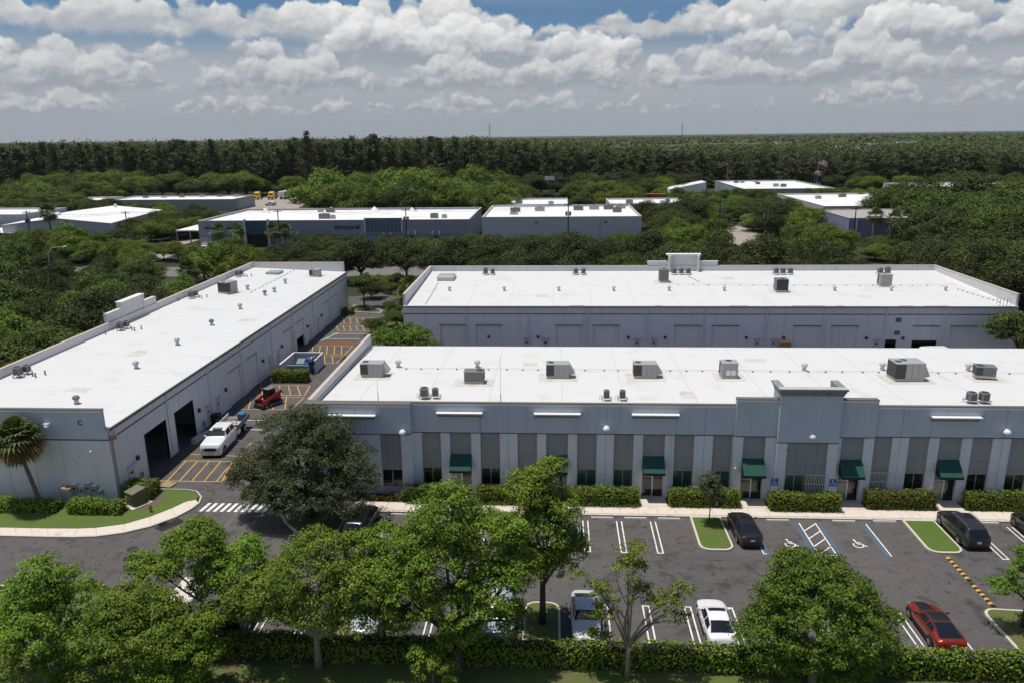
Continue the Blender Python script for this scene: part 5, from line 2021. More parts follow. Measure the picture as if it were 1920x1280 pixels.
    b = MB()
    wn = wid(.01)
    gz0, gz1 = (.40, .60) if kind not in ('cab', 'van') else (.66, .94)
    b.box(-wn * .60, wn * .60, Ln / 2 - .03, Ln / 2 + .012, gz0, gz1)
    b.build('grille', M['black'], t)
    b = MB()
    b.box(-wn * .9, wn * .9, Ln / 2 - .06, Ln / 2 + (.004 if kind != 'cab' else .10), .26 if kind != 'cab' else .40, .34 if kind != 'cab' else .58)
    b.build('front_bumper', M['black'] if kind != 'cab' else CHROME, t)
    b = MB()
    wt = wid(.99)
    b.box(-wt * .92, wt * .92, -Ln / 2 - .004, -Ln / 2 + .08, .26, .42)
    b.build('rear_bumper', M['black'], t)
    # sills and waist line
    for s in (-1, 1):
        b = MB()
        uu = np.linspace(.30, .70, 8)
        b.tube([(s * wid(u) * .992, Ln / 2 - u * Ln, .27) for u in uu], .035, 5)
        b.build('sill', M['black'], t)
        b = MB()
        for u in (d['sw'][0] + (d['sw'][1] - d['sw'][0]) * .27, d['sw'][0] + (d['sw'][1] - d['sw'][0]) * .68):
            b.box(s * wid(u) * .99, s * (wid(u) + .025), Ln / 2 - u * Ln - .1, Ln / 2 - u * Ln + .1, zb_(u) - .16, zb_(u) - .13)
        b.build('door_handle', trim or pm, t)
    if rails:
        for s in (-1, 1):
            b = MB()
            b.tube([(s * float(np.interp(u, ts, wr)) * .96, Ln / 2 - u * Ln, float(np.interp(u, ts, top)) + .045) for u in np.linspace(d['ws'][1] + .03, d['rw'][0] - .04, 8)], .022, 5)
            b.build('roof_rail', CHROME, t)
    return t


P_charcoal = paint_mat('charcoal_paint', (.030, .032, .036), .5)
P_slate = paint_mat('slate_paint', (.050, .054, .062), .5)
P_black = paint_mat('black_paint', (.008, .008, .009))
P_white = paint_mat('white_paint', (.80, .80, .80))
P_silver = paint_mat('silver_paint', (.48, .50, .53), .25)
P_blue = paint_mat('pale_blue_paint', (.56, .585, .60), .05)
P_orange = paint_mat('orange_red_paint', (.30, .035, .012), .4)
P_maroon = paint_mat('maroon_paint', (.10, .012, .014), .3)
P_grey = paint_mat('grey_paint', (.20, .21, .23), .5)
P_yellow = paint_mat('yellow_paint', (.75, .50, .03))

make_car('sedan', 'parked_car', 'charcoal sedan with sunroof parked beside the small tree island', 'car', (14.9, 54.9, 0), R(1), P_charcoal, 'cars parked in front of the office', sunroof=True)
make_car('suv', 'parked_car', 'dark grey SUV with roof rails beside the bare grass island', 'car', (31.7, 55.3, 0), R(0), P_slate, 'cars parked in front of the office', sunroof=True, rails=True)
make_car('suv', 'parked_car', 'black car cut off by the right edge of the photo, nose to the pavement', 'car', (37.4, 55.2, 0), R(0), P_black, 'cars parked in front of the office')
make_car('suv', 'parked_car', 'black SUV in the shade under the dark oak', 'car', (-15.55, 54.6, 0), R(-1), P_black, 'cars parked in front of the office', sunroof=True)
make_car('suv', 'parked_car', 'silver SUV parked nose-in behind the tall green tree', 'car', (1.05, 54.6, 0), R(0), P_silver, 'cars parked in front of the office', sunroof=True)
make_car('sedan', 'parked_car', 'white sedan with black sunroof parked near the hedge', 'car', (10.25, 42.65, 0), R(0), P_white, 'cars parked along the hedge', sunroof=True)
make_car('coupe', 'parked_car', 'orange-red sports coupe with black roof and bonnet stripes', 'car', (23.85, 42.9, 0), R(0), P_orange, 'cars parked along the hedge', blackroof=True, stripe=True)
make_car('sedan', 'parked_car', 'pale silver sedan facing the hedge behind the sparse tree', 'car', (2.0, 42.9, 0), R(180), P_blue, 'cars parked along the hedge')
make_car('suv', 'parked_car', 'silver car half hidden by leaves left of the mid-hedge island', 'car', (-3.45, 42.8, 0), R(180), P_silver, 'cars parked along the hedge')
make_car('sedan', 'parked_car', 'white car facing the hedge under the foreground trees', 'car', (-12.0, 42.9, 0), R(180), P_silver, 'cars parked along the hedge')
make_car('suv', 'parked_car', 'dark maroon car deep in the tree shade by the hedge', 'car', (-20.5, 42.6, 0), R(0), P_maroon, 'cars parked along the hedge')
make_car('van', 'parked_van', 'cream white van roof seen between the leaves beside the maroon car', 'van', (-24.0, 41.6, 0), R(180), paint_mat('cream_paint', (.72, .66, .56)), 'cars parked along the hedge')
make_car('van', 'parked_van', 'white van roof peeking over the rear edge of the office roof', 'van', (50.6, 102.2, 0), R(95), P_white)

# ------------------------------------------------------------------ white flatbed work truck
T = thing('flatbed_truck', 'white crew-cab flatbed truck parked beside the open warehouse doors', 'truck', (-34.15, 70.3, 0), R(183.5))
make_car('cab', None, None, None, None, None, P_white, parent=T)
for o in T.children:
    if o.name.startswith(('rear_bumper', 'number_plate')):
        pass
b = MB()
b.box(-.5, .5, -5.6, -1.6, .55, .78)
b.build('chassis', M['black'], T)
b = MB()
b.box(-1.1, 1.1, -5.9, -2.3, .95, 1.07)
b.build('flatbed', mk('bed_planks', (.22, .20, .18), .8, .25, 3), T)
for s in (-1, 1):
    b = MB()
    b.box(s * 1.06, s * 1.12, -5.9, -2.3, 1.071, 1.42)
    b.build('side_board', M['acmid'] if s < 0 else M['lampw'], T)
    b = MB()
    b.box(s * .55, s * 1.06, -3.1, -2.4, .5, .94)
    b.build('tool_box', P_white, T)
    for y in (-4.35,):
        b = MB()
        b.tube([(s * .62, y, .42), (s * 1.06, y, .42)], .42, 18)
        wl = b.build('wheel', M['rubber'], T)
        b = MB()
        b.disc((s * 1.07, y, .42), (s, 0, 0), .26, 14)
        b.build('rim', RIM, wl)
b = MB()
for x in (-1.0, 1.0):
    b.tube([(x, -2.42, 1.0), (x, -2.42, 2.05)], .035, 6)
for z in (1.3, 1.65, 2.0):
    b.tube([(-1.0, -2.42, z), (1.0, -2.42, z)], .03, 6)
b.build('headboard', M['black'], T)
b = MB()
b.box(-.45, .45, -.30, .1, 1.985, 2.02)
b.build('roof_hatch', M['acmid'], T)
T.scale = (1.06, 1.06, 1.10)
# load on the bed
tag(MB().box(-34.15, -33.45, 75.2, 76.0, 1.08, 1.85).box(-34.2, -33.4, 75.15, 76.05, 1.852, 1.93).build('tool_chest', mk('blue_steel', (.05, .16, .30), .5, .1), bevel=.02), 'blue steel chest standing at the tail of the flatbed truck', 'chest')
b = MB()
for i in range(7):
    x, y = -34.6 + .1 * i, 73.0 + .15 * i
    b.tube([(x, y, 1.1), (x + rnd.uniform(-.4, .4), y + rnd.uniform(-.5, .5), rnd.uniform(1.3, 1.9))], .04, 5)
b.box(-35.0, -34.4, 73.2, 73.9, 1.08, 1.5)
tag(b.build('tool_pile', mk('brown_tools', (.17, .13, .11), .7, .3, 4)), 'brown jumble of tools and frames behind the truck cab', 'tools')
tag(MB().box(-34.4, -33.3, 73.6, 74.6, 1.075, 1.35).build('board_stack', mk('pale_boards', (.55, .47, .36), .8, .15, 3)), 'short stack of pale boards on the flatbed', 'boards')

# ------------------------------------------------------------------ red skid steer loader
K = thing('skid_steer_loader', 'red tracked skid steer loader standing on the yellow hatching', 'loader', (-33.7, 83.5, 0), R(150))
MR = paint_mat('loader_red', (.30, .018, .020))
for s in (-1, 1):
    b = MB()
    prof = [(-1.15, .35), (-1.0, .05), (.85, .05), (1.05, .35), (.8, .62), (-.95, .66)]
    b.xprism(prof, s * .52, s * .90)
    tr = b.build('track', M['rubber'], K)
    b = MB()
    for y in (-.75, -.25, .25, .7):
        b.tube([(s * .91, y, .3), (s * .93, y, .3)], .17, 10)
    b.build('track_roller', M['acmid'], tr)
    b = MB()
    b.hexa([(s * .55, -1.2, 1.35), (s * .78, -1.2, 1.35), (s * .78, .9, .85), (s * .55, .9, .85)], [(s * .55, -1.2, 1.75), (s * .78, -1.2, 1.75), (s * .78, .9, 1.1), (s * .55, .9, 1.1)])
    b.box(s * .55, s * .78, .88, 1.6, .25, 1.0)
    b.build('lift_arm', MR, K)
b = MB()
b.xprism([(-1.25, .45), (.7, .4), (.8, .75), (-.2, 1.0), (-1.25, 1.25)], -.52, .52)
b.build('body', MR, K, bevel=.03)
b = MB()
b.xprism([(-.55, 1.0), (.62, .85), (.50, 2.0), (-.50, 2.05)], -.47, .47)
b.build('cab', M['black'], K, bevel=.02)
b = MB()
b.box(-.50, .50, -.55, .58, 2.055, 2.11)
b.build('cab_roof', M['acmid'], K)
b = MB()
b.xprism([(1.30, .12), (1.75, .06), (1.65, .42), (1.35, .55)], -.88, .88)
b.build('bucket', M['black'], K)
K.scale = (1.0, 1.0, 1.0)
b = MB()
b.box(-.42, .42, -1.30, -1.25, .55, 1.15)
b.build('engine_grille', M['black'], K)

# ------------------------------------------------------------------ far vehicles
for (x, y), t in (((-152.8, 389), 'nearer the white shed'), ((-145.4, 389), 'next to the white box trailer')):
    Y = thing('yellow_truck', 'yellow truck tractor parked in the far yard, ' + t, 'truck', (x, y, 0), R(180), 'yellow trucks in the far yard')
    b = MB(); b.xprism([(3.4, .7), (3.4, 1.7), (1.6, 2.0), (1.1, 3.0), (.6, 3.7), (-1.3, 3.9), (-1.4, .7)], -1.2, 1.2); b.build('cab', P_yellow, Y)
    b = MB(); b.hexa([(-1.0, 1.64, 2.06), (1.0, 1.64, 2.06), (1.0, 1.66, 2.06), (-1.0, 1.66, 2.06)], [(-1.0, 1.13, 2.95), (1.0, 1.13, 2.95), (1.0, 1.17, 2.97), (-1.0, 1.17, 2.97)]); b.build('windscreen', CARGLASS, Y)
    b = MB(); b.box(-.7, .7, 3.402, 3.45, .8, 1.6); b.build('grille', M['black'], Y)
    for s in (-1, 1):
        for yy in (2.3, -2.2, -3.4):
            MB().tube([(s * .8, yy, .5), (s * 1.22, yy, .5)], .5, 14).build('wheel', M['rubber'], Y)
    MB().box(-.5, .5, -4.2, -1.4, .7, 1.0).build('chassis', M['black'], Y)
Y = thing('box_trailer', 'white box trailer beside the yellow trucks', 'trailer', (-139.8, 393, 0), 0)
MB().box(-1.6, 1.6, -6, 6, 1.1, 3.9).build('box', M['lampw'], Y, bevel=.05)
MB().box(-1.3, 1.3, -5, 5, .7, 1.1).build('chassis', M['black'], Y)
for s in (-1, 1):
    for yy in (-3.8, -2.6):
        MB().tube([(s * .9, yy, .5), (s * 1.4, yy, .5)], .5, 14).build('wheel', M['rubber'], Y)
for kind, loc, rz, pm_, lab in (('sedan', (-87.0, 205.5, 0), 85, P_black, 'black car parked left of the dark blue warehouse'), ('suv', (-132.5, 352, 0), 95, P_silver, 'silver pickup-like car in the far gravel yard'),
                                ('suv', (-124.0, 181.5 + 8, 0), 80, P_grey, 'grey car among the trees on the far west side'), ('sedan', (-128, 199, 0), 80, P_silver, 'pale car under trees before the teal-walled building'),
                                ('suv', (96.5, 436, 0), 90, P_white, 'white car on the road behind the far office, left one'), ('suv', (104.5, 436, 0), 90, P_white, 'white car on the road behind the far office, second'),
                                ('sedan', (-101, 214, 0), 20, P_white, 'white car by the canopy of the dark blue warehouse')):
    make_car(kind, 'parked_car', lab, 'car', loc, R(rz), pm_)

# ================================================================== vegetation
def unit(v):
    return v / np.maximum(np.linalg.norm(v, axis=1, keepdims=True), 1e-6)


def leaf_mesh(name, C, N, S, m, rng, aspect=.55, droop=0.0):
    """one kite shaped leaf per centre, in one mesh"""
    n = len(C)
    N = unit(N)
    a = unit(np.cross(N, rng.normal(size=(n, 3))))
    if droop:
        a[:, 2] -= droop
        a = unit(a)
    b = unit(np.cross(N, a))
    s = S[:, None]
    V = np.empty((n, 4, 3), np.float32)
    V[:, 0] = C - a * s * .5
    V[:, 1] = C + b * s * .5 * aspect - a * s * .05 + N * s * .08
    V[:, 2] = C + a * s * .5
    V[:, 3] = C - b * s * .5 * aspect - a * s * .05 + N * s * .08
    me = bpy.data.meshes.new(name)
    me.vertices.add(4 * n)
    me.vertices.foreach_set('co', V.reshape(-1))
    me.loops.add(4 * n)
    me.loops.foreach_set('vertex_index', np.arange(4 * n, dtype=np.int32))
    me.polygons.add(n)
    me.polygons.foreach_set('loop_start', np.arange(0, 4 * n, 4, dtype=np.int32))
    me.polygons.foreach_set('loop_total', np.full(n, 4, np.int32))
    me.materials.append(m)
    me.update(calc_edges=True)
    me.validate()
    return me


def lobe_points(lobes, n, rng, shell=.5, low=-.55):
    """points spread in ellipsoid lobes (cx,cy,cz,rx,ry,rz), most of them near the outside"""
    lb = np.array(lobes, float)
    vol = (lb[:, 3] * lb[:, 4] * lb[:, 5]) ** .72
    idx = rng.choice(len(lb), n, p=vol / vol.sum())
    d = unit(rng.normal(size=(n, 3)))
    d[:, 2] = np.where(d[:, 2] < low, -d[:, 2] * .6, d[:, 2])
    r = (shell + (1 - shell) * rng.random(n) ** .6)[:, None]
    P = lb[idx, :3] + d * r * lb[idx, 3:]
    return P, d, idx


def clumps(lobes, nc, per, cr, ls, rng, up=.55, shell=.5, flat=.66):
    """leaf clumps: each a flattened puff of leaves facing up and out"""
    P, d, idx = lobe_points(lobes, nc, rng, shell)
    k_ = rng.integers(int(per * .6), int(per * 1.4) + 1, nc)
    rep = np.repeat(np.arange(nc), k_)
    n = len(rep)
    off = unit(rng.normal(size=(n, 3))) * (rng.random((n, 1)) ** .45)
    off[:, 2] = np.abs(off[:, 2]) * 1.1 - .35
    rad = (cr * rng.uniform(.65, 1.35, nc))[rep][:, None]
    C = P[rep] + off * rad * np.array([1, 1, flat])
    N = off * .8 + d[rep] * .35 + np.array([0, 0, up]) + rng.normal(size=(n, 3)) * .45
    S = ls * rng.uniform(.6, 1.35, n)
    return P, C, N, S


def limb_path(a, b, rng, sag=.10, n=5):
    a, b = np.array(a, float), np.array(b, float)
    ln = np.linalg.norm(b - a)
    pts = []
    o = rng.normal(size=3) * ln * sag
    for i in range(n + 1):
        t = i / n
        p = a + (b - a) * t + o * math.sin(math.pi * t)
        p[2] += .10 * ln * math.sin(math.pi * t) * (1 if b[2] > a[2] else 0)
        pts.append(tuple(p))
    return pts


def broadleaf(name, label, cat, loc, lobes, trunk_r, fork, nc, per, cr, ls, leaf, bark, seed, up=.55, shell=.5, group=None, twigs=60, aspect=.55, lean=(0, 0), flat=.66):
    """lobes are relative to the base of the trunk"""
    rng = np.random.default_rng(seed)
    t = thing(name, label, cat, loc, 0, group)
    P, C, N, S = clumps(lobes, nc, per, cr, ls, rng, up, shell, flat)
    b = MB()
    fk = np.array([lean[0], lean[1], fork])
    path = [(0, 0, -.05), (lean[0] * .3, lean[1] * .3, fork * .45), tuple(fk)]
    b.tube(path, [trunk_r * 1.35, trunk_r, trunk_r * .85], 9)
    for l in lobes:
        c = np.array(l[:3])
        c = c + np.array([0, 0, -l[5] * .15])
        lp = limb_path(fk - np.array([0, 0, rng.uniform(0, fork * .2)]), c, rng, .07)
        b.tube(lp, list(np.linspace(trunk_r * .62, trunk_r * .18, len(lp))), 6)
        # secondary branches towards clumps of this lobe
        dd = np.linalg.norm((P - np.array(l[:3])) / np.array(l[3:]), axis=1)
        near = np.where(dd < 1.05)[0]
        if len(near) and twigs:
            for q in rng.choice(near, min(len(near), max(2, twigs // len(lobes))), replace=False):
                st = np.array(lp[rng.integers(2, len(lp))])
                tp = limb_path(st, P[q], rng, .10, 4)
                b.tube(tp, list(np.linspace(trunk_r * .17, trunk_r * .05, len(tp))), 4, False)
    b.build('trunk', M[bark], t, smooth=True)
    me = leaf_mesh('crown', C, N, S, L[leaf], rng, aspect)
    put(bpy.data.objects.new('crown', me), t)
    return t


def spread(rx, rz, z, n, seed, jit=.55, r=.55, ry=None):
    """lobes of a round crown"""
    rg = np.random.default_rng(seed)
    ry = ry or rx
    out = [(0, 0, z, rx * .62, ry * .62, rz * .8)]
    for i in range(n):
        a = 2 * math.pi * i / n + rg.uniform(-.3, .3)
        q = rg.uniform(.45, .75)
        h = rg.uniform(-.35, .45)
        s = rg.uniform(.36, .52)
        out.append((rx * q * math.cos(a), ry * q * math.sin(a), z + rz * h, rx * s, ry * s, rz * s * .95))
    out.append((rg.uniform(-.2, .2) * rx, rg.uniform(-.2, .2) * ry, z + rz * .5, rx * .42, ry * .42, rz * .5))
    return out


# ------------------------------------------------------------------ foreground trees
FG = 'trees along the hedge'
broadleaf('shade_tree', 'bushy bright green tree filling the lower left corner of the photo', 'tree', (-29.4, 36.0, 0), spread(3.5, 3.6, 4.3, 8, 1, ry=3.2) + [(.7, 0, 6.9, 1.6, 1.5, 1.3), (0, -1.0, 1.6, 2.6, 2.0, 1.3)], .16, 2.0, 760, 46, .46, .160, 'bright', 'barkp', 101, group=FG)
broadleaf('shade_tree', 'second dense tree from the lower left, low and wide beside the corner tree', 'tree', (-23.0, 35.9, 0), [(-3.2, -.6, 1.6, 1.9, 1.6, 1.3), (2.0, -1.2, 1.6, 1.8, 1.5, 1.1), (3.2, .4, 4.3, 1.3, 1.2, .9), (0, 0, 3.3, 3.3, 2.6, 2.3), (-2.6, .3, 3.6, 1.9, 1.9, 1.6), (2.5, -.2, 3.1, 1.9, 1.9, 1.6), (-1.0, .5, 5.2, 1.8, 1.8, 1.2), (1.2, -.8, 2.0, 2.0, 1.6, 1.4), (.5, .8, 4.8, 1.5, 1.5, 1.0)], .15, 1.5, 860, 46, .46, .160, 'bright', 'barkp', 102, group=FG)
broadleaf('shade_tree', 'upright leafy tree standing over the drive, left of the bare-stemmed tree', 'tree', (-21.7, 39.9, 0), [(0, 0, 6.6, 2.1, 1.9, 1.6), (.3, .2, 7.6, 1.2, 1.2, .9), (-2.4, 0, 5.2, 1.4, 1.3, .8), (1.2, .2, 5.2, 1.4, 1.3, .9), (-3.6, .2, 5.6, .9, .9, .5)], .13, 3.2, 480, 44, .46, .16, 'bright', 'barkp', 103, group=FG, twigs=90)
broadleaf('shade_tree', 'spreading yellow-green tree with a bare pale trunk before the dark hedge', 'tree', (-14.05, 38.2, 0), [(-.2, .2, 6.3, 2.6, 2.3, 1.7), (-2.7, 0, 5.2, 1.9, 1.8, 1.3), (2.5, .2, 5.6, 1.9, 1.8, 1.4), (.2, .8, 7.6, 1.7, 1.6, .9), (-1.6, .4, 3.7, 1.6, 1.5, 1.0), (2.2, -.4, 3.6, 1.7, 1.6, 1.1), (-3.3, .3, 3.6, 1.3, 1.2, .9), (-4.0, 0, 5.0, 1.4, 1.3, 1.0), (4.0, .2, 4.6, 1.4, 1.3, 1.1), (0, -.6, 4.4, 2.2, 1.6, 1.2)], .20, 2.3, 900, 46, .47, .16, 'yellowg', 'barkp', 104, group=FG, twigs=120)
broadleaf('shade_tree', 'large many-armed green tree in the middle of the hedge row', 'tree', (-5.6, 38.6, 0), [(-.6, .2, 7.0, 2.7, 2.4, 2.0), (-2.9, .2, 4.8, 2.0, 1.9, 1.8), (2.2, 0, 5.4, 2.0, 1.9, 1.9), (-.6, .6, 9.4, 2.2, 2.0, 1.5), (-2.3, .5, 8.1, 1.5, 1.5, 1.1), (1.6, .6, 8.6, 1.7, 1.6, 1.3), (.3, -.4, 2.6, 1.5, 1.4, 1.0), (-.2, .5, 10.9, 1.2, 1.2, .8), (3.1, .2, 3.1, 1.2, 1.2, .9), (-3.8, .2, 3.0, 1.3, 1.2, 1.0), (-4.0, .2, 5.9, 1.5, 1.4, 1.2), (3.4, .1, 6.8, 1.5, 1.4, 1.3), (0, -.8, 4.6, 2.2, 1.6, 1.3), (3.0, .3, 8.8, 1.3, 1.2, 1.1)], .24, 1.8, 1500, 48, .48, .16, 'bright', 'barkd', 105, group=FG, twigs=140)
broadleaf('shade_tree', 'low leafy sapling in front of the hedge below the large tree', 'tree', (-6.9, 36.6, 0), [(0, 0, 1.5, 1.25, 1.1, .9), (.7, .1, 1.1, .8, .8, .6), (-.6, .1, 2.1, .8, .7, .6)], .06, .8, 60, 34, .34, .16, 'bright', 'bark', 115, group=FG, twigs=20)
broadleaf('shade_tree', 'leafy tree filling the gap between the bare-trunked tree and the lower left pair', 'tree', (-19.2, 39.9, 0), [(0, 0, 5.4, 2.2, 1.8, 1.5), (-1.6, .2, 4.4, 1.5, 1.3, 1.0), (1.2, .2, 4.2, 1.4, 1.3, .9), (.6, .3, 6.6, 1.3, 1.2, .9), (-.4, -.2, 3.0, 1.5, 1.2, .9)], .12, 2.2, 380, 46, .45, .16, 'bright', 'barkp', 116, group=FG, twigs=60)
broadleaf('shade_tree', 'leafy tree between the bare-trunked tree and the large many-armed one', 'tree', (-10.4, 39.9, 0), [(0, 0, 5.8, 1.9, 1.7, 1.6), (-1.2, .2, 7.0, 1.3, 1.2, 1.0), (1.2, .2, 4.6, 1.5, 1.3, 1.1), (-1.3, 0, 4.2, 1.3, 1.2, .9), (.3, .2, 7.6, 1.2, 1.1, .8), (0, -.2, 3.0, 1.3, 1.1, .8)], .12, 2.4, 360, 46, .45, .16, 'bright', 'barkd', 117, group=FG, twigs=60)
broadleaf('shade_tree', 'tallest foreground tree, narrow dark crown rising from the kerbed island', 'tree', (-.75, 42.75, 0), [(0, 0, 6.8, 2.2, 2.0, 2.0), (-.8, .2, 9.4, 1.7, 1.6, 1.5), (.8, .2, 8.2, 1.7, 1.6, 1.5), (.2, .3, 10.6, 1.1, 1.1, .8), (1.7, 0, 5.5, 1.3, 1.3, 1.3), (-1.5, 0, 5.4, 1.3, 1.3, 1.3), (1.0, .3, 11.1, .5, .5, .5), (.2, -.3, 4.7, 1.6, 1.4, .9)], .20, 3.4, 700, 46, .46, .16, 'yellowg', 'barkd', 106, group=FG, twigs=90)
broadleaf('shade_tree', 'sparse young tree with bare branches and an empty stall behind it', 'tree', (4.25, 38.05, 0), [(.1, .2, 8.0, 1.0, .9, .75), (-.1, .2, 7.1, 1.2, 1.0, .6), (-1.9, .2, 5.8, 1.1, .9, .55), (1.9, .1, 5.0, 1.3, 1.1, .75), (-1.2, .2, 4.3, 1.1, 1.0, .6), (3.0, .1, 5.7, .7, .7, .45), (2.6, 0, 3.9, 1.0, .9, .6), (.5, .2, 5.6, .9, .9, .6), (-2.9, .2, 6.5, .6, .6, .4), (-1.9, 0, 2.6, .9, .8, .5)], .13, 2.2, 150, 36, .40, .165, 'yellowg', 'barkp', 107, group=FG, twigs=120, shell=.3)
broadleaf('shade_tree', 'dense round dark green tree between the white sedan and the orange-red coupe', 'tree', (14.8, 38.0, 0), [(0, 0, 4.2, 3.7, 3.2, 2.6), (-2.7, 0, 3.0, 2.0, 1.9, 1.7), (2.7, 0, 3.2, 1.9, 1.8, 1.8), (-.3, .6, 6.4, 2.4, 2.2, 1.3), (-1.4, .8, 7.3, 1.0, 1.0, .7), (1.6, .4, 5.6, 1.8, 1.7, 1.2), (3.4, .1, 4.4, 1.2, 1.2, .7), (.2, -.6, 1.6, 2.8, 2.0, 1.2), (-1.9, .2, 5.5, 1.5, 1.4, 1.1)], .22, 1.4, 1200, 50, .48, .16, 'deep', 'barkp', 108, group=FG, twigs=60)
broadleaf('shade_tree', 'small tree on the kerbed island at the right edge of the photo', 'tree', (29.55, 43.5, 0), [(.2, 0, 4.0, 1.6, 1.5, 1.3), (-1.4, 0, 2.9, 1.0, .9, .7), (1.2, 0, 3.2, 1.3, 1.2, 1.1), (.1, .2, 5.1, 1.0, 1.0, .7)], .12, 2.0, 240, 40, .42, .165, 'deep', 'barkd', 109, group=FG, twigs=50)
broadleaf('live_oak', 'broad dark live oak shading the corner of the office', 'tree', (-20.35, 56.6, 0), [(0, -2.4, 2.3, 3.0, 1.7, 1.3), (3.7, -1.8, 2.2, 2.0, 1.6, 1.2), (-2.6, -2.0, 2.6, 2.2, 1.6, 1.1), (-5.2, -.3, 3.6, 1.4, 1.4, 1.1), (-.2, .2, 5.6, 3.6, 3.4, 2.5), (-3.9, 0, 4.4, 2.5, 2.4, 2.0), (3.3, .2, 5.0, 2.4, 2.3, 2.0), (-1.6, .6, 7.8, 2.5, 2.4, 1.5), (1.6, .4, 7.3, 2.3, 2.2, 1.5), (-.6, -1.8, 3.9, 2.9, 2.4, 1.6), (-3.0, -1.2, 2.9, 1.9, 1.8, 1.1), (2.7, -1.4, 3.3, 2.2, 1.9, 1.3), (4.6, -.6, 3.6, 1.5, 1.5, 1.2), (.2, .4, 8.8, 1.6, 1.6, .8)], .32, 2.0, 1500, 46, .54, .175, 'oak', 'barkd', 110, up=.4, twigs=120, aspect=.5)
broadleaf('young_tree', 'slim young tree on the grass island beside the charcoal sedan', 'tree', (12.45, 56.3, .14), [(0, 0, 2.8, 1.1, 1.0, .8), (-.3, 0, 3.7, .9, .85, .55), (.4, .1, 2.1, .95, .9, .5), (.1, 0, 4.2, .5, .5, .3)], .05, 1.5, 150, 36, .28, .13, 'oak', 'bark', 111, twigs=40)
broadleaf('round_tree', 'round bright tree standing between the office and the building behind', 'tree', (-19.3, 93.6, 0), spread(4.3, 2.4, 5.3, 8, 12, ry=3.6), .22, 2.5, 420, 34, .6, .26, 'deep', 'bark', 112, twigs=30)
broadleaf('small_tree', 'small dark tree on the far alley island between two buildings', 'tree', (-35.1, 135.3, 0), spread(2.9, 1.9, 4.6, 6, 13), .14, 2.4, 160, 30, .6, .32, 'mid', 'barkd', 113, twigs=30)
broadleaf('small_tree', 'green tree hiding the east corner of the building behind', 'tree', (61.8, 101.5, 0), spread(4.4, 3.2, 4.6, 7, 14), .2, 2.0, 300, 34, .65, .30, 'mid', 'barkd', 114, twigs=30)


# ------------------------------------------------------------------ palms
def fan_palm(name, label, loc, height, rad, seed, group=None, nf=46, old=.4, lean=(0, 0), tr=.17):
    rng = np.random.default_rng(seed)
    t = thing(name, label, 'palm tree', loc, 0, group)
    b = MB()
    pts = [(0, 0, -.05), (lean[0] * .35, lean[1] * .35, height * .35), (lean[0] * .75, lean[1] * .75, height * .7), (lean[0], lean[1], height)]
    b.tube(pts, [tr * 1.25, tr, tr * .9, tr * 1.05], 10)
    b.build('trunk', M['bark'], t, smooth=True)
    V = {'palm': ([], []), 'palmo': ([], [])}
    top = np.array([lean[0], lean[1], height])
    for i in range(nf):
        az = rng.uniform(0, 2 * math.pi)
        q = (i + .5) / nf
        el = R(78 - 135 * q + rng.uniform(-10, 10))
        key = 'palmo' if (q > 1 - old and rng.random() < .8) else 'palm'
        d = np.array([math.cos(az) * math.cos(el), math.sin(az) * math.cos(el), math.sin(el)])
        pl = rad * rng.uniform(.40, .52)
        c = top + d * pl + np.array([0, 0, -.10 * rad * (1 - abs(math.sin(el)))])
        u = d
        w = np.cross(u, [0, 0, 1.]); w /= max(np.linalg.norm(w), 1e-3)
        nrm = np.cross(w, u)
        vs, fs = V[key]
        # stalk
        n0 = len(vs)
        sw = .018 * rad
        vs += [tuple(top - w * sw), tuple(top + w * sw), tuple(c + w * sw), tuple(c - w * sw)]
        fs.append((n0, n0 + 1, n0 + 2, n0 + 3))
        nb = 13
        bl = rad * rng.uniform(.46, .62)
        for j in range(nb):
            a = R(-105 + 210 * j / (nb - 1))
            dd = u * math.cos(a) + w * math.sin(a)
            ll = bl * (1 - .22 * abs(a) / 1.8)
            mid = c + dd * ll * .6 + nrm * ll * .05
            tip = c + dd * ll + np.array([0, 0, -.26 * ll]) + nrm * ll * .02
            pw = np.cross(dd, nrm) * ll * .085
            n0 = len(vs)
            vs += [tuple(c), tuple(mid + pw), tuple(tip), tuple(mid - pw)]
            fs.append((n0, n0 + 1, n0 + 2, n0 + 3))
    for key, nm in (('palm', 'crown'), ('palmo', 'old_fronds')):
        vs, fs = V[key]
        if fs:
            me = bpy.data.meshes.new(nm)
            me.from_pydata(vs, [], fs)
            me.materials.append(L[key])
            put(bpy.data.objects.new(nm, me), t)
    return t


fan_palm('fan_palm', 'cabbage palm with brown lower fronds in front of the warehouse wall', (-43.75, 56.8, .1), 6.3, 2.35, 201, lean=(-1.4, .3), nf=86, old=.5)
fan_palm('fan_palm', 'low fan palm in the planting beside the office west wall', (-24.3, 83.0, 0), 2.6, 2.2, 202, 'palms by the west end of the office', 40, .12)
fan_palm('fan_palm', 'lowest fan palm close to the walled enclosure, beside the office west wall', (-26.0, 79.5, 0), 1.4, 2.0, 203, 'palms by the west end of the office', 36, .1)
fan_palm('fan_palm', 'fan palm rising behind the roof corner of the office west wall', (-24.8, 87.2, 0), 3.4, 2.0, 204, 'palms by the west end of the office', 40, .15)
fan_palm('fan_palm', 'shaggy fan palm at the west corner of the building behind', (-25.3, 124.5, 0), 4.4, 2.3, 205, 'palms by the west end of the building behind', 44, .3)
fan_palm('fan_palm', 'fan palm further back along the west wall of the building behind', (-26.3, 134.5, 0), 4.6, 2.2, 206, 'palms by the west end of the building behind', 40, .2)
fan_palm('fan_palm', 'light fan palm at the far west corner of the warehouse, by the driveway', (-64.0, 141.0, 0), 4.6, 2.8, 207, 'palms near the warehouse driveway', 44, .1)
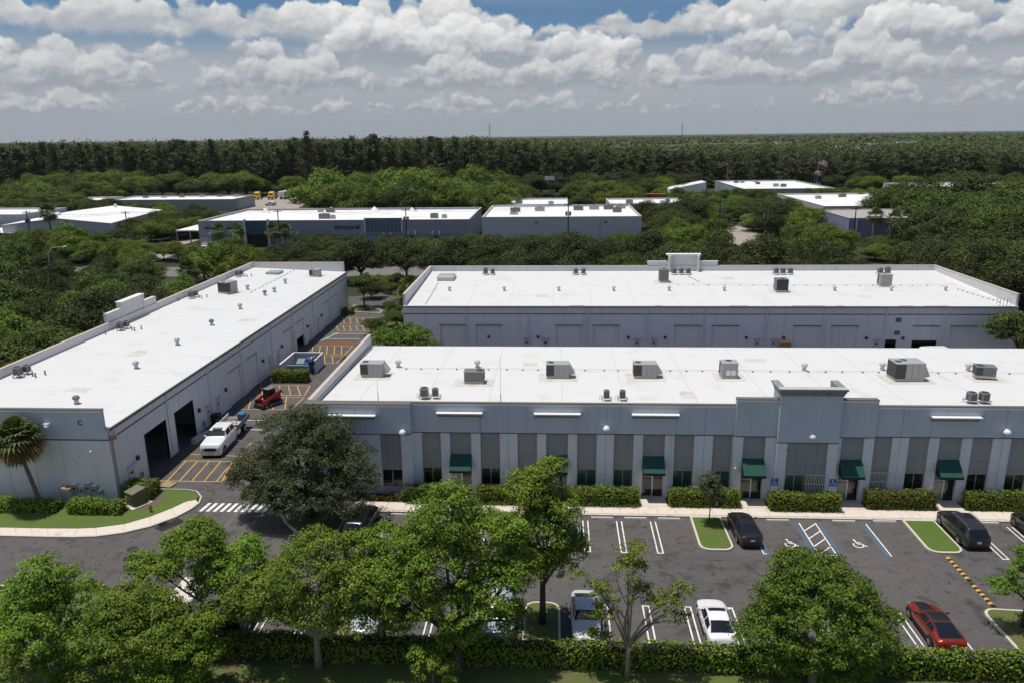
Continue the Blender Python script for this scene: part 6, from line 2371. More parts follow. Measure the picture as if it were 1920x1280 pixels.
fan_palm('fan_palm', 'second fan palm beside the pale driveway behind the warehouse', (-73.0, 146.0, 0), 5.2, 2.8, 208, 'palms near the warehouse driveway', 44, .2)
fan_palm('fan_palm', 'tall single palm before the low white building at far left', (-146.0, 213.5, 0), 10.5, 3.2, 209, None, 44, .3, tr=.25)
for i, (x, y, h) in enumerate(((86.5, 213, 8.2), (91.2, 212, 7.4), (95.0, 212.5, 7.8), (98.0, 213, 7.2))):
    fan_palm('fan_palm', 'shaggy palm in front of the violet-blue wall, %s from the left' % ('first', 'second', 'third', 'fourth')[i], (x, y, 0), h, 2.9, 210 + i, 'palms before the violet-blue building', 36, .45, tr=.22)
for i, (x, y) in enumerate(((-93.5, 207.5), (-88.8, 208.5), (-78.2, 207.5), (-75.2, 208.5))):
    fan_palm('feather_palm', 'light green palm by the entrance of the dark blue building, %s from the left' % ('first', 'second', 'third', 'fourth')[i], (x, y, 0), 5.6, 2.8, 220 + i, 'palms by the dark blue building', 30, .05, tr=.18)


# ------------------------------------------------------------------ hedges
def hedge(name, label, x0, x1, y0, y1, h, dens, leaf, seed, ls=.15, cat='hedge', group=None, z0=.08, dark=True):
    rng = np.random.default_rng(seed)
    t = thing(name, label, cat, ((x0 + x1) / 2, (y0 + y1) / 2, z0), 0, group)
    w, d = (x1 - x0) / 2, (y1 - y0) / 2
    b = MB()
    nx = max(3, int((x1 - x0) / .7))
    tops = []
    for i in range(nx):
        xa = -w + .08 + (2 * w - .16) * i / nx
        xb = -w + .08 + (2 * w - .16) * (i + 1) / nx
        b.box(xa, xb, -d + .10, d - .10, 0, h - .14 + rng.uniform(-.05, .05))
    b.build('dark_core', mk('hedge_core', (.018, .022, .008), .95, .3, 5), t)  # solid boxes, their near-black colour stands in for shade inside the hedge
    A = 2 * w * 2 * d + 2 * (2 * w + 2 * d) * h
    n = int(A * dens)
    f = rng.random(n) * A
    C = np.empty((n, 3)); N = np.empty((n, 3))
    at = 2 * w * 2 * d
    af = 2 * w * h
    for lo, hi, kind in ((0, at, 'top'), (at, at + af, 'f'), (at + af, at + 2 * af, 'b'), (at + 2 * af, at + 2 * af + 2 * d * h, 'l'), (at + 2 * af + 2 * d * h, A + 1, 'r')):
        s = (f >= lo) & (f < hi)
        q = s.sum()
        u, v = rng.uniform(-1, 1, q), rng.random(q)
        if kind == 'top':
            C[s] = np.c_[u * w, rng.uniform(-1, 1, q) * d, np.full(q, h)]; N[s] = (0, 0, 1)
        elif kind in 'fb':
            sg = -1 if kind == 'f' else 1
            C[s] = np.c_[u * w, np.full(q, sg * d), v * h]; N[s] = (0, sg, .35)
        else:
            sg = -1 if kind == 'l' else 1
            C[s] = np.c_[np.full(q, sg * w), u * d, v * h]; N[s] = (sg, 0, .35)
    # uneven outline: rounded upper edge and lumps along the run
    lump = np.sin(C[:, 0] * 2.1 + seed) * .5 + np.sin(C[:, 0] * 5.3 + seed * 2 + C[:, 1] * 3) * .5
    C[:, 2] += np.where(C[:, 2] > h * .6, lump * .10 + .06 * np.sin(C[:, 0] * .9 + seed), 0)
    C[:, 1] += np.sign(C[:, 1]) * lump * .05
    edge = np.clip((np.abs(C[:, 1]) / d - .55) / .45, 0, 1)
    C[:, 2] -= np.where(C[:, 2] > h * .8, edge ** 2 * .12, 0)
    C += rng.normal(size=(n, 3)) * .06
    C[:, 2] = np.maximum(C[:, 2], .03)
    N = N + rng.normal(size=(n, 3)) * .6
    me = leaf_mesh('foliage', C, N, ls * rng.uniform(.65, 1.35, n), L[leaf], rng, .6)
    put(bpy.data.objects.new('foliage', me), t)
    return t


HG = 'clipped hedges along the office front'
hedge('clipped_hedge', 'clipped hedge below the awning second from the dark oak, half behind the large tree', -6.7, -1.15, 59.05, 60.1, 1.4, 110, 'hedge', 1, group=HG)
hedge('clipped_hedge', 'clipped hedge left of the door under the third visible awning, free-standing behind the silver SUV', 1.5, 7.1, 59.0, 60.1, 1.4, 110, 'hedge', 2, group=HG)
hedge('clipped_hedge', 'clipped hedge behind the slim young tree', 9.7, 15.5, 59.0, 60.1, 1.4, 110, 'hedge', 3, group=HG)
hedge('clipped_hedge', 'clipped hedge under the roof tower with two blue parking signs in it', 17.9, 23.6, 58.45, 59.6, 1.4, 110, 'hedge', 4, group=HG)
hedge('clipped_hedge', 'brownish clipped hedge between the tower and the bare grass island', 26.0, 31.6, 59.1, 60.2, 1.45, 110, 'hedged', 5, group=HG)
hedge('clipped_hedge', 'brownish clipped hedge at the right edge of the photo, above the dark grey SUV', 34.1, 39.8, 59.15, 60.25, 1.45, 110, 'hedged', 6, group=HG)
hedge('clipped_hedge', 'loose dark bushes at the step of the facade beside the dark oak', -13.0, -9.5, 59.0, 60.2, 1.35, 90, 'deep', 7, group=HG)
for i, (a, c) in enumerate(((-6.7, -1.15), (1.45, 7.1), (9.75, 15.5), (26.1, 31.6), (34.2, 39.8), (-12.6, -9.4))):
    hedge('ground_cover', 'low ground cover strip at the foot of the hedge, %s from the dark oak' % ('second', 'third', 'fourth', 'fifth', 'sixth', 'first')[i], a, c, 58.68 + .012 * max(a, 0), 59.02 + .012 * max(a, 0), .30, 120, 'ivy', 20 + i, .12, 'ground cover', 'low planting in front of the office hedges')
hedge('rust_shrub', 'reddish brown low shrubs below the first window beside the dark oak', -16.0, -12.9, 59.15, 59.85, .6, 60, 'palmo', 31, .14, 'shrub')
hedge('clipped_hedge', 'dark clipped hedge behind the palm along the warehouse wall', -52, -42.2, 56.0, 57.1, 1.05, 110, 'hedge', 8, group='hedges in front of the warehouse')
hedge('clipped_hedge', 'clipped hedge between the palm and the green transformer box', -41.0, -36.4, 55.9, 57.1, 1.1, 110, 'hedge', 9, group='hedges in front of the warehouse')
hedge('clipped_hedge', 'square bright hedge behind the transformer box at the warehouse corner', -37.6, -35.2, 58.4, 60.6, 1.35, 110, 'hedge', 10, group='hedges in front of the warehouse')
hedge('clipped_hedge', 'thick dark hedge in front of the walled enclosure in the alley', -36.5, -31.9, 91.6, 93.0, 1.45, 80, 'hedge', 11, .17)
hedge('boundary_hedge', 'long clipped hedge between the parked cars and the near lawn, east part', 5.2, 46, 38.45, 39.5, 1.35, 85, 'hedge', 12, .17, group='long hedge along the parking lot')
hedge('boundary_hedge', 'long clipped hedge between the parked cars and the near lawn, west part', -27, 5.0, 38.45, 39.5, 1.35, 85, 'hedge', 13, .17, group='long hedge along the parking lot')
hedge('small_shrub', 'small bright shrub at the far end of the alley by the warehouse', -37.6, -36.0, 129.5, 131.3, 1.0, 60, 'midy', 14, .25, 'shrub')


# ------------------------------------------------------------------ trees further off: a few crowns, copied
def tree_proto(kind, seed, rx, rz, z, n, nc, per, cr, ls, leaf, bark='barkd', tr=.22, fork=2.0):
    return broadleaf(kind, 'proto', 'tree', (0, -500, 0), spread(rx, rz, z, n, seed), tr, fork, nc, per, cr, ls, leaf, bark, seed, twigs=24, up=.22, shell=.72, flat=.95)


PROTO = {}
for leaf, nm in (('mid', 'broadleaf_tree'), ('midd', 'dark_oak_tree'), ('midy', 'light_green_tree')):
    PROTO[leaf] = [tree_proto(nm, s, 4.7, 4.2, 4.7, 7, 400, 60, .95, .27, leaf) for s in (301, 302, 303, 304)]
used = set()


# sight lines the photograph keeps open: (azimuth from, to, nearest y, farthest y, tallest tree)
OPEN = [(.36, .455, 150, 217, 4.8), (.36, .455, 100, 150, 8.0), (-.36, .125, 183, 214, 6.3), (.44, .60, 285, 358, 6.5), (-.42, -.325, 262, 392, 4.5), (-.60, -.40, 262, 330, 6.2), (-.49, -.355, 183, 214, 5.0), (-.335, -.275, 395, 440, 4.5), (.19, .36, 262, 352, 7.5), (.20, .265, 182, 262, 5.0)]


def plant(leaf, x, y, h, label, group, wide=1.0, rng=rnd):
    for a0, a1, ya, yb, hm in OPEN:
        if a0 < x / y < a1 and ya < y < yb and h > hm:
            wide *= min(1.5, (h / hm) ** .6)
            h = hm * rng.uniform(.75, 1)
    p = rng.choice(PROTO[leaf])
    if p.name in used:
        o = copy_tree(p)
    else:
        used.add(p.name)
        o = p
    o.location = (x, y, 0)
    s = h / 9.3
    o.scale = (s * wide * rng.uniform(.92, 1.12), s * wide * rng.uniform(.92, 1.12), s)
    o.rotation_euler = (0, 0, rng.uniform(0, 6.28))
    tag(o, label, 'tree', group)
    return o


ORD = ['first', 'second', 'third', 'fourth', 'fifth', 'sixth', 'seventh', 'eighth', 'ninth', 'tenth', 'eleventh', 'twelfth', 'thirteenth', 'fourteenth', 'fifteenth', 'sixteenth', 'seventeenth', 'eighteenth', 'nineteenth', 'twentieth']


def ordinal(i):
    return ORD[i] if i < len(ORD) else '%d%s' % (i + 1, 'th' if 10 < (i + 1) % 100 < 14 else {1: 'st', 2: 'nd', 3: 'rd'}.get((i + 1) % 10, 'th'))


def grove(leafs, rect, step, hh, label, group, wide=1.15, skip=()):
    """individual trees over a rectangle, jittered, labelled by row from the near side and place in the row"""
    x0, x1, y0, y1 = rect
    ny = max(1, round((y1 - y0) / step)) if y1 > y0 else 1
    row = 0
    for j in range(ny):
        nx = max(1, round((x1 - x0) / step))
        spots = []
        for i in range(nx):
            x = x0 + (x1 - x0) * (i + .5 + (.25 if j % 2 else -.25)) / nx + rnd.uniform(-.25, .25) * step
            y = y0 + (y1 - y0) * (j + .5) / ny + rnd.uniform(-.22, .22) * step
            if any(a < x < c and d < y < e for a, c, d, e in skip):
                continue
            if abs(x + .07 * y) > .70 * y + 14:          # nothing outside the view
                continue
            spots.append((x / y, x, y))
        if not spots:
            continue
        for i, (_, x, y) in enumerate(sorted(spots)):
            lf = rnd.choice(leafs)
            lab = '%s %s, %s row, %s from the left' % ({'mid': 'green', 'midd': 'dark', 'midy': 'light green'}[lf], label, ordinal(row), ordinal(i))
            plant(lf, x, y, rnd.uniform(*hh) * rnd.uniform(.82, 1.16), lab, group, wide)
        row += 1
    return row


grove(['mid', 'midd', 'midy'], (-37, -21, 141, 160), 5.0, (2.2, 4.2), 'low bush in the gap behind the alley', 'bushes in the gap behind the alley', 1.5)
grove(['mid', 'midd'], (-31, -23.5, 112, 138), 6.0, (2.5, 4.0), 'low bush by the rear building west wall', 'bushes by the rear building', 1.3)
grove(['midd', 'midd', 'midd', 'mid'], (-14, 82, 138, 164), 8.0, (8.5, 11.5), 'oak behind the rear building', 'tree belt behind the rear building', 1.15)
grove(['midd', 'mid', 'midd'], (70, 128, 108, 205), 10.5, (11, 15.5), 'tree east of the rear building', 'wood east of the rear building', 1.25, skip=[(60, 90, 165, 190), (60, 77, 100, 142)])
grove(['midd', 'mid', 'mid'], (108, 190, 205, 262), 12, (13, 17), 'tall tree beyond the violet-blue hall', 'high wood on the east side', 1.3)
grove(['midd', 'mid', 'midd', 'midy'], (-94, -62.5, 64, 166), 7.0, (7.0, 10.0), 'tree along the far warehouse side', 'tree belt along the warehouse', 1.2, skip=[(-84, -56, 128, 150), (-92, -78, 150, 166)])
grove(['midd', 'mid'], (-170, -107, 90, 166), 8.5, (7.5, 10.5), 'tree west of the side street', 'thicket west of the side street', 1.25)
grove(['mid', 'midd', 'midy'], (-190, -118, 184, 212), 8.0, (6.5, 9.0), 'tree before the gabled hall', 'trees before the gabled hall', 1.25, skip=[(-165, -138, 203, 215)])
grove(['mid', 'midd', 'midy'], (-134, -112, 226, 262), 7.5, (6, 8), 'tree left of the open shed', 'trees between gabled hall and shed', 1.3)
grove(['mid', 'midy'], (-118, -102, 184, 196), 6.0, (4.5, 6.5), 'small tree by the open shed', 'small trees by the open shed', 1.25)
grove(['midd', 'midd'], (-62, -46, 150, 166), 8, (8, 10.5), 'oak at the alley street end', 'oaks at the street end of the alley', 1.2)
for x, y, h, t in ((-42.0, 161, 10.5, 'left of'), (-32.5, 163, 10.0, 'in the middle of'), (-22.5, 160, 10.5, 'right of')):
    plant('midd', x, y, h, 'dark spreading oak %s the bright street gap behind the alley' % t, 'oaks at the street end of the alley', 1.2)
grove(['midd', 'mid', 'midd'], (-72, 30, 184, 204), 7.6, (7.0, 9.3), 'street tree before the large halls', 'street trees before the large halls', 1.25)
for i, (x, y, h) in enumerate(((-97, 190, 5.6), (-91.5, 188, 5.8), (-86, 190, 5.2), (-79, 188, 5.6))):
    plant('midy', x, y, h, 'bright rounded tree before the dark blue hall, %s from the left' % ORD[i], 'bright trees before the dark blue hall', 1.4)
grove(['mid', 'midd', 'midy'], (30, 100, 184, 210), 8.5, (7.5, 10.0), 'tree by the open yard entrance', 'trees around the open yard', 1.25, skip=[(43, 63, 180, 260), (76, 104, 204, 220)])
grove(['mid', 'midd'], (29, 42, 216, 262), 8.5, (8, 10.5), 'tree left of the open yard', 'trees around the open yard', 1.25)
grove(['mid', 'midy', 'midd'], (63, 78, 228, 262), 9.0, (9, 11), 'tree right of the open yard', 'trees around the open yard', 1.3)
grove(['midy', 'mid', 'midy'], (-92, -18, 268, 330), 11.5, (14, 18.5), 'large tree behind the dark blue hall', 'large trees behind the dark blue hall', 1.25)
grove(['mid', 'midy'], (-16, 60, 312, 372), 11.0, (8, 11), 'tree behind the flat white roofs', 'trees behind the flat white roofs', 1.3, skip=[(34, 70, 312, 350), (-8, 3, 312, 375)])
grove(['midy', 'mid', 'mid'], (48, 160, 262, 350), 11, (6.5, 9), 'tree around the flag office', 'trees around the flag office', 1.3, skip=[(88, 130, 266, 332)])
grove(['mid', 'midd', 'midy'], (-330, -122, 266, 316), 11, (6.0, 8.2), 'tree behind the gabled hall', 'trees behind the gabled hall', 1.4, skip=[(-142, -110, 262, 322)])
grove(['mid', 'midy'], (-118, -96, 258, 300), 10, (8.0, 10), 'tree behind the open shed', 'trees behind the open shed', 1.3)
grove(['mid', 'midy', 'midd'], (-330, -216, 322, 396), 13, (8.0, 12), 'tree of the far west canopy', 'far west canopy', 1.4)
grove(['mid', 'midy'], (-300, -60, 400, 428), 12, (10.5, 13.5), 'round tree below the western pines', 'round trees at the foot of the pines', 1.35, skip=[(-166, -128, 330, 412)])
grove(['mid', 'midd', 'midd'], (-55, 75, 385, 430), 13, (9, 12), 'round tree below the middle pines', 'round trees at the foot of the pines', 1.35)
grove(['mid', 'midy', 'midd'], (150, 310, 290, 420), 14, (7.5, 10.5), 'tree of the far east canopy', 'far east canopy', 1.4, skip=[(155, 240, 335, 400)])
grove(['midd', 'mid'], (75, 320, 428, 440), 12, (6, 10), 'bush below the eastern pines', 'bushes at the foot of the pines', 1.5, skip=[(84, 140, 400, 445)])
for ps in PROTO.values():
    for p in ps:
        if p.name not in used:
            for c in list(p.children):
                bpy.data.objects.remove(c)
            bpy.data.objects.remove(p)


# ------------------------------------------------------------------ feathery pines of the far wood
def pine_proto(seed, h=27.0):
    """feathery casuarina: thin trunk, rising branches, each a plume of needle sprays"""
    rng = np.random.default_rng(seed)
    t = thing('casuarina_pine', 'proto', 'pine tree', (0, -600, 0))
    MB().tube([(0, 0, 0), (.2, 0, h * .5), (.5, .1, h * .97)], [.42, .26, .05], 6).build('trunk', M['barkd'], t)
    nb, per = 95, 20
    z = np.sort(rng.random(nb)) ** .9
    z0 = h * (.08 + .88 * z)
    a = rng.uniform(0, 2 * math.pi, nb)
    ln = np.interp(z, [0, .2, .5, .8, 1], [3.6, 4.4, 3.8, 2.5, 1.2]) * rng.uniform(.55, 1.25, nb)
    rise = rng.uniform(.35, 1.0, nb)
    rep = np.repeat(np.arange(nb), per)
    n = len(rep)
    u = rng.random(n) ** .7
    dirx, diry = np.cos(a)[rep], np.sin(a)[rep]
    C = np.c_[dirx * ln[rep] * u + .5 * z[rep], diry * ln[rep] * u, z0[rep] + ln[rep] * u * rise[rep]] + rng.normal(size=(n, 3)) * (.20 + .38 * u[:, None])
    N = np.c_[dirx, diry, np.full(n, .9)] + rng.normal(size=(n, 3)) * .6
    me = leaf_mesh('crown', C, N, rng.uniform(.8, 1.7, n), L['pine'], rng, .30, droop=-.5)
    put(bpy.data.objects.new('crown', me), t)
    return t


PP = [pine_proto(s) for s in (401, 402, 403, 404)]
pcount = 0
pines = []
for row, (yy, st) in enumerate(((446, 6.2), (458, 6.6), (470, 7.0), (484, 8.0))):
    x = -.77 * yy
    while x < .66 * yy:
        pines.append((x + rnd.uniform(-2.4, 2.4), yy + rnd.uniform(-4, 4)))
        x += st * rnd.uniform(.7, 1.35)
pines = pines[:]
rnd.shuffle(pines)
pines = sorted(pines[:430], key=lambda p: p[1])[:296]


def pine_h(x):
    # tall on the west side, lower and more even towards the east
    return np.interp(x, [-360, -200, -120, -40, 30, 120, 320], [25.5, 27.5, 29, 26, 20, 17.5, 17])


rank = {p_: r_ for r_, p_ in enumerate(sorted(pines, key=lambda q: q[0] / q[1]))}
for i, (x, y) in enumerate(pines):
    p = PP[i % 4]
    o = p if i < 4 else copy_tree(p)
    o.location = (x, y, 0)
    s = float(pine_h(x + 20 * math.sin(x * .09))) / 27 * rnd.uniform(.78, 1.14)
    w = rnd.uniform(1.05, 1.75)
    o.scale = (w, w, s)
    o.rotation_euler = (0, 0, rnd.uniform(0, 6.28))
    tag(o, 'feathery dark pine in the front of the far wood, %s from the left' % ordinal(rank[(x, y)]), 'pine tree', 'pines of the far wood')
x0 = thing('casuarina_pine', 'dark twin-topped pine standing out above the far wood left of centre', 'pine tree', (-142, 440, 0), 1.0, 'pines of the far wood')
for c in PP[1].children:
    q = c.copy()
    COL.objects.link(q)
    q.parent = x0
x0.scale = (1.15, 1.15, 1.27)


# ------------------------------------------------------------------ the wood beyond, one mass out to the horizon
def canopy(name, label, y0, y1, count, rad, hgt, leaf, per, ls, seed, matk='far', pointy=False):
    rng = np.random.default_rng(seed)
    u = rng.random(count)
    y = np.sqrt(y0 ** 2 + u * (y1 ** 2 - y0 ** 2))
    x = (rng.uniform(-.80, .68, count)) * y
    r = rad * rng.uniform(.7, 1.35, count)
    h = hgt * rng.uniform(.78, 1.12, count) * (np.interp(x / y, [-.8, -.1, .15, .7], [.98, .96, .66, .62]) if pointy else 1)
    rep = np.repeat(np.arange(count), per)
    n = len(rep)
    d = unit(rng.normal(size=(n, 3)))
    d[:, 2] = np.abs(d[:, 2]) - .15
    C = np.c_[x[rep], y[rep], h[rep]] + d * r[rep][:, None] * np.array([1, 1, .62]) - np.c_[np.zeros(n), np.zeros(n), r[rep] * .62]
    if pointy:
        C[:, 2] += (rng.random(n) ** 3) * 6
    N = d + rng.normal(size=(n, 3)) * .35 + np.array([0, 0, .4])
    me = leaf_mesh(name, C, N, ls * r[rep] / rad * rng.uniform(.7, 1.3, n), L[matk], rng, .75)
    o = put(bpy.data.objects.new(name, me), None)
    return tag(o, label, 'wood', None, 'stuff')


canopy('pine_wood', 'dense dark mass of the pine wood behind its front row', 488, 640, 1100, 5.0, 24, None, 120, 1.5, 501, 'pine', True)
canopy('distant_wood', 'continuous green wood beyond the pines', 640, 1200, 3600, 8.0, 15.0, None, 60, 2.9, 502)
canopy('distant_wood', 'continuous wood fading to the horizon', 1200, 4200, 6500, 20, 12.5, None, 22, 11, 503)

# ================================================================== street furniture and small things
# parking signs
for x, t in ((18.2, 'left'), (22.95, 'right')):
    s_ = thing('parking_sign', 'blue accessible parking sign on a dark post, %s one of two in the tower hedge' % t, 'sign', (x, 59.1, .1), 0, 'accessible parking signs')
    MB().box(-.03, .03, -.02, .04, 0, 2.55).build('post', M['acdark'], s_)
    p_ = MB().box(-.30, .30, -.045, -.021, 2.05, 2.75).build('sign_plate', mk('sign_blue', (.03, .13, .38), .4, .05), s_)
    b = MB()
    ring = [(-.02 + .15 * math.cos(R(a)), 2.29 + .15 * math.sin(R(a))) for a in range(140, 381, 24)]
    b.tube([(x_, -.05, z_) for x_, z_ in ring], .018, 4)
    b.tube([(-.04, -.05, 2.56), (-.02, -.05, 2.38), (.12, -.05, 2.38), (.18, -.05, 2.2)], .022, 4)
    b.disc((-.05, -.052, 2.64), (0, -1, 0), .045, 10)
    b.build('wheelchair_symbol', M['lampw'], p_)
    q_ = MB().box(-.22, .22, -.045, -.021, 1.68, 2.0).build('penalty_plate', M['lampw'], s_)
    MB().box(-.17, .17, -.049, -.046, 1.86, 1.90).box(-.14, .14, -.049, -.046, 1.78, 1.81).build('lettering', M['sign'] if 'sign' in M else MATS['sign_blue'], q_)

# speed humps: black rubber with yellow pieces
for x, y0, y1, t in ((29.05, 48.75, 51.9, 'farther half, starting at the grass island'), (29.05, 45.75, 48.5, 'nearer half, ending at the kerbed island')):
    h_ = thing('speed_hump', 'black and yellow rubber speed hump across the lane, ' + t, 'speed hump', (x, (y0 + y1) / 2, 0), 0, 'speed humps across the lane')
    n = 12 if y1 - y0 > 3 else 11
    ln = (y1 - y0) / n
    for i in range(n):
        ya = -(y1 - y0) / 2 + i * ln
        b = MB()
        b.yprism([(-.17, .0), (.17, .0), (.12, .05), (.05, .075), (-.05, .075), (-.12, .05)], ya + .004, ya + ln - .004)
        b.build('segment', mk('hump_black', (.02, .018, .016), .9, .2) if i % 2 == 0 else mk('hump_yellow', (.60, .33, .07), .8, .15), h_)

# transformer box
t_ = thing('transformer_box', 'olive green transformer cabinet with sloping lid on a concrete pad', 'transformer', (-36.05, 57.95, .12), R(-30))
MB().box(-.95, .95, -.95, .95, 0, .12).build('pad', M['kerb'], t_)
MB().box(-.58, .58, -.60, .60, .12, 1.25).build('cabinet', mk('olive_paint', (.10, .10, .055), .6, .1, 2, streak=.3), t_, bevel=.02)
MB().hexa([(-.62, -.64, 1.252), (.62, -.64, 1.252), (.62, .64, 1.252), (-.62, .64, 1.252)], [(-.60, -.60, 1.30), (.60, -.60, 1.30), (.60, .60, 1.48), (-.60, .60, 1.48)]).build('lid', mk('olive_faded', (.17, .155, .10), .7, .15, 2), t_)
MB().box(-.56, -.01, -.625, -.601, .2, 1.2).box(.01, .56, -.625, -.601, .2, 1.2).build('cabinet_door', MATS['olive_paint'], t_)
MB().box(-.05, .05, -.65, -.626, .7, .85).build('lock', M['galv'], t_)
MB().box(-.5, -.3, -.632, -.626, .8, .95).build('notice', M['lampw'], t_)
struct('mulch_patch', MB().prism([(-37.3, 56.9), (-34.3, 57.2), (-34.1, 58.6), (-34.9, 60.2), (-37.5, 60.3)], .0, .145), M['mulch'])
# electricity meters on the warehouse front
m_ = thing('meter_bank', 'bank of grey electricity meters on the warehouse front wall', 'meters', (-40.7, 58.35, 0))
for i, (x, z, w, h) in enumerate(((-1.0, 1.3, .5, .8), (-.4, 1.1, .55, .8), (.2, 1.35, .5, 1.0), (.75, 1.2, .5, .8), (-.35, .55, 1.2, .35), (1.2, .9, .3, .5))):
    c_ = MB().box(x - w / 2, x + w / 2, -.02, .24, z - h / 2, z + h / 2).build('meter_cabinet', M['acgrey'], m_, bevel=.015)
    MB().box(x - w / 2 - .02, x + w / 2 + .02, -.06, .24, z + h / 2 + .001, z + h / 2 + .04).build('rain_cap', M['lampw'], c_)
    if i < 4:
        MB().tube([(x, -.02, z), (x, -.09, z)], .09, 12).build('meter_dial', M['black'], c_)
u_ = thing('wall_unit', 'white utility cabinet with brown top by the warehouse hedge', 'cabinet', (-42.3, 58.1, .1))
MB().box(-.45, .45, -.3, .35, .1, 1.35).build('casing', M['acbase'], u_, bevel=.02)
MB().box(-.5, .5, -.35, .4, 1.352, 1.42).build('lid', mk('brown_lid', (.34, .24, .15), .8, .2), u_)
MB().box(-.4, .4, -.31, -.301, .3, 1.2).build('grille', M['acgrey'], u_)
# backflow pipes at the corner
v_ = thing('backflow_valve', 'dark backflow pipes and valves at the warehouse corner', 'valve', (-37.45, 58.9, .1))
MB().tube([(-.35, 0, 0), (-.35, 0, .9), (.35, 0, .9), (.35, 0, 0)], .07, 8).build('pipe_loop', M['acdark'], v_)
MB().tube([(-.15, 0, .9), (-.15, 0, 1.2)], .03, 6).tube([(.15, 0, .9), (.15, 0, 1.2)], .03, 6).lathe((-.15, 0, 1.2), [(.14, 0), (.14, .03)], 10).lathe((.15, 0, 1.2), [(.14, 0), (.14, .03)], 10).build('hand_wheel', M['acmid'], v_)
# hydrant
f_ = thing('fire_hydrant', 'weathered yellow-brown hydrant on the lawn edge by the pavement', 'hydrant', (-34.1, 56.6, .13))
hm = mk('hydrant_paint', (.30, .20, .07), .7, .25, 6)
MB().lathe((0, 0, 0), [(.17, 0), (.17, .05), (.11, .08), (.11, .55), (.15, .58), (.15, .63), (.10, .74), (.03, .80)], 12).build('barrel', hm, f_)
for s in (-1, 1):
    MB().tube([(s * .10, 0, .42), (s * .21, 0, .42)], .055, 8).build('outlet', hm, f_)
# pallet
p_ = thing('wood_pallet', 'pale wooden pallet lying on the asphalt by the hatching', 'pallet', (-35.3, 61.85, 0), R(-12))
pm = mk('pallet_wood', (.46, .34, .20), .85, .2, 4)
for i in range(7):
    MB().box(-.6 + i * .18, -.48 + i * .18, -.5, .5, .105, .125).build('slat', pm, p_)
for y in (-.48, -.04, .40):
    MB().box(-.6, .6, y, y + .09, .02, .104).build('bearer', pm, p_)
# bins by the warehouse
w_ = thing('trash_bin', 'black bin standing against the warehouse wall by the small door', 'bin', (-37.5, 77.4, 0))
MB().hexa([(-.35, -.35, .05), (.35, -.35, .05), (.35, .35, .05), (-.35, .35, .05)], [(-.42, -.42, 1.05), (.42, -.42, 1.05), (.42, .42, 1.05), (-.42, .42, 1.05)]).build('bin_body', M['black'], w_)
MB().box(-.45, .45, -.45, .45, 1.052, 1.12).build('lid', M['black'], w_, bevel=.02)
o_ = MB().hexa([(-37.6, 71.3, .02), (-37.0, 71.3, .02), (-37.0, 75.8, .02), (-37.6, 75.8, .02)], [(-37.55, 71.35, .55), (-37.05, 71.35, .55), (-37.05, 72.4, .55), (-37.55, 72.4, .55)]).build('material_stack', M['acbase'])
tag(o_, 'low pale stack lying along the warehouse wall beside the truck', 'stack')
for y in (62.35, 75.2):
    g_ = thing('hose_reel', 'dark hose and tools hung on the warehouse wall, %s' % ('near the corner door' if y < 70 else 'past the second open door'), 'hose', (-37.9, y, 0))
    MB().tube([(.05, .2 * math.cos(a), .8 + .3 * math.sin(a)) for a in np.linspace(0, 6.2, 12)], .04, 5).build('hose_coil', M['black'], g_)
    MB().tube([(.1, 0, 0), (.1, 0, .9)], .04, 5).build('hose_stand', M['black'], g_)
# enclosure with junk
e_ = thing('walled_enclosure', 'white block-walled dumpster enclosure in the alley', 'enclosure', (-34.1, 96, 0))
MB().box(-2.1, -1.9, -2.2, 3.6, 0, 1.8).build('side_wall', M['parin'], e_)
MB().box(-1.899, 1.899, 3.4, 3.6, 0, 1.8).build('rear_wall', M['parin'], e_)
MB().box(1.9, 2.1, -.2, 3.6, 0, 1.8).build('side_wall', M['parin'], e_)
MB().box(-1.0, 1.9, -2.4, -2.2, 0, 1.75).build('front_wall', mk('green_grey_panel', (.32, .38, .36), .6, .1), e_)
MB().box(-2.12, -1.88, -2.22, 3.62, 1.801, 1.84).box(-1.87, 2.12, 3.38, 3.62, 1.801, 1.84).build('wall_cap', M['lampw'], e_)
j_ = thing('dumpster', 'blue dumpster heaped with bags inside the white enclosure', 'dumpster', (-33.6, 96.6, 0), R(8))
bl = mk('dumpster_blue', (.03, .10, .28), .5, .15, 3)
MB().hexa([(-1.0, -.7, .15), (1.0, -.7, .15), (1.0, .7, .15), (-1.0, .7, .15)], [(-1.15, -.85, 1.3), (1.15, -.85, 1.3), (1.15, .85, 1.3), (-1.15, .85, 1.3)]).build('bin_body', bl, j_)
MB().hexa([(-1.15, -.85, 1.302), (-.05, -.85, 1.302), (-.05, .85, 1.302), (-1.15, .85, 1.302)], [(-1.1, -.8, 1.4), (-.1, -.8, 1.4), (-.1, .8, 1.65), (-1.1, .8, 1.65)]).build('lid', mk('dumpster_lid', (.18, .26, .33), .5, .1), j_)
for i in range(6):
    bg = MB()
    x, y = -32.9 + rnd.uniform(-.5, .5), 96.4 + rnd.uniform(-.9, .9)
    bg.lathe((x, y, 1.2 + .05 * i), [(.10, 0), (.34, .14), (.38, .32), (.25, .5), (.07, .6)], 9)
    tag(bg.build('rubbish_bag', [M['black'], bl, M['black'], mk('tan_bag', (.45, .33, .20), .8, .2)][i % 4]), '%s rubbish bag in the white enclosure, %s' % (('black', 'blue', 'black', 'tan')[i % 4], ('lowest of the heap', 'low on the heap', 'at mid height of the heap', 'near the top of the heap', 'second from the top of the heap', 'topmost of the heap')[i]), 'bag', 'rubbish bags in the enclosure')
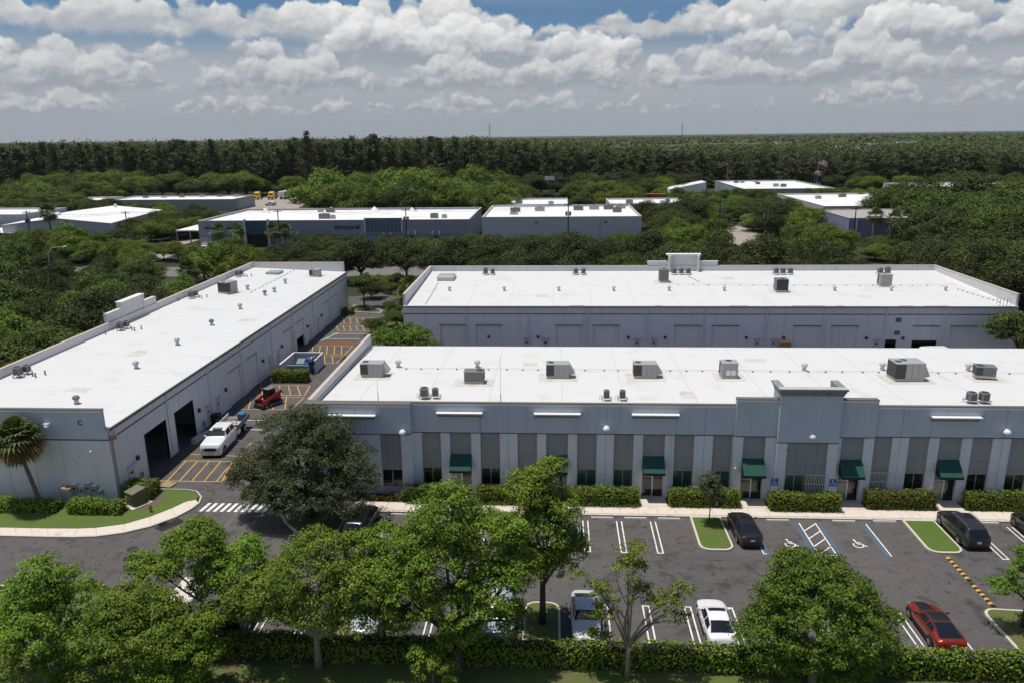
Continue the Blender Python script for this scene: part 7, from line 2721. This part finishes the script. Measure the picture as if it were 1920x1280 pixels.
# poles along the street
def power_pole(label, x, y, h, arms=1, box=False, lamp=False):
    t = thing('power_pole', label, 'pole', (x, y, 0), 0, 'power poles')
    MB().tube([(0, 0, 0), (0, 0, h)], [.22, .13], 8).build('shaft', M['barkd'], t)
    for i in range(arms):
        MB().box(-1.2, 1.2, -.06, .06, h - .6 - i * 1.2, h - .45 - i * 1.2).build('cross_arm', M['barkd'], t)
        for s in (-1.05, -.4, .4, 1.05):
            MB().cyl(s, 0, h - .44 - i * 1.2, h - .2 - i * 1.2, .05, 6).build('insulator', M['galv'], t)
    if box:
        for s in (-.5, .5):
            MB().cyl(s, 0, h - 3.4, h - 2.3, .3, 10).build('transformer', M['acmid'], t)
    return t


poles = [(-148.5, 208, 11.5, True, 'before the gabled hall at the far left'), (-121, 210, 11.0, False, 'among the trees left of the dark blue hall'),
         (-76.2, 207, 11.5, False, 'in front of the dark blue hall, left of its big lettering'), (-40.9, 208, 11.5, True, 'in front of the dark blue hall near its right end'), (3.4, 209, 12.5, True, 'in front of the light grey hall'),
         (44.6, 212, 13.0, True, 'at the entrance of the open yard'), (56.5, 210, 11.5, True, 'right of the open yard entrance'), (79.6, 209, 11.0, False, 'at the left end of the violet-blue hall')]
for x, y, h, bx, t in poles:
    power_pole('dark wooden power pole ' + t, x, y, h, 1, bx)
wr_ = thing('overhead_wires', 'thin black overhead wires running between the power poles', 'wires', (0, 208, 9))
for k_ in (-1.05, 0.4, 1.05):
    b = MB((0, 208, 9))
    for (xa, ya, ha, _, _), (xb, yb, hb, _, _) in zip(poles[:-1], poles[1:]):
        pts = []
        for i in range(9):
            t = i / 8
            pts.append((xa + (xb - xa) * t, ya + (yb - ya) * t + k_ * .3, (ha - .3) + (hb - ha) * t - 1.0 * math.sin(math.pi * t) + k_ * .25))
        b.tube(pts, .022, 4, False)
    b.build('wire', M['black'], wr_)


def street_lamp(label, x, y, h, reach, rz, group='street lamps'):
    t = thing('street_lamp', label, 'street lamp', (x, y, 0), R(rz), group)
    MB().tube([(0, 0, 0), (0, 0, h * .86), (reach * .3, 0, h * .97), (reach, 0, h)], [.14, .10, .07, .05], 8).build('pole', M['galv'], t)
    MB().hexa([(reach - .1, -.14, h - .08), (reach + .6, -.14, h - .04), (reach + .6, .14, h - .04), (reach - .1, .14, h - .08)], [(reach - .1, -.1, h + .08), (reach + .55, -.08, h + .06), (reach + .55, .08, h + .06), (reach - .1, .1, h + .08)]).build('lamp_head', M['lampw'], t)
    return t


street_lamp('pale curved street lamp rising from the thicket at the left', -104.0, 150, 9.5, 3.2, 10)
MB_ = thing('concrete_post', 'pale leaning concrete post near the left edge, among trees', 'post', (-116.5, 150, 0))
MB().tube([(0, 0, 0), (-.6, 0, 10.0)], [.2, .12], 8).build('shaft', M['kerb'], MB_)
for i, (x, y, h) in enumerate(((148, 470, 14), (95.5, 440, 14), (275, 470, 14), (238, 468, 10))):
    street_lamp('tall lamp post before the far pine wood, %s from the left' % ('second', 'first', 'fourth', 'third')[i], x, y, h, 2.5, 160)
# flags
fl = thing('flag_pole', 'tall flagpole with a waving American flag by the far white office', 'flag', (135.5, 412, 0))
MB().tube([(0, 0, 0), (0, 0, 17.5)], [.12, .06], 8).build('pole', M['galv'], fl)


def cloth(x0, z1, w, h, part, fm, y=0, nx=10, ny=13):
    vs, fs = [], []
    for j in range(ny + 1):
        for i in range(nx + 1):
            u, v = i / nx, j / ny
            vs.append((x0 + w * u, y + .35 * math.sin(u * 7 + v * 1.5) * u, z1 - h * v - w * .42 * u ** 1.3))
    for j in range(ny):
        for i in range(nx):
            fs.append((j * (nx + 1) + i, j * (nx + 1) + i + 1, (j + 1) * (nx + 1) + i + 1, (j + 1) * (nx + 1) + i))
    return vs, fs, nx, ny


fr, fw, fb = mk('flag_red', (.45, .04, .05), .8, .05), mk('flag_white', (.75, .72, .70), .8, .05), mk('flag_blue', (.02, .03, .14), .8, .05)
vs, fs, nx, ny = cloth(.1, 16.9, 4.6, 2.9, None, None)
for j in range(13):
    sel = [f for i, f in enumerate(fs) if i // nx == j and not (j < 7 and i % nx < 4)]
    b = MB(); b.v = list(vs); b.f = sel
    b.build('stripe', fr if j % 2 == 0 else fw, fl)
b = MB(); b.v = list(vs); b.f = [f for i, f in enumerate(fs) if i // nx < 7 and i % nx < 4]
cn = b.build('canton', fb, fl)
b = MB()
for r_ in range(5):
    for c_ in range(6):
        u, v = (.35 + c_ * .65) / nx * .95 + .01, (r_ * 1.3 + .7) / ny
        b.disc((.1 + 4.6 * u, .35 * math.sin(u * 7 + v * 1.5) * u - .02, 16.9 - 2.9 * v - 4.6 * .42 * u ** 1.3), (0, -1, 0), .06, 5)
b.build('stars', fw, cn)
f2 = thing('flag_pole', 'shorter flagpole with a white flag bearing a red cross, left of the tall one', 'flag', (132.0, 405, 0))
MB().tube([(0, 0, 0), (0, 0, 11.5)], [.10, .05], 8).build('pole', M['galv'], f2)
vs, fs, nx, ny = cloth(.1, 11.3, 3.0, 2.0, None, None)
b = MB(); b.v = list(vs); b.f = fs
b.build('flag_cloth', fw, f2)
b = MB(); b.v = [(x, y - .02, z) for x, y, z in vs]; b.f = [f for i, f in enumerate(fs) if abs((i % nx) / nx - (i // nx) / ny) < .12 or abs((i % nx) / nx + (i // nx) / ny - .95) < .12]
b.build('red_cross', fr, f2)
# masts on the horizon
for x, y, h, t in ((-185, 2200, 62, 'left of centre'), (410, 2600, 62, 'right of centre')):
    m_ = thing('radio_mast', 'thin lattice radio mast on the horizon ' + t, 'mast', (x, y, 0), 0, 'radio masts on the horizon')
    for sx, sy in ((-1, -1), (1, -1), (0, 1)):
        MB().tube([(sx * 3.5, sy * 3.5, 0), (sx * .5, sy * .5, h)], [.5, .3], 4).build('leg', M['acmid'], m_)
    for i in range(8):
        z = h * (i + 1) / 9
        w = 3.5 + (.5 - 3.5) * z / h
        MB().tube([(-w, -w, z), (w, -w, z - 2), (0, w, z), (-w, -w, z)], .22, 4).build('brace', M['acmid'], m_)
# green road sign far left and a pale panel sign
g_ = thing('road_sign', 'teal green gantry road sign before the far pine wood at left', 'sign', (-262, 408, 0), R(12))
for s in (-4.4, 4.4):
    MB().box(s - .15, s + .15, -.1, .1, 0, 9.0).build('post', M['galv'], g_)
MB().box(-5.2, 5.2, -.25, -.11, 7.0, 10.5).build('sign_plate', mk('sign_green', (.02, .20, .17), .5, .05), g_)
MB().box(-4.4, 4.4, -.27, -.251, 9.2, 9.5).box(-4.0, 2.0, -.27, -.251, 8.1, 8.4).build('lettering', M['lampw'], g_)
b_ = thing('sign_board', 'small pale board on a post beside the far round trees', 'sign', (-3, 372, 0))
MB().box(-.15, .15, -.2, .2, 0, 11).build('post', M['acmid'], b_)
MB().box(-2.3, 2.3, -.4, -.201, 9.4, 11.2).build('sign_plate', M['lampw'], b_)
r_ = thing('orange_container', 'orange-red container in the yard behind the light grey hall', 'container', (44, 345, 0))
MB().box(-8, 8, -1.5, 1.5, .1, 4.6).build('shell', mk('container_orange', (.45, .10, .03), .6, .1), r_)
for i in range(15):
    MB().box(-7.8 + i * 1.05, -7.3 + i * 1.05, -1.56, -1.501, .3, 4.4).build('rib', MATS['container_orange'], r_)
o_ = MB().hexa([(50, 345, 0), (66, 345, 0), (66, 357, 0), (50, 357, 0)], [(50, 345, 6.5), (66, 345, 9.5), (66, 357, 9.5), (50, 357, 6.5)]).build('white_shed', M['lampw'])
tag(o_, 'white shed with a slanting roof next to the orange container', 'shed')
c_ = make_car('suv', 'parked_car', 'red pickup-like car under trees at the open yard entrance', 'car', (42.3, 205, 0), R(90), P_orange)

# ================================================================== the humid air
hz = bpy.data.materials.new('humid_air')
hz.use_nodes = True
hz.node_tree.nodes.clear()
_o = hz.node_tree.nodes.new('ShaderNodeOutputMaterial')
_v = hz.node_tree.nodes.new('ShaderNodeVolumePrincipled')
_v.inputs['Color'].default_value = (.80, .87, .95, 1)
_v.inputs['Density'].default_value = .000028
_v.inputs['Anisotropy'].default_value = .0
hz.node_tree.links.new(_v.outputs[0], _o.inputs['Volume'])
tag(MB().box(-9100, 9100, -80, 12100, -1.2, 70).build('haze', hz), 'thin humid haze lying over the whole place', 'haze', None, 'stuff')
SC.cycles.volume_bounces = 0
SC.cycles.volume_step_rate = 4
